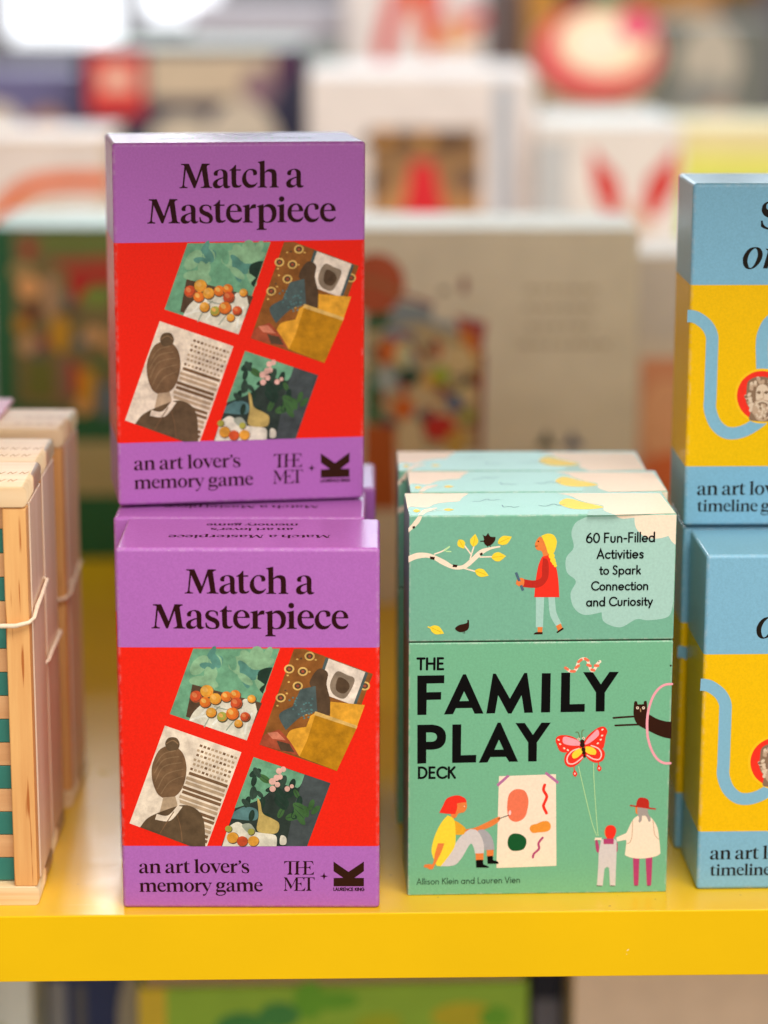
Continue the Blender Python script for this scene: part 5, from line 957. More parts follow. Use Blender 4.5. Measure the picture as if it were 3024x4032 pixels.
  ('P', '#C4602A', ['-363,13083 -650,13138 -831,13296 -836,13496 -664,13662 -380,13730 -93,13675 88,13517 93,13317 -79,13151']),
  ('P', '#B02C22', ['-1057,15358 -1207,15351 -1396,15483 -1553,15702 -1618,15925 -1566,16066 -1417,16072 -1227,15941 -1070,15723 -1005,15500']),
  ('P', '#B02C22', ['-2458,13957 -2503,13823 -2611,13743 -2742,13748 -2844,13835 -2880,13972 -2835,14105 -2727,14185 -2596,14181 -2494,14093']),
  ('P', '#D8A23A', ['609,13181 321,13141 120,13196 83,13326 223,13481 487,13602 775,13642 975,13587 1013,13457 873,13302']),
  ('P', '#2E3E5C', ['-4,16159 -138,16135 -279,16211 -374,16357 -385,16518 -308,16632 -174,16656 -33,16580 61,16434 72,16273']),
  ('P', '#7A3440', ['2023,11166 1752,11154 1565,11237 1534,11382 1670,11534 1921,11635 2192,11646 2379,11564 2410,11419 2274,11267']),
  ('P', '#D8A23A', ['2315,15251 2010,15243 1791,15364 1741,15568 1879,15776 2152,15910 2457,15918 2676,15797 2726,15594 2589,15385']),
  ('P', '#7A3440', ['-46,13572 -280,13408 -533,13403 -709,13558 -741,13813 -617,14071 -383,14234 -130,14239 46,14085 78,13830']),
  ('P', '#C4602A', ['610,11218 455,11206 173,11344 -126,11577 -329,11818 -359,11974 -203,11986 78,11849 377,11615 581,11374']),
  ('P', '#D8A23A', ['-131,13828 -307,13541 -570,13414 -820,13496 -960,13756 -938,14094 -762,14381 -500,14507 -250,14425 -110,14166']),
  ('P', '#2E3E5C', ['838,11030 666,10885 432,10874 224,11001 122,11218 166,11441 338,11586 572,11597 780,11470 882,11254']),
  ('P', '#D9C9A4', ['135,11999 -90,12000 -295,12162 -400,12424 -367,12685 -207,12845 18,12844 223,12682 328,12420 295,12160']),
  ('P', '#2A3A34', ['-1593,15928 -1811,15786 -2047,15791 -2209,15941 -2236,16177 -2118,16411 -1899,16552 -1664,16547 -1501,16398 -1474,16162']),
  ('P', '#2A3A34', ['287,12438 -43,12417 -267,12500 -300,12654 -128,12821 181,12937 511,12957 735,12875 767,12721 596,12554']),
  ('P', '#7A3440', ['1608,14545 1480,14256 1327,14101 1209,14140 1171,14356 1227,14668 1356,14956 1509,15110 1626,15072 1664,14856']),
  ('P', '#8FA8B0', ['-3526,12454 -3806,12481 -4036,12701 -4128,13027 -4048,13337 -3825,13511 -3545,13483 -3316,13265 -3223,12938 -3304,12629']),
  ('P', '#C4602A', ['-1100,10862 -1187,10629 -1316,10501 -1439,10527 -1509,10698 -1498,10947 -1411,11180 -1282,11307 -1159,11281 -1090,11111']),
  ('P', '#2E3E5C', ['-2601,10999 -2840,10865 -3137,10911 -3378,11118 -3472,11409 -3383,11671 -3144,11805 -2848,11759 -2606,11552 -2512,11261']),
  ('P', '#D8A23A', ['702,13121 527,12827 216,12695 -112,12775 -331,13036 -358,13380 -183,13673 127,13805 455,13725 674,13464']),
  ('P', '#D8A23A', ['1569,10452 1313,10478 1140,10607 1116,10792 1251,10960 1492,11049 1748,11023 1921,10893 1945,10709 1810,10540']),
  ('P', '#8FA8B0', ['229,11677 102,11553 -131,11530 -379,11617 -548,11781 -574,11960 -447,12084 -215,12107 34,12019 203,11855']),
  ('P', '#1C5A3C', ['-2183,14352 -2482,14388 -2730,14636 -2832,15001 -2751,15343 -2516,15532 -2218,15496 -1971,15249 -1867,14885 -1949,14542']),
  ('P', '#C4602A', ['2679,13835 2544,13677 2316,13630 2081,13713 1929,13894 1919,14104 2053,14262 2281,14308 2516,14225 2668,14044']),
  ('P', '#B02C22', ['-3316,12596 -3575,12516 -3882,12637 -4118,12912 -4195,13237 -4082,13486 -3824,13566 -3518,13445 -3281,13170 -3204,12846']),
  ('P', '#1C5A3C', ['-3340,11720 -3445,11505 -3650,11394 -3876,11431 -4038,11601 -4072,11838 -3967,12054 -3762,12164 -3536,12128 -3374,11958']),
  ('P', '#7A3440', ['-1369,9870 -1505,9833 -1708,9916 -1900,10088 -2007,10282 -1989,10425 -1852,10462 -1649,10379 -1458,10208 -1351,10013']),
  ('P', '#B02C22', ['-2035,16385 -2154,16152 -2304,16034 -2429,16076 -2479,16262 -2436,16520 -2317,16753 -2167,16871 -2043,16829 -1992,16643']),
  ('P', '#B02C22', ['-56,12341 -197,12024 -465,11858 -757,11906 -961,12149 -1000,12494 -859,12810 -592,12976 -301,12928 -96,12686']),
  ('P', '#7A3440', ['-251,11970 -312,11696 -447,11532 -605,11540 -724,11718 -759,11997 -698,12271 -563,12435 -406,12427 -287,12249']),
  ('P', '#7A3440', ['797,13091 603,12988 282,13044 -42,13238 -247,13495 -253,13717 -59,13820 261,13765 585,13571 790,13314']),
  ('P', '#C4602A', ['-54,15384 -250,15471 -389,15731 -419,16065 -327,16344 -149,16463 46,16376 186,16116 215,15783 123,15503']),
  ('P', '#D8A23A', ['1661,10457 1571,10117 1355,9913 1096,9924 893,10144 824,10490 915,10829 1130,11032 1389,11022 1592,10802']),
  ('P', '#8FA8B0', ['-975,12032 -1270,11853 -1541,11843 -1685,12005 -1647,12279 -1442,12558 -1147,12737 -877,12747 -732,12585 -770,12312']),
  ('P', '#1C5A3C', ['1905,15860 1687,15719 1424,15736 1217,15905 1145,16161 1236,16407 1454,16549 1716,16532 1923,16363 1995,16106']),
  ('P', '#5E7A34', ['-2321,14972 -2450,15017 -2595,15210 -2701,15478 -2727,15719 -2663,15840 -2535,15796 -2390,15603 -2284,15335 -2258,15094']),
  ('S', '#8A2C3C', '-2016,19270 -387,18702', 265),
  ('P', '#9C2C46', ['1004,18060c 2914,17637c 2690,15927c 2108,16049c']),
  ('P', '#D07820', ['1068,17573c 2438,16966c 2259,15498c 1503,16170c']),
  ('S', '#5C6F9A', '-3336,16896 -2370,17044 -1403,16716', 314),
  ('P', '#D0661C', ['-2246,15858 -2383,15390 -2746,15100 -3195,15099 -3559,15388 -3698,15856 -3560,16324 -3198,16613 -2749,16614 -2386,16326']),
  ('P', '#D8CE9A', ['-1458,15615 -1572,15110 -1874,14797 -2248,14797 -2552,15108 -2669,15613 -2555,16117 -2253,16428 -1880,16429 -1576,16118']),
  ('P', '#8FA9A0', ['-1372,15308 -1421,14875 -1554,14608 -1718,14607 -1853,14875 -1905,15308 -1856,15740 -1724,16007 -1559,16007 -1425,15741']),
  ('P', '#38443C', ['-250,15923 -306,15743 -457,15631 -644,15631 -796,15742 -855,15922 -798,16102 -647,16213 -460,16213 -309,16102']),
  ('P', '#156A40', ['-4424,14075c -3454,14446c -3694,11481c -4425,11480c']),
  ('P', '#A8B4B4', ['-2338,14140 -2480,13691 -2856,13413 -3321,13412 -3698,13689 -3842,14137 -3699,14586 -3323,14863 -2859,14864 -2483,14588']),
  ('P', '#1C4030', ['-1028,14326 -1171,14001 -1546,13799 -2011,13798 -2388,13999 -2532,14324 -2390,14649 -2015,14851 -1550,14852 -1174,14651']),
  ('P', '#D6BE8C', ['2140,15314 1979,14736 1545,14378 1006,14378 566,14734 396,15311 558,15887 991,16244 1529,16245 1968,15890']),
  ('P', '#9CB428', ['693,14390 598,14058 345,13851 30,13851 -226,14056 -325,14389 -230,14721 23,14927 338,14927 594,14723']),
  ('P', '#2A2C34', ['2333,14085 2267,13781 2087,13593 1861,13593 1678,13780 1605,14084 1672,14388 1852,14576 2077,14576 2261,14389']),
  ('P', '#CDB68C', ['-50,12972 -233,12536 -718,12266 -1319,12265 -1807,12534 -1994,12969 -1810,13405 -1325,13674 -725,13675 -238,13407']),
  ('P', '#D66A1E', ['-1408,12352 -1541,11930 -1893,11668 -2330,11667 -2683,11928 -2819,12350 -2685,12772 -2334,13032 -1898,13033 -1545,12773']),
  ('P', '#46648E', ['1581,12727 1482,12364 1216,12139 885,12138 616,12363 511,12726 611,13089 876,13314 1206,13314 1476,13090']),
  ('P', '#D4B88E', ['439,12602 371,12311 190,12131 -36,12131 -219,12310 -291,12601 -223,12892 -41,13071 184,13072 367,12893']),
  ('P', '#C4281A', ['1168,11116 977,10634 467,10335 -167,10334 -681,10631 -879,11113 -686,11595 -176,11893 456,11894 969,11597']),
  ('P', '#9CA83C', ['2294,11862 2215,11607 2004,11449 1740,11449 1526,11606 1442,11861 1521,12116 1733,12274 1996,12274 2211,12117']),
  ('P', '#D8C08E', ['2257,13222 2168,12859 1927,12635 1626,12634 1381,12858 1285,13221 1375,13584 1616,13808 1916,13808 2161,13585']),
  ('S', '#8A3240', '2717,15682 2651,12729 2597,9625', 315),
  ('P', '#D8C49C', ['-826,10367 -986,9561 -1411,9062 -1940,9061 -2369,9559 -2534,10365 -2374,11169 -1949,11665 -1422,11666 -993,11171']),
  ('P', '#C9A24E', ['1677,10122 1565,9609 1262,9291 884,9291 577,9608 456,10120 569,10633 872,10949 1248,10950 1556,10634']),
  ('P', '#B85A1A', ['-4547,11356c -2598,11235c -2400,5981c -4549,5977c']),
  ('P', '#DDD0BA', ['-7496,5910c 3555,5990c 3624,13c -7524,-5c']),
  ('S', '#A38F70', '5323,19644 5834,19645', 193),
  ('S', '#A38F70', '6147,19645 6508,19646', 193),
  ('S', '#A38F70', '6821,19646 7111,19647', 193),
  ('S', '#A38F70', '7424,19647 7649,19648', 193),
  ('S', '#A38F70', '7962,19648 8534,19649', 193),
  ('S', '#A38F70', '8847,19649 9460,19650', 193),
  ('S', '#A38F70', '5218,18553 5667,18553', 193),
  ('S', '#A38F70', '5980,18554 6580,18555', 193),
  ('S', '#A38F70', '6893,18555 7200,18556', 193),
  ('S', '#A38F70', '7513,18556 7756,18556', 193),
  ('S', '#A38F70', '8070,18557 8434,18557', 193),
  ('S', '#A38F70', '8748,18558 9345,18559', 193),
  ('S', '#A38F70', '5355,17397 5947,17398', 193),
  ('S', '#A38F70', '6261,17398 6578,17399', 193),
  ('S', '#A38F70', '6892,17399 7335,17400', 193),
  ('S', '#A38F70', '7649,17400 7909,17401', 193),
  ('S', '#A38F70', '8222,17401 8724,17402', 193),
  ('S', '#A38F70', '9038,17402 9288,17403', 193),
  ('S', '#A38F70', '5008,16298 5577,16299', 193),
  ('S', '#A38F70', '5891,16299 6348,16300', 193),
  ('S', '#A38F70', '6662,16300 6971,16301', 193),
  ('S', '#A38F70', '7285,16301 7719,16302', 193),
  ('S', '#A38F70', '8034,16302 8661,16303', 193),
  ('S', '#A38F70', '8975,16304 9572,16305', 193),
  ('S', '#A38F70', '9886,16305 10279,16306', 193),
  ('P', '#16281E', ['6013,9880c 6666,11000c 7173,9881c']),
  ('P', '#3E4C78', ['7661,9882c 8192,10879c 9004,9884c']),
  ('P', '#857868', ['643,19577 584,19463 428,19392 235,19392 78,19462 17,19576 76,19690 232,19760 425,19760 582,19690']),
  ('P', '#8E5048', ['1771,19917 1728,19604 1609,19410 1460,19410 1338,19603 1290,19916 1333,20229 1452,20422 1600,20423 1722,20230']),
 ],
 'greenprint': [
  ('P', '#7A6A3E', ['-9746,21842c -1438,21855c -1694,9453c -9756,10461c']),
  ('P', '#6C7C36', ['-7851,21634c -1443,21643c -1469,20372c -7885,20504c']),
  ('P', '#A84A2C', ['-7266,19939c -2812,20229c -2838,19094c -6089,19089c']),
  ('P', '#B81A10', ['-6230,19089c -2832,19378c -3561,18382c -4619,18523c -5861,17025c']),
  ('P', '#A83A26', ['-8163,20645 -8271,20387 -8541,20227 -8868,20227 -9128,20386 -9220,20643 -9111,20901 -8842,21061 -8515,21061 -8256,20902']),
  ('P', '#A58A56', ['-8417,19228 -8577,18852 -8973,18619 -9454,18618 -9835,18850 -9972,19226 -9811,19601 -9415,19833 -8935,19834 -8554,19603']),
  ('P', '#E4A468', ['-7975,18162 -8140,17702 -8546,17416 -9036,17415 -9424,17700 -9560,18160 -9395,18620 -8990,18905 -8500,18905 -8113,18622']),
  ('P', '#B8801E', ['-8736,15733 -8856,15353 -9148,15118 -9499,15117 -9776,15352 -9872,15731 -9752,16110 -9460,16344 -9109,16345 -8833,16111']),
  ('P', '#76786A', ['-5994,17381 -6083,17088 -6300,16906 -6563,16905 -6771,17087 -6844,17380 -6754,17674 -6537,17855 -6274,17856 -6067,17675']),
  ('P', '#463830', ['-5623,16668 -5729,16491 -5998,16382 -6327,16381 -6590,16490 -6686,16666 -6580,16843 -6311,16952 -5983,16953 -5720,16844']),
  ('P', '#CC9412', ['-6181,15163 -6325,14444 -6665,13999 -7070,13999 -7384,14443 -7489,15161 -7343,15877 -7004,16320 -6601,16321 -6286,15879']),
  ('P', '#7C9038', ['-3369,17528 -3568,17129 -4070,16882 -4683,16881 -5173,17127 -5352,17525 -5153,17923 -4651,18170 -4039,18171 -3549,17926']),
  ('P', '#D6A06A', ['-3981,15022 -4115,14676 -4447,14461 -4852,14461 -5173,14674 -5289,15020 -5156,15367 -4823,15581 -4420,15581 -4098,15368']),
  ('P', '#6C7880', ['-5073,14590 -5160,14378 -5377,14247 -5640,14247 -5850,14377 -5926,14588 -5839,14800 -5622,14931 -5359,14931 -5149,14801']),
  ('P', '#C4986C', ['-8337,14369 -8473,13988 -8808,13752 -9213,13751 -9533,13986 -9646,14367 -9509,14748 -9174,14983 -8770,14984 -8450,14749']),
  ('P', '#983A46', ['-7562,14586 -7639,14290 -7822,14106 -8042,14106 -8214,14289 -8273,14585 -8197,14881 -8013,15064 -7794,15064 -7621,14881']),
  ('P', '#5A625E', ['-7905,13794 -7993,13582 -8211,13450 -8475,13450 -8685,13581 -8760,13792 -8672,14004 -8454,14135 -8190,14136 -7981,14005']),
  ('P', '#2E702A', ['-3686,13079 -3799,12887 -4087,12769 -4440,12768 -4722,12886 -4826,13077 -4713,13268 -4425,13386 -4072,13387 -3790,13269']),
  ('P', '#C89058', ['-2656,14521 -2790,14014 -3117,13699 -3513,13698 -3826,14012 -3937,14519 -3802,15026 -3475,15340 -3080,15340 -2767,15028']),
  ('P', '#B02A1C', ['-2183,16673 -2304,16084 -2596,15719 -2947,15719 -3223,16083 -3318,16671 -3196,17259 -2905,17622 -2554,17623 -2279,17261']),
  ('P', '#6E2614', ['-9115,17234c -8061,16950c -8228,16092c -8876,15804c']),
  ('P', '#B68E6A', ['-7794,18803c -6871,18946c -6854,17023c -7316,15735c -7990,16950c']),
  ('P', '#6C6E26', ['-9022,13359c -7313,13362c -7311,10901c -9170,10898c']),
  ('P', '#8A644E', ['-7095,13506c -6094,13652c -5953,10903c -7172,10755c']),
  ('P', '#B83A1C', ['-6244,13363c -5543,12931c -5588,11194c -6092,11048c']),
  ('P', '#D89A14', ['-5547,12787c -4691,12788c -4827,10177c -5765,9885c']),
  ('P', '#DCA062', ['-4883,10250 -5002,9950 -5301,9764 -5663,9764 -5952,9949 -6056,10248 -5936,10548 -5638,10733 -5276,10733 -4987,10549']),
  ('P', '#66727A', ['-4573,11775c -2292,11634c -2332,9744c -4484,9595c']),
  ('P', '#B4A474', ['-11126,7977c -1724,7992c -1798,4386c -11248,4371c']),
 ],
}
# ------------------------------------------------------------------ materials
def lin(h):
    h = h.lstrip('#'); v = [int(h[i:i+2], 16)/255 for i in (0, 2, 4)]
    return tuple((c/12.92 if c <= .04045 else ((c+.055)/1.055)**2.4) for c in v) + (1,)
def nodes(name, rough=.45, spec=.5):
    m = bpy.data.materials.new(name); m.use_nodes = True
    nt = m.node_tree; b = nt.nodes['Principled BSDF']
    b.inputs['Roughness'].default_value = rough
    b.inputs['Specular IOR Level'].default_value = spec
    return m, nt, b
def add(nt, kind, **kw):
    n = nt.nodes.new(kind)
    for k, v in kw.items(): setattr(n, k, v)
    return n
def noise(nt, scale, detail=3, rough=.6, stretch=None):
    tc = add(nt, 'ShaderNodeTexCoord'); n = add(nt, 'ShaderNodeTexNoise')
    n.inputs['Scale'].default_value = scale; n.inputs['Detail'].default_value = detail; n.inputs['Roughness'].default_value = rough
    oi = add(nt, 'ShaderNodeObjectInfo'); k = add(nt, 'ShaderNodeMath', operation='MULTIPLY'); nt.links.new(oi.outputs['Random'], k.inputs[0]); k.inputs[1].default_value = 3.0
    va = add(nt, 'ShaderNodeVectorMath', operation='ADD'); nt.links.new(tc.outputs['Object'], va.inputs[0]); nt.links.new(k.outputs[0], va.inputs[1])   # every copy gets its own mottle and wear
    if stretch:
        mp = add(nt, 'ShaderNodeMapping'); mp.inputs['Scale'].default_value = stretch
        nt.links.new(va.outputs[0], mp.inputs['Vector']); nt.links.new(mp.outputs[0], n.inputs['Vector'])
    else: nt.links.new(va.outputs[0], n.inputs['Vector'])
    return n
def mixc(nt, fac, a, b):
    m = add(nt, 'ShaderNodeMix', data_type='RGBA')
    for s, v in ((0, fac), (6, a), (7, b)):
        if isinstance(v, bpy.types.NodeSocket): nt.links.new(v, m.inputs[s])
        else: m.inputs[s].default_value = v
    return m.outputs[2]
def ramp(nt, src, lo, hi):
    r = add(nt, 'ShaderNodeMapRange'); r.inputs['From Min'].default_value = lo; r.inputs['From Max'].default_value = hi
    nt.links.new(src, r.inputs['Value']); return r.outputs[0]
def bump(nt, b, src, strength, dist):
    bp = add(nt, 'ShaderNodeBump'); bp.inputs['Strength'].default_value = strength; bp.inputs['Distance'].default_value = dist
    nt.links.new(src, bp.inputs['Height']); nt.links.new(bp.outputs[0], b.inputs['Normal'])
def scaled(c, k): return (min(1, c[0]*k), min(1, c[1]*k), min(1, c[2]*k), 1)

_print = {}
PAL = dict(ink='#2C070B', brown='#331608', inkdark='#1C160E', black='#040303', darkgreen='#2E4A33', cream='#F8E0C6', coral='#EE7653', red='#F03322', red2='#BE2A1E',
    pink='#F4A2AC', palepink='#FBCFC6', yellow='#F8D63A', gold='#D8A91E', tan='#B4875E', olive='#6E7440', lime='#BFE3A2', mauve='#B9719C', mauve2='#B5406E',
    orange='#EE9434', orange2='#E8803E', forest='#14552A', amber='#E8A62A', grey2='#A9A5A8', palegrey='#D5CBC8', taupe='#A79A92', slate='#4F6878',
    palecloud='#A8CDC0', blue='#82B4CA', bandyellow='#F8C21A', marble='#BFA186', marble2='#D9C3A8', marble3='#8A6E56', marble4='#DCC4AA', marble5='#5E4836',
    p_green='#6B9F7C', p_umber='#54402E', p_leaf='#23382C', p_leaf2='#33473A', p_moss='#3F6336', p_cloth='#DAD3BE', p_fold='#9AA08E', p_red='#C8502A', p_gold='#DC9A38',
    p_orange='#DB7428', p_lime='#A3A045', p_shadow='#5F4A34', p_sienna='#8A5526', p_dot='#D6A95A', p_pale='#E4D2C0', p_slate='#4C5A58', p_grey='#84725F', p_teal='#557A78',
    p_amber='#E1A031', p_mustard='#B97F14', p_sand='#D9AF62', p_rust='#A04A30', p_coral='#CD7A5E', p_sepia='#E7D3BC', p_sepia2='#B49A7C', p_sepia3='#75583D', p_coat='#5F4B35',
    p_deep='#2F3A33', p_dusk='#454C4C', p_teal2='#52726A', p_ochre='#B9A05C', p_pink='#E0AFA0', p_hi='#E3AA56', p_hi2='#D97A48', p_cloth2='#EFE8D6', p_hair2='#876A4C', p_green2='#86AE86', p_green3='#56897A')
def ink(key):
    """printed colour: flat ink with a very fine paper mottle; painted prints carry a brushier mottle"""
    if key in _print: return _print[key]
    m, nt, b = nodes('print_'+key, .5, .10)
    c = lin(PAL[key])
    p = key.startswith('p_')
    n = noise(nt, 190 if p else 900, 5 if p else 2, .65)
    f = ramp(nt, n.outputs['Fac'], .3, .7)
    k = .30 if p else .05
    nt.links.new(mixc(nt, f, scaled(c, 1-k), scaled(c, 1+k)), b.inputs['Base Color'])
    _print[key] = m
    return m
def card(name, hexes, cuts=(), rough=.38, spec=.5, linen=.12):
    """paper-wrapped card; colour bands change at the given heights (object space)"""
    m, nt, b = nodes(name, rough, spec)
    tc = add(nt, 'ShaderNodeTexCoord'); sep = add(nt, 'ShaderNodeSeparateXYZ'); nt.links.new(tc.outputs['Object'], sep.inputs[0])
    cur = lin(hexes[0])
    for h, z in zip(hexes[1:], cuts):
        g = add(nt, 'ShaderNodeMath', operation='GREATER_THAN'); nt.links.new(sep.outputs[2], g.inputs[0]); g.inputs[1].default_value = z
        cur = mixc(nt, g.outputs[0], cur, lin(h))
    n = noise(nt, 1100, 2, .7)
    mul = add(nt, 'ShaderNodeMix', data_type='RGBA', blend_type='MULTIPLY'); mul.inputs[0].default_value = 1
    g2 = add(nt, 'ShaderNodeMapRange'); g2.inputs['From Min'].default_value = .3; g2.inputs['From Max'].default_value = .7; g2.inputs['To Min'].default_value = .93; g2.inputs['To Max'].default_value = 1.06
    nt.links.new(n.outputs['Fac'], g2.inputs['Value'])
    if isinstance(cur, bpy.types.NodeSocket): nt.links.new(cur, mul.inputs[6])
    else: mul.inputs[6].default_value = cur
    nt.links.new(g2.outputs[0], mul.inputs[7])
    bv = add(nt, 'ShaderNodeBevel', samples=4); bv.inputs['Radius'].default_value = .0013; geo = add(nt, 'ShaderNodeNewGeometry')
    dot = add(nt, 'ShaderNodeVectorMath', operation='DOT_PRODUCT'); nt.links.new(bv.outputs[0], dot.inputs[0]); nt.links.new(geo.outputs['True Normal'], dot.inputs[1])
    ed = add(nt, 'ShaderNodeMapRange'); ed.inputs['From Min'].default_value = .995; ed.inputs['From Max'].default_value = .93; nt.links.new(dot.outputs['Value'], ed.inputs['Value'])
    wn_ = noise(nt, 330, 3, .7); wr = add(nt, 'ShaderNodeMath', operation='MULTIPLY'); nt.links.new(ed.outputs[0], wr.inputs[0]); nt.links.new(ramp(nt, wn_.outputs['Fac'], .44, .68), wr.inputs[1])
    w2 = add(nt, 'ShaderNodeMath', operation='MULTIPLY'); nt.links.new(wr.outputs[0], w2.inputs[0]); w2.inputs[1].default_value = .7
    nt.links.new(mixc(nt, w2.outputs[0], mul.outputs[2], (.80, .72, .66, 1)), b.inputs['Base Color'])                 # rubbed edges
    n2 = noise(nt, 700, 3, .6); n3 = noise(nt, 22, 2, .5)
    sm = add(nt, 'ShaderNodeMath', operation='MULTIPLY_ADD'); nt.links.new(n3.outputs['Fac'], sm.inputs[0]); sm.inputs[1].default_value = 3.0; nt.links.new(n2.outputs['Fac'], sm.inputs[2])
    bump(nt, b, sm.outputs[0], linen, .0004)
    return m
def plain(name, h, rough=.5, spec=.4, mottle=.06, scale=60):
    m, nt, b = nodes(name, rough, spec); n = noise(nt, scale, 4, .6); c = lin(h)
    nt.links.new(mixc(nt, ramp(nt, n.outputs['Fac'], .3, .7), scaled(c, 1-mottle), scaled(c, 1+mottle)), b.inputs['Base Color'])
    return m
def wood(name, light, dark, stretch, rough=.5, fleck=None):
    m, nt, b = nodes(name, rough, .35)
    n = noise(nt, 1.0, 5, .62, stretch); c = mixc(nt, ramp(nt, n.outputs['Fac'], .36, .66), lin(dark), lin(light))
    if fleck:
        st = tuple(s*2.4 for s in stretch); n2 = noise(nt, 1.0, 2, .5, st)
        c = mixc(nt, ramp(nt, n2.outputs['Fac'], .66, .72), c, lin(fleck))
    nt.links.new(c, b.inputs['Base Color']); bump(nt, b, n.outputs['Fac'], .15, .0005)
    return m

# ------------------------------------------------------------------ mesh helpers
def link(name, me, mats, parent=None, smooth=False):
    o = bpy.data.objects.new(name, me); col.objects.link(o)
    for m in (mats if isinstance(mats, (list, tuple)) else [mats]): me.materials.append(m)
    if smooth:
        for p in me.polygons: p.use_smooth = True
        w = o.modifiers.new('normals', 'WEIGHTED_NORMAL'); w.weight = 100; w.keep_sharp = True
    if parent: o.parent = parent
    return o
def boxbm(bm, x0, x1, y0, y1, z0, z1, bev=0, seg=3, edges=None):
    r = bmesh.ops.create_cube(bm, size=1); vs = r['verts']
    for v in vs: v.co = Vector((x0+(v.co.x+.5)*(x1-x0), y0+(v.co.y+.5)*(y1-y0), z0+(v.co.z+.5)*(z1-z0)))
    if bev:
        es = {e for v in vs for e in v.link_edges}
        if edges: es = {e for e in es if edges(e)}
        bmesh.ops.bevel(bm, geom=list(es), offset=bev, segments=seg, affect='EDGES', profile=.5)
def box(name, x0, x1, y0, y1, z0, z1, mat, parent=None, bev=0, seg=3, edges=None):
    bm = bmesh.new(); boxbm(bm, x0, x1, y0, y1, z0, z1, bev, seg, edges)
    me = bpy.data.meshes.new(name); bm.to_mesh(me); bm.free()
    return link(name, me, mat, parent, bool(bev))
def thing(name, label, cat, loc=(0, 0, 0), rz=0, group=None, ry=0):
    o = bpy.data.objects.new(name, None); col.objects.link(o); o.empty_display_size = .02
    o.location = loc; o.rotation_euler = (0, ry, rz); tag(o, label, cat, group); return o
def tag(o, label, cat, group=None):
    o['label'] = label; o['category'] = cat
    if group: o['group'] = group
    return o
def copy_tree(o, parent=None):
    c = o.copy(); col.objects.link(c)
    if parent: c.parent = parent; c.matrix_parent_inverse = o.matrix_parent_inverse.copy()
    for ch in list(o.children): copy_tree(ch, c)
    return c
def tube(name, pts, r, mat, parent=None, seg=8, closed=False, wob=0):
    bm = bmesh.new(); rings = []; n = len(pts); rnd = random.Random(3)
    for i, p in enumerate(pts):
        p = Vector(p); a = Vector(pts[i-1]) if (i or closed) else p; b = Vector(pts[(i+1) % n]) if (i < n-1 or closed) else p
        d = (b-a).normalized(); u = d.cross(Vector((0, 0, 1)));
        if u.length < .1: u = d.cross(Vector((1, 0, 0)))
        u.normalize(); w = d.cross(u); rr = r*(1+wob*(rnd.random()-.5))
        rings.append([bm.verts.new(p+rr*(math.cos(2*math.pi*k/seg)*u+math.sin(2*math.pi*k/seg)*w)) for k in range(seg)])
    m = n if closed else n-1
    for i in range(m):
        A, B = rings[i], rings[(i+1) % n]
        for k in range(seg): bm.faces.new((A[k], A[(k+1) % seg], B[(k+1) % seg], B[k]))
    if not closed: bm.faces.new(rings[0][::-1]); bm.faces.new(rings[-1])
    bmesh.ops.recalc_face_normals(bm, faces=bm.faces)
    me = bpy.data.meshes.new(name); bm.to_mesh(me); bm.free()
    for p in me.polygons: p.use_smooth = True
    return link(name, me, mat, parent)

# ------------------------------------------------------------------ flat print: outlines -> faces lying on a box face
def parse(s):
    out = []
    for t in s.split():
        c = t.endswith('c'); a = t.rstrip('c').split(','); out.append((float(a[0]), float(a[1]), c))
    return out
def smooth_pts(p, closed=True, n=5):
    """Catmull-Rom through the points, with corners ('c') kept sharp"""
    N = len(p); out = []
    rng = range(N if closed else N-1)
    for i in rng:
        a, b = p[i], p[(i+1) % N]; out.append((a[0], a[1]))
        if a[2] and b[2]: continue
        p0 = p[(i-1) % N] if (closed or i > 0) else a; p3 = p[(i+2) % N] if (closed or i+2 < N) else b
        if a[2]: p0 = a
        if b[2]: p3 = b
        for k in range(1, n):
            t = k/n; q = []
            for d in (0, 1):
                m1 = (b[d]-p0[d])/2; m2 = (p3[d]-a[d])/2
                h = 2*t**3-3*t*t+1, t**3-2*t*t+t, -2*t**3+3*t*t, t**3-t*t
                q.append(h[0]*a[d]+h[1]*m1+h[2]*b[d]+h[3]*m2)
            out.append(tuple(q))
    if not closed: out.append(p[-1][:2])
    return out
def fill(contours):
    flat = [q for c in contours for q in c]
    tris = tessellate_polygon([[Vector((x, y, 0)) for x, y in c] for c in contours])
    return flat, [tuple(t) for t in tris]
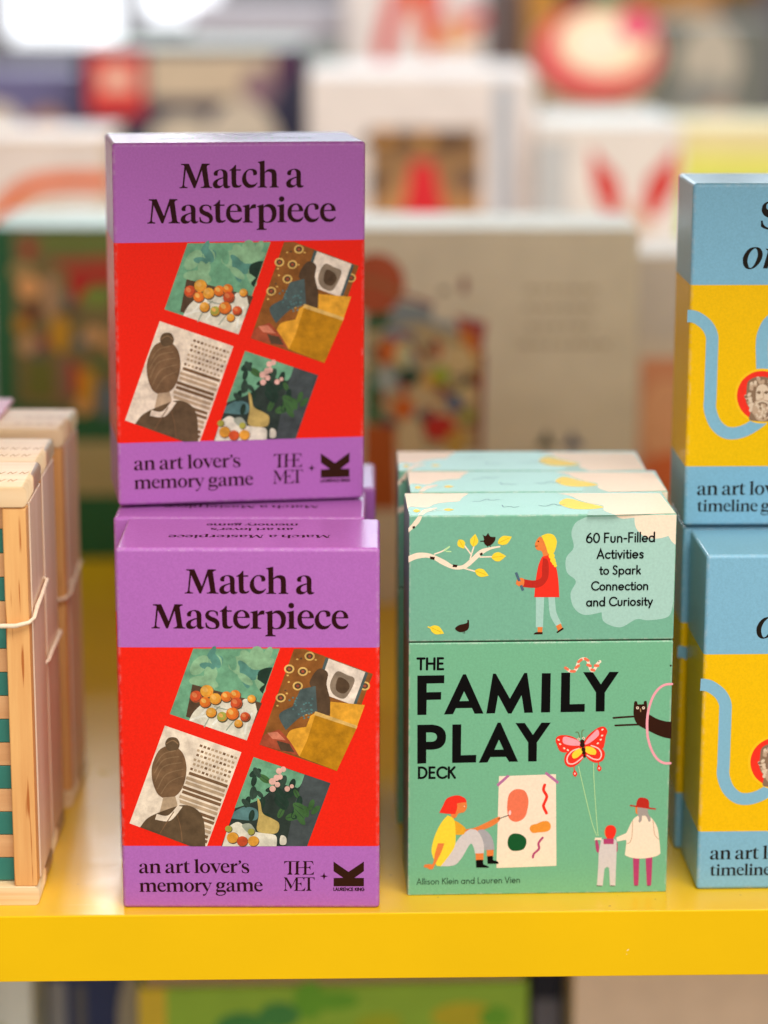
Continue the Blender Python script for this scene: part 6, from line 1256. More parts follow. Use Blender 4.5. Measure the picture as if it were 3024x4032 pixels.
def ribbon(pts, w, caps=True):
    V, F = [], []; n = len(pts); h = w/2
    closed = n > 3 and math.dist(pts[0], pts[-1]) < 1e-9
    for i in range(n):
        a = pts[i-1] if i else (pts[-2] if closed else pts[0]); b = pts[i]; c = pts[i+1] if i < n-1 else (pts[1] if closed else pts[-1])
        d1 = Vector((b[0]-a[0], b[1]-a[1])); d2 = Vector((c[0]-b[0], c[1]-b[1]))
        if d1.length < 1e-9: d1 = d2
        if d2.length < 1e-9: d2 = d1
        d1.normalize(); d2.normalize(); t = d1+d2
        if t.length < .2: t = d1
        t.normalize(); nn = Vector((-t.y, t.x)); k = h/max(.35, nn.dot(Vector((-d1.y, d1.x))))
        V += [(b[0]+nn.x*k, b[1]+nn.y*k), (b[0]-nn.x*k, b[1]-nn.y*k)]
        if i: F.append((2*i-2, 2*i-1, 2*i+1, 2*i))
    if caps and not closed:
        for b, sgn, (j0, j1) in ((pts[0], -1, (0, 1)), (pts[-1], 1, (2*n-2, 2*n-1))):
            v0 = Vector(V[j0])-Vector(b); base = len(V); ring = [j0]
            for k in range(1, 5):
                a = -sgn*math.pi*k/5; V.append((b[0]+v0.x*math.cos(a)-v0.y*math.sin(a), b[1]+v0.x*math.sin(a)+v0.y*math.cos(a))); ring.append(base+k-1)
            ring.append(j1); F.append(tuple(ring))
    return V, F
# serif letters, drawn as outlines: (baseline, left, right, scale, contours)
SERIF = {
'M': (745, 48, 895, 1, ["92,118c 300,116c 480,555c 632,116c 835,118c 835,150c 790,160 762,195c 820,665c 845,712 895,722c 895,748c 600,745c 600,720c 660,708 690,672c 632,290c 462,745c 415,745c 218,272c 172,660c 195,705 258,718c 258,745c 48,745c 48,720c 100,710 128,672c 180,190c 165,160 95,148c"]),
'a': (745, 920, 1388, 1, ["1052,430c 1052,370 1075,305 1118,290 1160,308 1185,360 1190,420c 1190,470c 1110,490 1000,535 940,590 920,650 935,710 980,750 1050,758 1120,742 1165,708 1190,678c 1210,728 1255,758 1320,755 1360,735 1388,705c 1380,700c 1330,700c 1312,670 1308,600 1310,420 1300,350 1265,300 1200,270 1130,265 1050,280 985,310 950,355 948,395 965,425 1000,432", "1190,500c 1110,530 1060,570 1042,625 1058,668 1105,692 1150,685 1190,658c"]),
't': (740, 165, 490, 1, ["320,148c 345,148c 348,265c 465,263c 465,300c 348,300c 350,600 362,655 395,682 440,675 490,660c 480,690 430,730 360,742 290,735 245,700 230,640 225,560 220,300c 165,300c 165,285c 230,245 280,200"]),
'e': (740, 498, 915, 1, ["915,460c 608,460c 612,520 640,600 700,650 770,665 850,645 905,600c 915,605c 900,660 840,725 740,745 640,730 560,670 510,590 498,490 515,390 570,305 650,262 720,255 800,270 870,325 905,390", "610,432c 795,432c 798,380 775,320 735,290 700,290 650,320 620,370"]),
'r': (740, 930, 1280, 1, ["930,305c 1110,262c 1115,378c 1150,310 1190,275 1230,263 1280,268c 1280,370c 1220,370 1160,385 1115,412c 1115,660c 1128,700 1197,715c 1197,740c 932,740c 932,715c 970,708 985,685c 985,350c 970,332 930,325c"]),
'p': (740, 1305, 1828, 1, ["1305,315c 1485,262c 1490,325c 1535,285 1600,262 1680,264 1760,310 1812,390 1828,490 1812,600 1760,690 1690,735 1600,750 1530,745 1490,735c 1490,860c 1505,895 1565,908c 1565,935c 1305,935c 1305,908c 1345,900 1362,875c 1360,360c 1345,338 1310,328c", "1490,355c 1540,335 1600,340 1660,380 1695,450 1706,530 1690,620 1650,690 1590,720 1530,712 1490,670c"]),
'i': (740, 930, 1180, 1, ["930,305c 1110,262c 1112,660c 1125,702 1180,715c 1180,740c 932,740c 932,715c 970,708 985,685c 985,350c 970,332 930,325c", "1045,62 1096,83 1117,134 1096,185 1045,206 994,185 973,134 994,83"]),
'c': (757, 32, 438, 1, ["320,438c 400,432 424,395 422,350 395,305 340,278 250,272 160,300 80,380 35,480 32,580 60,660 120,730 200,765 290,762 370,725 420,660 438,628c 425,618c 390,650 330,675 250,672 190,630 150,560 140,460 155,370 200,315 250,305 295,320 318,370"]),
'h': (757, 442, 990, 1, ["440,95c 620,55c 622,350c 680,300 760,275 830,278 900,315 930,390 935,470 938,690c 952,725 990,735c 990,760c 750,760c 750,735c 792,725 805,700c 805,450 790,380 740,352 690,352 625,382c 625,690c 642,725 685,735c 685,760c 442,760c 442,735c 482,728 498,705c 495,150c 480,128 440,108c"]),
'n': (757, 442, 990, 1, ["440,322c 620,278c 622,350c 680,300 760,275 830,278 900,315 930,390 935,470 938,690c 952,725 990,735c 990,760c 750,760c 750,735c 792,725 805,700c 805,450 790,380 740,352 690,352 625,382c 625,690c 642,725 685,735c 685,760c 442,760c 442,735c 482,728 498,705c 495,370c 480,350 440,338c"]),
'm': (757, 442, 1305, 1, ["440,322c 620,278c 622,350c 680,300 760,275 830,278 895,305 928,352c 985,302 1065,275 1140,278 1212,315 1245,390 1250,470 1253,690c 1267,725 1305,735c 1305,760c 1065,760c 1065,735c 1107,725 1120,700c 1120,450 1105,380 1055,352 1005,352 935,385c 938,690c 952,725 990,735c 990,760c 750,760c 750,735c 792,725 805,700c 805,450 790,380 740,352 690,352 625,382c 625,690c 642,725 685,735c 685,760c 442,760c 442,735c 482,728 498,705c 495,370c 480,350 440,338c"]),
'l': (757, 442, 685, 1, ["440,95c 620,55c 625,690c 642,725 685,735c 685,760c 442,760c 442,735c 482,728 498,705c 495,150c 480,128 440,108c"]),
's': (728, 1398, 1755, 1, ["1717,395c 1687,395c 1665,330 1625,290 1570,283 1515,300 1490,345 1505,385 1560,420 1640,450 1700,490 1745,550 1755,620 1735,690 1680,730 1600,740 1500,735 1430,710 1408,690c 1398,575c 1430,575c 1450,640 1500,690 1570,708 1630,700 1655,670 1655,630 1625,585 1560,550 1480,510 1420,460 1398,390 1410,330 1455,275 1530,252 1620,255 1690,285 1717,295c"]),
'o': (425, -8, 230, 2.05, ["112,187 172,205 214,250 230,308 214,366 172,412 112,430 50,412 8,366 -8,308 8,250 50,205", "112,207 145,230 162,265 168,308 162,352 145,388 112,410 79,388 62,352 55,308 62,265 79,230"]),
'v': (425, 232, 492, 2.05, ["232,192c 358,192c 358,205c 330,217c 398,355c 450,220c 415,207c 415,192c 492,192c 492,205c 465,217c 380,430c 365,430c 262,217c 232,205c"]),
'y': (888, 32, 288, 2.05, ["32,662c 150,662c 150,675c 122,687c 192,825c 245,690c 212,677c 212,662c 288,662c 288,675c 262,688c 180,885 150,950 110,990 75,990 65,972 78,953 110,957 140,930 165,890c 55,690c 32,675c"]),
'g': (888, 398, 638, 2.05, ["560,665c 630,658c 630,684c 592,690c 606,728 590,775 550,802 508,806 455,808c 440,825 455,845 520,848 590,852 630,880 638,920 610,965 540,992 460,992 405,968 396,930 425,895c 405,860 420,820 445,798c 415,770 408,728 425,685 465,655 510,650", "508,668 535,690 546,728 535,768 508,788 480,768 470,728 480,690", "440,905c 425,930 450,965 520,972 585,955 605,920 575,902 520,898"]),
'’': (425, 950, 1032, 2.05, ["975,137 1000,120 1025,133 1032,165 1010,200 955,220c 950,212c 985,195 997,178 978,165"]),
}
KERN = {'at': -55, 'te': -8, 'ch': -12, 'tc': -6, 'st': -12, 'ov': -45, 've': -35, 'ry': -35, 'r’': -5, 'rt': -8}
def layout_serif(text):
    x = 0; out = []; prev = ''
    for ch in text:
        if ch == ' ': x += 175; prev = ''; continue
        base, l, r, k, cs = SERIF[ch]; x += KERN.get(prev+ch, 0)
        gl = [[((px-l)*k+x, (base-py)*k) for px, py in smooth_pts(parse(c))] for c in cs]
        out += [[c] for c in gl] if ch == 'i' else [gl]
        x += (r-l)*k+17; prev = ch
    return [('fill', c) for c in out], x-17
# round sans letters, drawn as pen strokes on a 100-high capital
def arc(cx, cy, rx, ry, a0, a1, n=14): return [(cx+rx*math.cos(R(a0+(a1-a0)*i/n)), cy+ry*math.sin(R(a0+(a1-a0)*i/n))) for i in range(n+1)]
def ring(cx, cy, rx, ry): p = arc(cx, cy, rx, ry, 0, 360, 22); p[-1] = p[0]; return p
def crv(s): return smooth_pts(parse(s), False)
SANS = {
'o': (62, [ring(31, 32, 25, 27)]), 'a': (66, [ring(30, 32, 24, 27), [(55, 5), (55, 59)]]), 'd': (66, [ring(30, 32, 24, 27), [(55, 5), (55, 98)]]),
'p': (66, [ring(34, 32, 24, 27), [(9, 59), (9, -24)]]), 'c': (54, [arc(33, 32, 25, 27, 48, 312)]), 'e': (62, [arc(31, 32, 25, 27, 0, 312)+[], [(6, 32), (56, 32)]]),
'n': (60, [[(9, 5), (9, 59)], arc(29, 37, 20, 22, 180, 0)+[(49, 5)]]), 'u': (58, [[(9, 59)]+arc(28, 26, 19, 21, 180, 360)+[(47, 59)]]),
'r': (40, [[(9, 5), (9, 59)], arc(28, 36, 19, 23, 180, 70)]), 'i': (18, [[(9, 5), (9, 59)], [(9, 82), (9, 83)]]), 'l': (18, [[(9, 5), (9, 98)]]),
't': (36, [crv("17,84c 17,25c 18,12 24,5 34,7c"), [(4, 58), (33, 58)]]), 'v': (50, [[(4, 59), (25, 6), (46, 59)]]), 'y': (52, [[(4, 59), (26, 8)], [(48, 59), (15, -24)]]),
'k': (50, [[(9, 5), (9, 98)], [(42, 58), (12, 31)], [(21, 39), (46, 5)]]), 's': (48, [crv("40,52 26,59 13,53 12,43 26,33 39,24 38,11 25,5 9,11")]),
'A': (74, [[(5, 5), (37, 95), (69, 5)], [(17, 32), (57, 32)]]), 'C': (84, [arc(50, 50, 42, 45, 42, 318, 20)]), 'F': (58, [[(11, 5), (11, 95), (50, 95)], [(11, 53), (45, 53)]]),
'S': (58, [crv("48,85 34,96 18,92 11,76 20,60 38,48 48,32 43,13 28,4 8,14")]), 'K': (66, [[(11, 5), (11, 95)], [(56, 95), (14, 50)], [(25, 60), (60, 5)]]), 'L': (52, [[(11, 95), (11, 6), (47, 6)]]),
'V': (70, [[(4, 95), (35, 5), (66, 95)]]), 'T': (62, [[(4, 94), (58, 94)], [(31, 94), (31, 5)]]), 'H': (80, [[(11, 5), (11, 95)], [(69, 5), (69, 95)], [(11, 52), (69, 52)]]),
'E': (60, [[(50, 95), (11, 95), (11, 6), (52, 6)], [(11, 52), (46, 52)]]), 'D': (80, [[(11, 6), (11, 95), (30, 95)]+arc(30, 50.5, 42, 44.5, 84, -90, 16)+[(11, 6)]]),
'R': (64, [[(11, 5), (11, 95), (32, 95)]+arc(32, 73, 21, 22, 80, -90, 10)+[(11, 51)], [(32, 51), (56, 5)]]), 'U': (76, [[(11, 95)]+arc(38, 34, 27, 29, 180, 360)+[(65, 95)]]),
'N': (82, [[(11, 5), (11, 95), (71, 7), (71, 95)]]), 'G': (88, [arc(50, 50, 42, 45, 45, 350, 20)+[(56, 46)]]), 'I': (22, [[(11, 5), (11, 95)]]),
'6': (62, [ring(31, 32, 25, 27), crv("6,34 10,58 24,80 42,96")]), '0': (66, [ring(33, 50, 27, 45)]), '-': (36, [[(6, 38), (30, 38)]]),
}
def layout_sans(text, w):
    x = 0; out = []
    for ch in text:
        if ch == ' ': x += 30; continue
        adv, st = SANS[ch]
        for s in st: out.append(('line', [(px+x, py) for px, py in s], w))
        x += adv+6
    return out, x-6
def art_faces(items):
    """-> list of (colour, verts2d, faces) in metres, in drawing order"""
    res = []
    for it in items:
        if it[0] == 'P':
            V, F = fill([[(x*1e-5, y*1e-5) for x, y in smooth_pts(parse(c))] for c in it[2]]); res.append((it[1], V, F))
        elif it[0] in 'SB':
            V, F = ribbon([(x*1e-5, y*1e-5) for x, y in smooth_pts(parse(it[2]), False)], it[3]*1e-5, it[0] == 'S'); res.append((it[1], V, F))
        else:
            _, c, font, text, (x0, y0, x1, y1), ys = it
            shapes, W = layout_serif(text) if font == 'serif' else layout_sans(text, dict(sans=12, sansm=15.5, sansb=19, sansx=24)[font])
            k = math.hypot(x1-x0, y1-y0)*1e-5/W; a = math.atan2(y1-y0, x1-x0); ca, sa = math.cos(a)*k, math.sin(a)*k
            tr = lambda p: (x0*1e-5+p[0]*ca-p[1]*sa*ys, y0*1e-5+p[0]*sa+p[1]*ca*ys)
            for s in shapes:
                if s[0] == 'fill': V, F = fill([[tr(p) for p in cc] for cc in s[1]])
                else: V, F = ribbon([tr(p) for p in s[1]], s[2]*k)
                res.append((c, V, F))
    return res
def print_on(name, keys, face, parent, level=0.0, base=3e-5, clip=None):
    """one mesh of printed shapes lying on the front ('F') or the top ('T', at height level) of a box"""
    items = [i for k in (keys if isinstance(keys, (list, tuple)) else [keys]) for i in ART[k]]
    return flat_mesh(name, art_faces(items), face, parent, level, base)
def flat_mesh(name, parts, face, parent, level=0.0, base=3e-5, step=None):
    verts, faces, idx, mats = [], [], [], []
    st = step or min(4e-6, 1.0e-4/max(1, len(parts)))
    for n, (c, V, F) in enumerate(parts):
        m = (C(c) if c[0] == '#' else ink(c)) if isinstance(c, str) else c
        if m not in mats: mats.append(m)
        off = base+n*st; b0 = len(verts)
        verts += [(x, level-off, y) if face == 'F' else (x, y, level+off) for x, y in V]
        for f in F:
            area = sum(V[f[i-1]][0]*V[f[i]][1]-V[f[i]][0]*V[f[i-1]][1] for i in range(len(f)))
            if abs(area) < 1e-13: continue
            f = f if area > 0 else f[::-1]
            faces.append([b0+i for i in f]); idx.append(mats.index(m))
    me = bpy.data.meshes.new(name); me.from_pydata(verts, [], faces); me.polygons.foreach_set('material_index', idx); me.update()
    return link(name, me, mats, parent)

_cm = {}
def C(h, rough=.5):
    if h not in _cm: _cm[h] = plain('card_'+h.strip('#').lower(), h, rough, .4, .06, 40)
    return _cm[h]

# ------------------------------------------------------------------ large structure: room, shelves
m_floor = plain('floor_wood', '#C6B8A6', .5); m_wall = plain('wall_paint', '#CDC4B8', .8)
m_yellow, nt, b = nodes('yellow_lacquer', .33, .85)
n = noise(nt, 90, 5, .6); n2 = noise(nt, 9, 3, .5); yc = (.82, .49, .0, 1)
cc = mixc(nt, ramp(nt, n2.outputs['Fac'], .35, .65), scaled(yc, .95), scaled(yc, 1.04))
sp = noise(nt, 260, 1, .4); cc = mixc(nt, ramp(nt, sp.outputs['Fac'], .76, .79), cc, (.42, .22, .03, 1))          # specks of dirt
sc = noise(nt, 1.0, 2, .5, (14, 420, 420)); cc = mixc(nt, ramp(nt, sc.outputs['Fac'], .72, .80), cc, (.93, .62, .16, 1))   # faint rub marks
nt.links.new(cc, b.inputs['Base Color'])
rr = add(nt, 'ShaderNodeMapRange'); rr.inputs['From Min'].default_value = .3; rr.inputs['From Max'].default_value = .7; rr.inputs['To Min'].default_value = .27; rr.inputs['To Max'].default_value = .40
nt.links.new(noise(nt, 24, 4, .65).outputs['Fac'], rr.inputs['Value']); nt.links.new(rr.outputs[0], b.inputs['Roughness'])
bump(nt, b, n.outputs['Fac'], .06, .0008)
o = box('floor', -4, 4, -2, 6, -1.0, -.9, m_floor); o['kind'] = 'structure'
o = box('wall', -4, 4, 4.2, 4.3, -.9, 2.6, m_wall); o['kind'] = 'structure'

m_edge, nt, b = nodes('yellow_edge_strip', .5, .16); yc = (.87, .525, .0, 1)
cc = mixc(nt, ramp(nt, noise(nt, 9, 3, .5).outputs['Fac'], .35, .65), scaled(yc, .96), scaled(yc, 1.03))
sp = noise(nt, 230, 1, .4); nt.links.new(mixc(nt, ramp(nt, sp.outputs['Fac'], .835, .85), cc, (.95, .72, .35, 1)), b.inputs['Base Color'])
bump(nt, b, noise(nt, 160, 4, .6).outputs['Fac'], .08, .0006)
sh = thing('display_shelf', 'bright yellow painted shelf board with a thick front edge, under all the boxes', 'shelf', (0, 1.005, 0), R(1.56))
box('board', -1.0, 1.0, .0012, .82, -.0297, 0, m_yellow, sh, .0006, 2)
box('edge_strip', -1.0, 1.0, 0, .0011, -.0297, .0001, m_edge, sh, .0004, 2)
us = thing('upper_shelf', 'unseen white shelf board assumed above the boxes, fitted to shade their tops and the shelf rear', 'shelf', (0, .955, .445), R(1.56))  # unseen board, placed for the shade it casts on the upper boxes
box('board', -1.0, 1.0, 0, .48, 0, .0297, plain('white_board', '#DAD6D0', .5), us, .001)  # white instead of yellow to keep its bounce light neutral
ls = thing('lower_shelf', 'dim yellow shelf board below, carrying the blurred boxes under the front edge', 'shelf', (0, 1.02, -.42))
box('board', -1.0, 1.0, 0, .8, -.03, 0, m_yellow, ls, .001)
# ------------------------------------------------------------------ purple memory games
MW, MH, MT = .110, .1593, .0535
m_mem = card('purple_red_wrap', ('#B269B8', '#EE2410', '#B269B8'), (.02829, .11645), .22, .17)
def memory_game(label, loc, rz, ry=0):
    t = thing('game_box', label, 'game box', loc, rz, 'purple memory game boxes', ry)
    box('carton', -MW/2, MW/2, 0, MT, 0, MH, m_mem, t, .0017, 4)
    print_on('title_lettering', 'title', 'F', t)
    print_on('subtitle_lettering', 'subtitle', 'F', t)
    print_on('museum_logo', 'met', 'F', t)
    print_on('publisher_logo', 'king', 'F', t)
    for k, lb in (('picA', 'picture of oranges on a white cloth before a green wall'), ('picB', 'picture of mustard blocks and brown patterned wall'), ('picC', 'sepia picture of a figure before a tower block'), ('picD', 'dark picture of leaves, pink blossom and oranges')):
        p = print_on('picture', k, 'F', t); p['label'] = lb
    print_on('top_lettering', 'toptext', 'T', t, MH)
    return t
def again(src, label, loc, rz, ry=0):
    c = copy_tree(src); c['label'] = label; c.location = loc; c.rotation_euler = (0, ry, rz); return c
low = memory_game('purple and red memory game box standing at the shelf front, lowest and nearest', (-.0567, 1.011, 0), .0013)
again(low, 'purple and red memory game box standing on top of the others, leaning slightly', (-.0632, 1.0908, MH+.0012), .1677, .005)
again(low, 'purple and red memory game box right behind the front one, mostly hidden', (-.0632, 1.0665, 0), .0)
again(low, 'hindmost purple memory game box, only its right end showing under the top one', (-.0590, 1.1255, 0), .01)

# ------------------------------------------------------------------ blue timeline games
BW, BH, BT = .110, .1511, .0465
m_blue = card('blue_yellow_wrap', ('#7FB3CC', '#EFBC02', '#7FB3CC'), (.02695, .10727), .22, .2)
def timeline_game(label, loc, rz, ry=0):
    t = thing('game_box', label, 'game box', loc, rz, 'blue timeline game boxes', ry)
    box('carton', -BW/2, BW/2, 0, BT, 0, BH, m_blue, t, .0017, 4)
    print_on('title_lettering', 'bluetitle', 'F', t)
    print_on('subtitle_lettering', 'bluesub', 'F', t)
    print_on('ribbon_picture', 'ribbon', 'F', t)
    return t
bl = timeline_game('blue and yellow game box standing at the right end of the shelf front', (.1919, 1.0347, 0), .0353)
again(bl, 'blue and yellow game box stacked on top at the right edge', (.1875, 1.0820, BH+.0012), .0254)
again(bl, 'blue and yellow game box wedged behind the front one beside the green deck', (.1878, 1.0840, 0), .020)

# ------------------------------------------------------------------ green card decks
DW, DH, DT, SEAM = .1131, .1697, .043, .11443
m_lid = card('green_lid', ('#74B194',), (), .36, .5, .06); m_tray = card('green_tray', ('#72B48C',), (), .36, .45, .06); m_neck = plain('deck_neck', '#33402F', .7)
def deck(label, loc, rz):
    t = thing('card_deck', label, 'card deck', loc, rz, 'green boxed card decks')
    tr = box('tray', -DW/2, DW/2, 0, DT, 0, SEAM-.0003, m_tray, t, .0006, 2)
    box('neck', -DW/2+.001, DW/2-.001, .001, DT-.001, SEAM-.01, SEAM+.01, m_neck, t)
    l = box('lid', -DW/2, DW/2, 0, DT, SEAM+.0003, DH, m_lid, t, .0006, 2)
    print_on('title_lettering', 'traytext', 'F', t)
    for nm, k in (('kite_and_cat_picture', 'kite'), ('painter_picture', 'painter'), ('walkers_picture', 'walkers')): print_on(nm, k, 'F', tr)
    for nm, k in (('cloud_picture', 'cloud'), ('branch_picture', 'branch'), ('girl_picture', 'girl')): print_on(nm, k, 'F', l)
    print_on('blurb_lettering', 'lidtext', 'F', l, base=1.5e-4)
    print_on('lid_top_picture', 'lidtop', 'T', l, DH)
    return t
dk = deck('green activity card deck at the front, its whole illustrated face showing', (.0670, 1.0279, 0), .0424)
again(dk, 'green card deck in the middle of the row, only its lid top showing', (.0680, 1.0722, 0), .026)
again(dk, 'hindmost green card deck, its lid top and left edge just showing', (.0630, 1.1160, 0), .014)

# ------------------------------------------------------------------ small wooden frames, cord round them
m_pine = wood('pine_board', '#F6D9AE', '#E6BE8A', (6, 90, 420)); m_top = wood('pine_top', '#F3D6AE', '#E8C496', (8, 300, 90))
m_post = wood('orange_pine', '#F0B872', '#E0A05E', (160, 160, 9), .5, '#B5672A'); m_side = wood('side_veneer', '#F6DFC6', '#E8CBAC', (50, 50, 5), .45)
m_teal = plain('teal_paint', '#2F7A6C', .5); m_slat = wood('slat_wood', '#E6B27C', '#D9A06A', (9, 90, 160)); m_burn = plain('burnt_mark', '#B98552', .7)
def wooden_frame(label, loc, rz, depth, sh_=0):
    t = thing('wooden_frame', label, 'wooden toy', loc, rz, 'wooden frames bundled in a row'); w = .155
    ye = lambda e: abs((e.verts[0].co-e.verts[1].co).y) > 1e-3
    box('base_board', -w, 0, 0, depth, 0, .0086, m_pine, t, .0024, 4, ye)
    box('top_board', -w, 0, 0, depth, .1758, .1846, m_top, t, .0024, 4, ye)
    box('upright', -.0105, -.0006, .0004, .009, .0086, .1752, m_post, t, .0006, 2)
    box('upright', -w+.001, -w+.011, .0004, .009, .0086, .1752, m_post, t, .0006, 2)
    box('side_panel', -.0022, -.0002, .0105, depth-.001, .0088, .1756, m_side, t, .0004, 2)
    for i in range(16):
        z = .0092+i*.0104
        box('slat', -w+.0115, -.0028, .006, .013, z, min(z+.0103, .1756), m_teal if i % 2 == 0 else m_slat, t, .0004, 1)
    parts = []
    for r_, y in enumerate((depth*.25, depth*.55)):
        for i in range(6):
            x = -.034+i*.005+r_*.003
            if i == 1: continue
            parts += [('p', *ribbon([(x, y-.0022), (x+.0012, y+.002)] if i == 0 else [(x, y-.002), (x+.0008, y+.0018), (x+.002, y-.0018), (x+.0034, y+.002)], .0006))]
    flat_mesh('scale_marks', [(m_burn, V, F) for _, V, F in parts], 'T', t, .1846)
    return t
wf = wooden_frame('pale wooden frame with teal slats at the left front of the shelf', (-.1480, 1.0138, 0), .012, .049)
again(wf, 'wooden frame standing close behind the front one, a notch between their tops', (-.1495, 1.0645, 0), .0)
again(wf, 'rearmost wooden frame, blurred, set a little to the right', (-.1484, 1.1360, 0), -.02)
m_cord = plain('white_cord', '#F3DCC0', .8, .2, .1, 400)
def cord(label, x, y0, y1, z0, z1, rnd):
    pts = []
    P = [(x-.16, y0-.0012, z0+.001), (x-.10, y0-.0014, z0+.0005), (x-.05, y0-.0014, z0), (x-.02, y0-.0014, z0-.0004), (x-.006, y0-.0016, z0-.0002), (x-.0005, y0-.0012, z0+.0012), (x+.0012, y0+.0022, z0+.0022), (x+.0012, y0+.012, z0+.0022+(z1-z0)*.3), (x+.0011, (y0+y1)/2, (z0+z1)/2+.0014), (x+.0010, y1-.003, z1), (x-.0026, y1+.0004, z1), (x-.012, y1+.0012, z1), (x-.16, y1+.0012, z1)]
    o = tube('cord', P, .00098, m_cord, None, 8, False, .25)
    tag(o, label, 'cord', 'white cords tied round the wooden frames'); return o
cord('white cord tied across the front wooden frame, rising along its right side', -.1480, 1.0138, 1.0640, .1255, .1325, 1)
cord('short white cord end low on the right side of the second wooden frame', -.1495, 1.0645, 1.1145, .092, .0945, 2)
cord('blurred white cord tied round the rearmost wooden frame', -.1484, 1.1360, 1.1850, .103, .110, 3)
o = box('paper_packet', -.300, -.180, 1.150, 1.20, .1850, .1870, plain('pink_card', '#EFB4D4', .5), None, .001)
tag(o, 'small pink packet lying on the rearmost wooden frame at the left edge', 'packet')

# ------------------------------------------------------------------ blurred boxes behind
def quad(x0, z0, x1, z1): return [(x0, z0), (x1, z0), (x1, z1), (x0, z1)], [(0, 1, 2, 3)]
def disc(x, z, rx, rz, a0=0, a1=360, n=28): return [(x+rx*math.cos(R(a0+(a1-a0)*i/n)), z+rz*math.sin(R(a0+(a1-a0)*i/n))) for i in range(n+(a1-a0 < 360))], [tuple(range(n+(a1-a0 < 360)))]
def poly(*p): return list(p), [tuple(range(len(p)))]
def line(w, *p): return ribbon(smooth_pts([(x, y, False) for x, y in p], False), w)
def display_box(name, label, cat, x0, x1, y, d, z0, z1, hexc, shapes=(), rz=0, group=None, top=None, bev=.0015, pname='cover_print'):
    """a carton with its cover print; print coordinates run 0..1 over the front"""
    w, h = x1-x0, z1-z0
    t = thing(name, label, cat, ((x0+x1)/2, y, z0), rz, group)
    box('carton', -w/2, w/2, 0, d, 0, h, C(hexc), t, bev, 3)
    if shapes: flat_mesh(pname, [(C(c), [((u-.5)*w, v*h) for u, v in V], F) for c, (V, F) in shapes], 'F', t, 0, 1.2e-4, 2.5e-5)
    if top: flat_mesh('top_face', [(C(top), *quad(-w/2+.003, .003, w/2-.003, d-.003))], 'T', t, h, 1.2e-4)  # thin sheet colouring the top face apart from the sides
    return t
rnd = random.Random(11)
# tan and green board game boxes with busy covers
bg_ = display_box('board_game', 'tan board game box with colourful stacked shapes, blurred, behind the green decks', 'game box', -.088, .1537, 1.509, .085, 0, .2335, '#E2D9C4')
print_on('cover_print', 'tanprint', 'F', bg_, base=1e-4)
bg_ = display_box('board_game', 'green board game box with a busy picture, blurred, behind the wooden frames', 'game box', -.256, -.030, 1.620, .100, 0, .2207, '#1F6038', top='#A8BDB2')
print_on('cover_print', 'greenprint', 'F', bg_, base=1e-4)
# orange and cream box at the right
display_box('board_game', 'cream box with orange print, a strip showing beside the tan game box', 'game box', .152, .330, 1.640, .09, 0, .2010, '#CFC0AE', [('#D58E66', quad(.10, .17, .9, .66)), ('#E3A579', disc(.2, .45, .1, .14)), ('#C7BBAF', quad(0, .72, 1, .97)), ('#D96A34', disc(.22, .26, .12, .08))])

# table behind, with its goods
bt = thing('display_table', 'white display table in the background, carrying the blurred goods', 'table', (0, 1.93, 0))
m_white = plain('white_laminate', '#DDD8D2', .35)
box('tabletop', -1.1, 1.1, 0, 1.15, .10, .13, m_white, bt, .002)
for x in (-1.05, 1.05):
    for y in (.05, 1.1): box('leg', x-.025, x+.025, y-.025, y+.025, -.9, .1, m_white, bt)
Z = .13
display_box('toy_box', 'navy toy box with a red corner badge and cream title band', 'toy box', -.272, -.070, 2.25, .16, Z, .3060, '#2B2A44', [('#D9342C', quad(.05, .66, .29, .97)), ('#F0B8A0', quad(.1, .78, .25, .9)), ('#CDB79B', quad(.31, .74, .86, .965)), ('#8A6A74', disc(.80, .80, .08, .09)), ('#5A2A4C', quad(.86, .84, .95, .98)), ('#CDBEA8', disc(.46, .42, .18, .25)), ('#CFC0AC', disc(.72, .46, .17, .28)), ('#D2C6B2', disc(.9, .30, .12, .18)), ('#55506A', quad(.0, .0, .24, .42))], top='#B7C2B2')
display_box('toy_box', 'lavender toy box with a tan picture, at the far left edge', 'toy box', -.420, -.284, 2.36, .13, Z, .2780, '#6E6890', [('#C9936A', disc(.78, .55, .15, .22)), ('#E3D2C0', disc(.42, .55, .22, .26)), ('#C7B9B4', quad(.5, .1, 1, .3))])
display_box('toy_box', 'cream toy box with an orange arch on its front', 'toy box', -.345, -.219, 2.00, .12, Z, .2480, '#E6CDB4', [('#E9D9D2', quad(.03, .55, .97, .97)), ('#E8661A', line(.12, (.28, .40), (.36, .55), (.50, .66), (.70, .70), (.97, .70))), ('#EFE0D2', disc(.82, .35, .22, .2)), ('#C4A674', disc(.52, .26, .22, .14)), ('#E08A6E', quad(.5, .12, .98, .22))], top='#E9DFDA')
display_box('toy_box', 'big white toy box with a brown picture and red cone behind the purple stack', 'toy box', -.062, .122, 2.05, .20, Z, .2930, '#EFE2DC', [('#9A7248', quad(.27, .02, .765, .74)), ('#C08A55', disc(.42, .3, .12, .2)), ('#B98450', disc(.68, .3, .08, .25)), ('#5B3E28', disc(.36, .68, .12, .05)), ('#5B3E28', disc(.62, .68, .12, .05)), ('#C98A3A', disc(.34, .70, .04, .04)), ('#C98A3A', disc(.52, .69, .04, .03)), ('#5A4636', disc(.31, .47, .05, .06)), ('#5A4A44', disc(.70, .48, .05, .06)), ('#E0202A', poly((.31, .04), (.68, .04), (.60, .34), (.55, .58), (.46, .58), (.42, .34))), ('#B8BCC4', quad(.82, .02, .90, .97))], top='#E9DCD4')
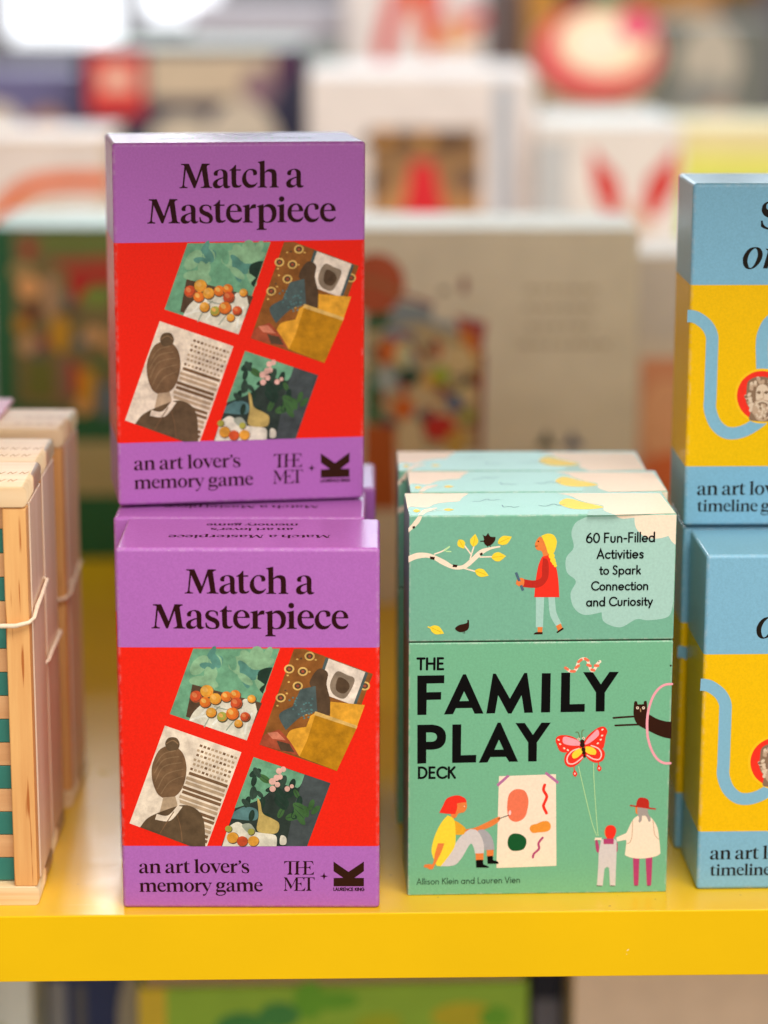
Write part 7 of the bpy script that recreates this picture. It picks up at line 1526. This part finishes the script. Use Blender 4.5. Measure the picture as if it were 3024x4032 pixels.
display_box('toy_box', 'white toy box with two red wing shapes on its front', 'toy box', .120, .236, 2.00, .15, Z, .2580, '#EFE4DC', [('#C9C8C8', quad(.0, .0, .22, .9)), ('#DC3B34', poly((.37, .86), (.57, .66), (.60, .46), (.49, .44), (.39, .62))), ('#DC3B34', poly((.96, .86), (.76, .66), (.72, .46), (.83, .42), (.96, .62))), ('#E9A58A', quad(.45, .02, .98, .28)), ('#E06A4C', disc(.8, .15, .16, .10)), ('#E4C4AE', disc(.65, .36, .14, .14))], top='#DDE2DE')
display_box('toy_box', 'white box with red and orange strokes at the top of the view', 'toy box', -.040, .098, 2.52, .16, Z, .372, '#F2E6E0', [('#E2453A', line(.12, (.28, .66), (.36, .83), (.47, .99))), ('#F07A2E', line(.15, (.50, .99), (.58, .80), (.62, .72))), ('#E2342E', line(.08, (.55, .99), (.60, .82), (.63, .72))), ('#E9484A', line(.08, (.74, .99), (.64, .86))), ('#E33A3A', line(.07, (.66, .74), (.85, .78), (.98, .79))), ('#F3B98A', disc(.8, .72, .14, .06)), ('#D5D0D4', quad(.85, .86, 1, .99))])
rt = thing('round_tin', 'round cream tin with a red rim lying tilted on its stand', 'tin', (.197, 2.34, Z))
m_tin = C('#F0D2A8', .4)
bm = bmesh.new(); bmesh.ops.create_cone(bm, cap_ends=True, segments=48, radius1=.062, radius2=.062, depth=.05); bmesh.ops.bevel(bm, geom=[e for e in bm.edges if len(e.link_faces) == 2 and e.calc_face_angle() > 1], offset=.006, segments=3, affect='EDGES')
me = bpy.data.meshes.new('drum'); bm.to_mesh(me); bm.free(); dr = link('drum', me, m_tin, rt, True); dr.location = (0, .04, .160); dr.rotation_euler = (R(72), 0, 0); dr.scale = (1, .72, 1)
box('stand', -.05, .05, .0, .09, 0, .118, C('#E7D2BF'), rt, .002)
rp = flat_mesh('rim_print', [(C(c), [(x, z*.8) for x, z in V], F) for c, (V, F) in (('#DC2A38', disc(0, 0, .058, .054)), ('#F6DDB4', disc(.006, .010, .044, .040)), ('#E0486A', disc(.036, .030, .018, .020)), ('#F8E8CC', disc(.0, .008, .026, .026)))], 'F', rt, 0, 1e-4)
rp.location = (0, .0150, .1681); rp.rotation_euler = (R(-18), 0, 0)
display_box('toy_box', 'dark mauve box at the top right of the view, beside an amber one', 'toy box', .118, .150, 2.74, .1, Z, .350, '#6B5650')
display_box('toy_box', 'amber box at the top of the view between two dark ones', 'toy box', .152, .186, 2.72, .1, Z, .356, '#D9953A')
display_box('toy_box', 'narrow dark brown box at the top right of the view', 'toy box', .187, .212, 2.70, .1, Z, .360, '#40322A')
display_box('toy_box', 'narrow green box at the top right of the view', 'toy box', .214, .244, 2.62, .1, Z, .352, '#1F7A4A', [('#7FA98E', quad(0, .5, 1, .72))])
display_box('toy_box', 'grey toy box with a pale figure printed on its front, far right', 'toy box', .246, .380, 2.50, .14, Z, .318, '#6F7068', [('#BFB3A2', disc(.55, .80, .22, .20)), ('#8C8A84', disc(.5, .45, .3, .28)), ('#5A6270', quad(.12, .05, .8, .42)), ('#B79A84', disc(.62, .50, .14, .10)), ('#C9B9A2', quad(.55, .02, .98, .22))])
display_box('toy_box', 'orange and brown box at the top right corner', 'toy box', .262, .420, 2.86, .12, Z, .345, '#B5762E', [('#D9B27E', disc(.5, .8, .2, .1)), ('#5D4A2A', quad(.7, .6, 1, .98))])
display_box('toy_box', 'low cream and lime toy box behind the upper blue game box', 'toy box', .246, .400, 2.10, .13, Z, .2490, '#EBD9A0', [('#A8D628', quad(0, .05, 1, .62)), ('#E6E070', quad(0, .62, 1, .82))], top='#EFE2B4')
display_box('toy_box', 'mid green toy box low behind the cream tin, far right', 'toy box', .150, .246, 2.44, .07, Z, .262, '#2F7F52', [('#C9B79A', disc(.75, .7, .2, .2))])
display_box('toy_box', 'pale lavender grey box under the bright window', 'toy box', -.200, .010, 2.62, .15, Z, .332, '#C9C4CC', [('#A9B9AE', quad(0, 0, 1, .80))])

# shop window far behind
wn = thing('shop_window', 'bright shop window assumed far behind at the top left, panes and dark bands set for glare', 'window', (0, 3.38, 0))
m_frame = plain('window_frame', '#6E6A72', .4)
def glass(name, c, s):
    m = bpy.data.materials.new(name); m.use_nodes = True; nt = m.node_tree
    em = add(nt, 'ShaderNodeEmission'); em.inputs[0].default_value = c; em.inputs[1].default_value = s
    nt.links.new(em.outputs[0], nt.nodes['Material Output'].inputs[0]); return m
m_pane = glass('daylit_glass', (.90, .95, 1, 1), 15.0); m_sheen = glass('sheen_glass', (.74, .89, 1, 1), 5.5)  # unseen right-hand panes added to put a pale sheen on the lids
m_low = glass('low_glow_glass', (.93, .96, 1, 1), 2.6); m_dark = plain('dark_band_paint', '#38363C', .5)  # low panes glow to stand in for a bright patch at the left
WX = (-.515, -.335, -.205, .12, .46, .80); ZB = (.262, .288, .66, .66, .66)
for i in range(5):
    a_, b_ = WX[i]+.017, WX[i+1]-.017
    if i < 2:
        box('pane', a_, b_, .01, .014, ZB[i], .44, m_low, wn); box('dark_band', a_, b_, .006, .03, .4405, .72, m_dark, wn)  # dark band added so the upper box tops reflect dark
        box('pane', a_, b_, .01, .014, .7205, 1.6, m_pane, wn)
    else: box('pane', a_, b_, .01, .014, ZB[i], 1.6, m_sheen, wn)
    box('apron', a_, b_, .006, .03, -.9, ZB[i]-.0005, m_frame, wn)  # right aprons raised and darkened to dim reflections on the upper box tops
for x in WX: box('frame', x-.017, x+.017, 0, .03, -.9, 1.6, m_frame, wn)
box('frame', WX[0]-.017, WX[-1]+.017, 0, .03, 1.601, 1.64, m_frame, wn)

# ------------------------------------------------------------------ blurred goods under the front shelf
LZ = -.42
display_box('toy_box', 'grey white carton on the lower shelf at the far left', 'carton', -.300, -.196, 1.30, .10, LZ, -.150, '#C3CCCC', [('#8FA03A', quad(0, .0, .85, .86)), ('#C9D2D2', quad(.86, 0, 1, 1))])
display_box('toy_box', 'navy box with cream marks on the lower shelf at the left', 'toy box', -.194, -.142, 1.35, .10, LZ, -.178, '#22305E', [('#8E8E92', quad(.0, .0, .2, .98)), ('#A39A8A', disc(.93, .86, .16, .14)), ('#5B5B60', quad(.3, .0, .42, .97))])
display_box('toy_box', 'pale lavender box standing behind the leafy green one on the lower shelf', 'toy box', -.150, .060, 1.44, .08, LZ, -.206, '#D2CFE0')
gb = [('#C7B02E', quad(.0, .0, .07, 1))]
for i in range(26): gb.append((rnd.choice(['#5E9E24', '#94A820', '#4A8E32', '#B0AA20', '#37803E']), disc(rnd.uniform(.1, .95), rnd.uniform(.62, .97), rnd.uniform(.04, .1), rnd.uniform(.02, .05))))
display_box('toy_box', 'green and yellow leafy box lying on the lower shelf in the middle', 'toy box', -.137, .082, 1.31, .11, LZ, -.1675, '#86B036', gb, rz=.05, top='#D6D3E2')
display_box('toy_box', 'narrow slate box on the lower shelf beside the tan one', 'toy box', .087, .104, 1.36, .10, LZ, -.168, '#7C7A88', [('#1C2138', quad(0, .88, 1, 1))])
display_box('toy_box', 'plain tan carton on the lower shelf at the right', 'carton', .106, .330, 1.30, .12, LZ, -.130, '#D8C6B4')
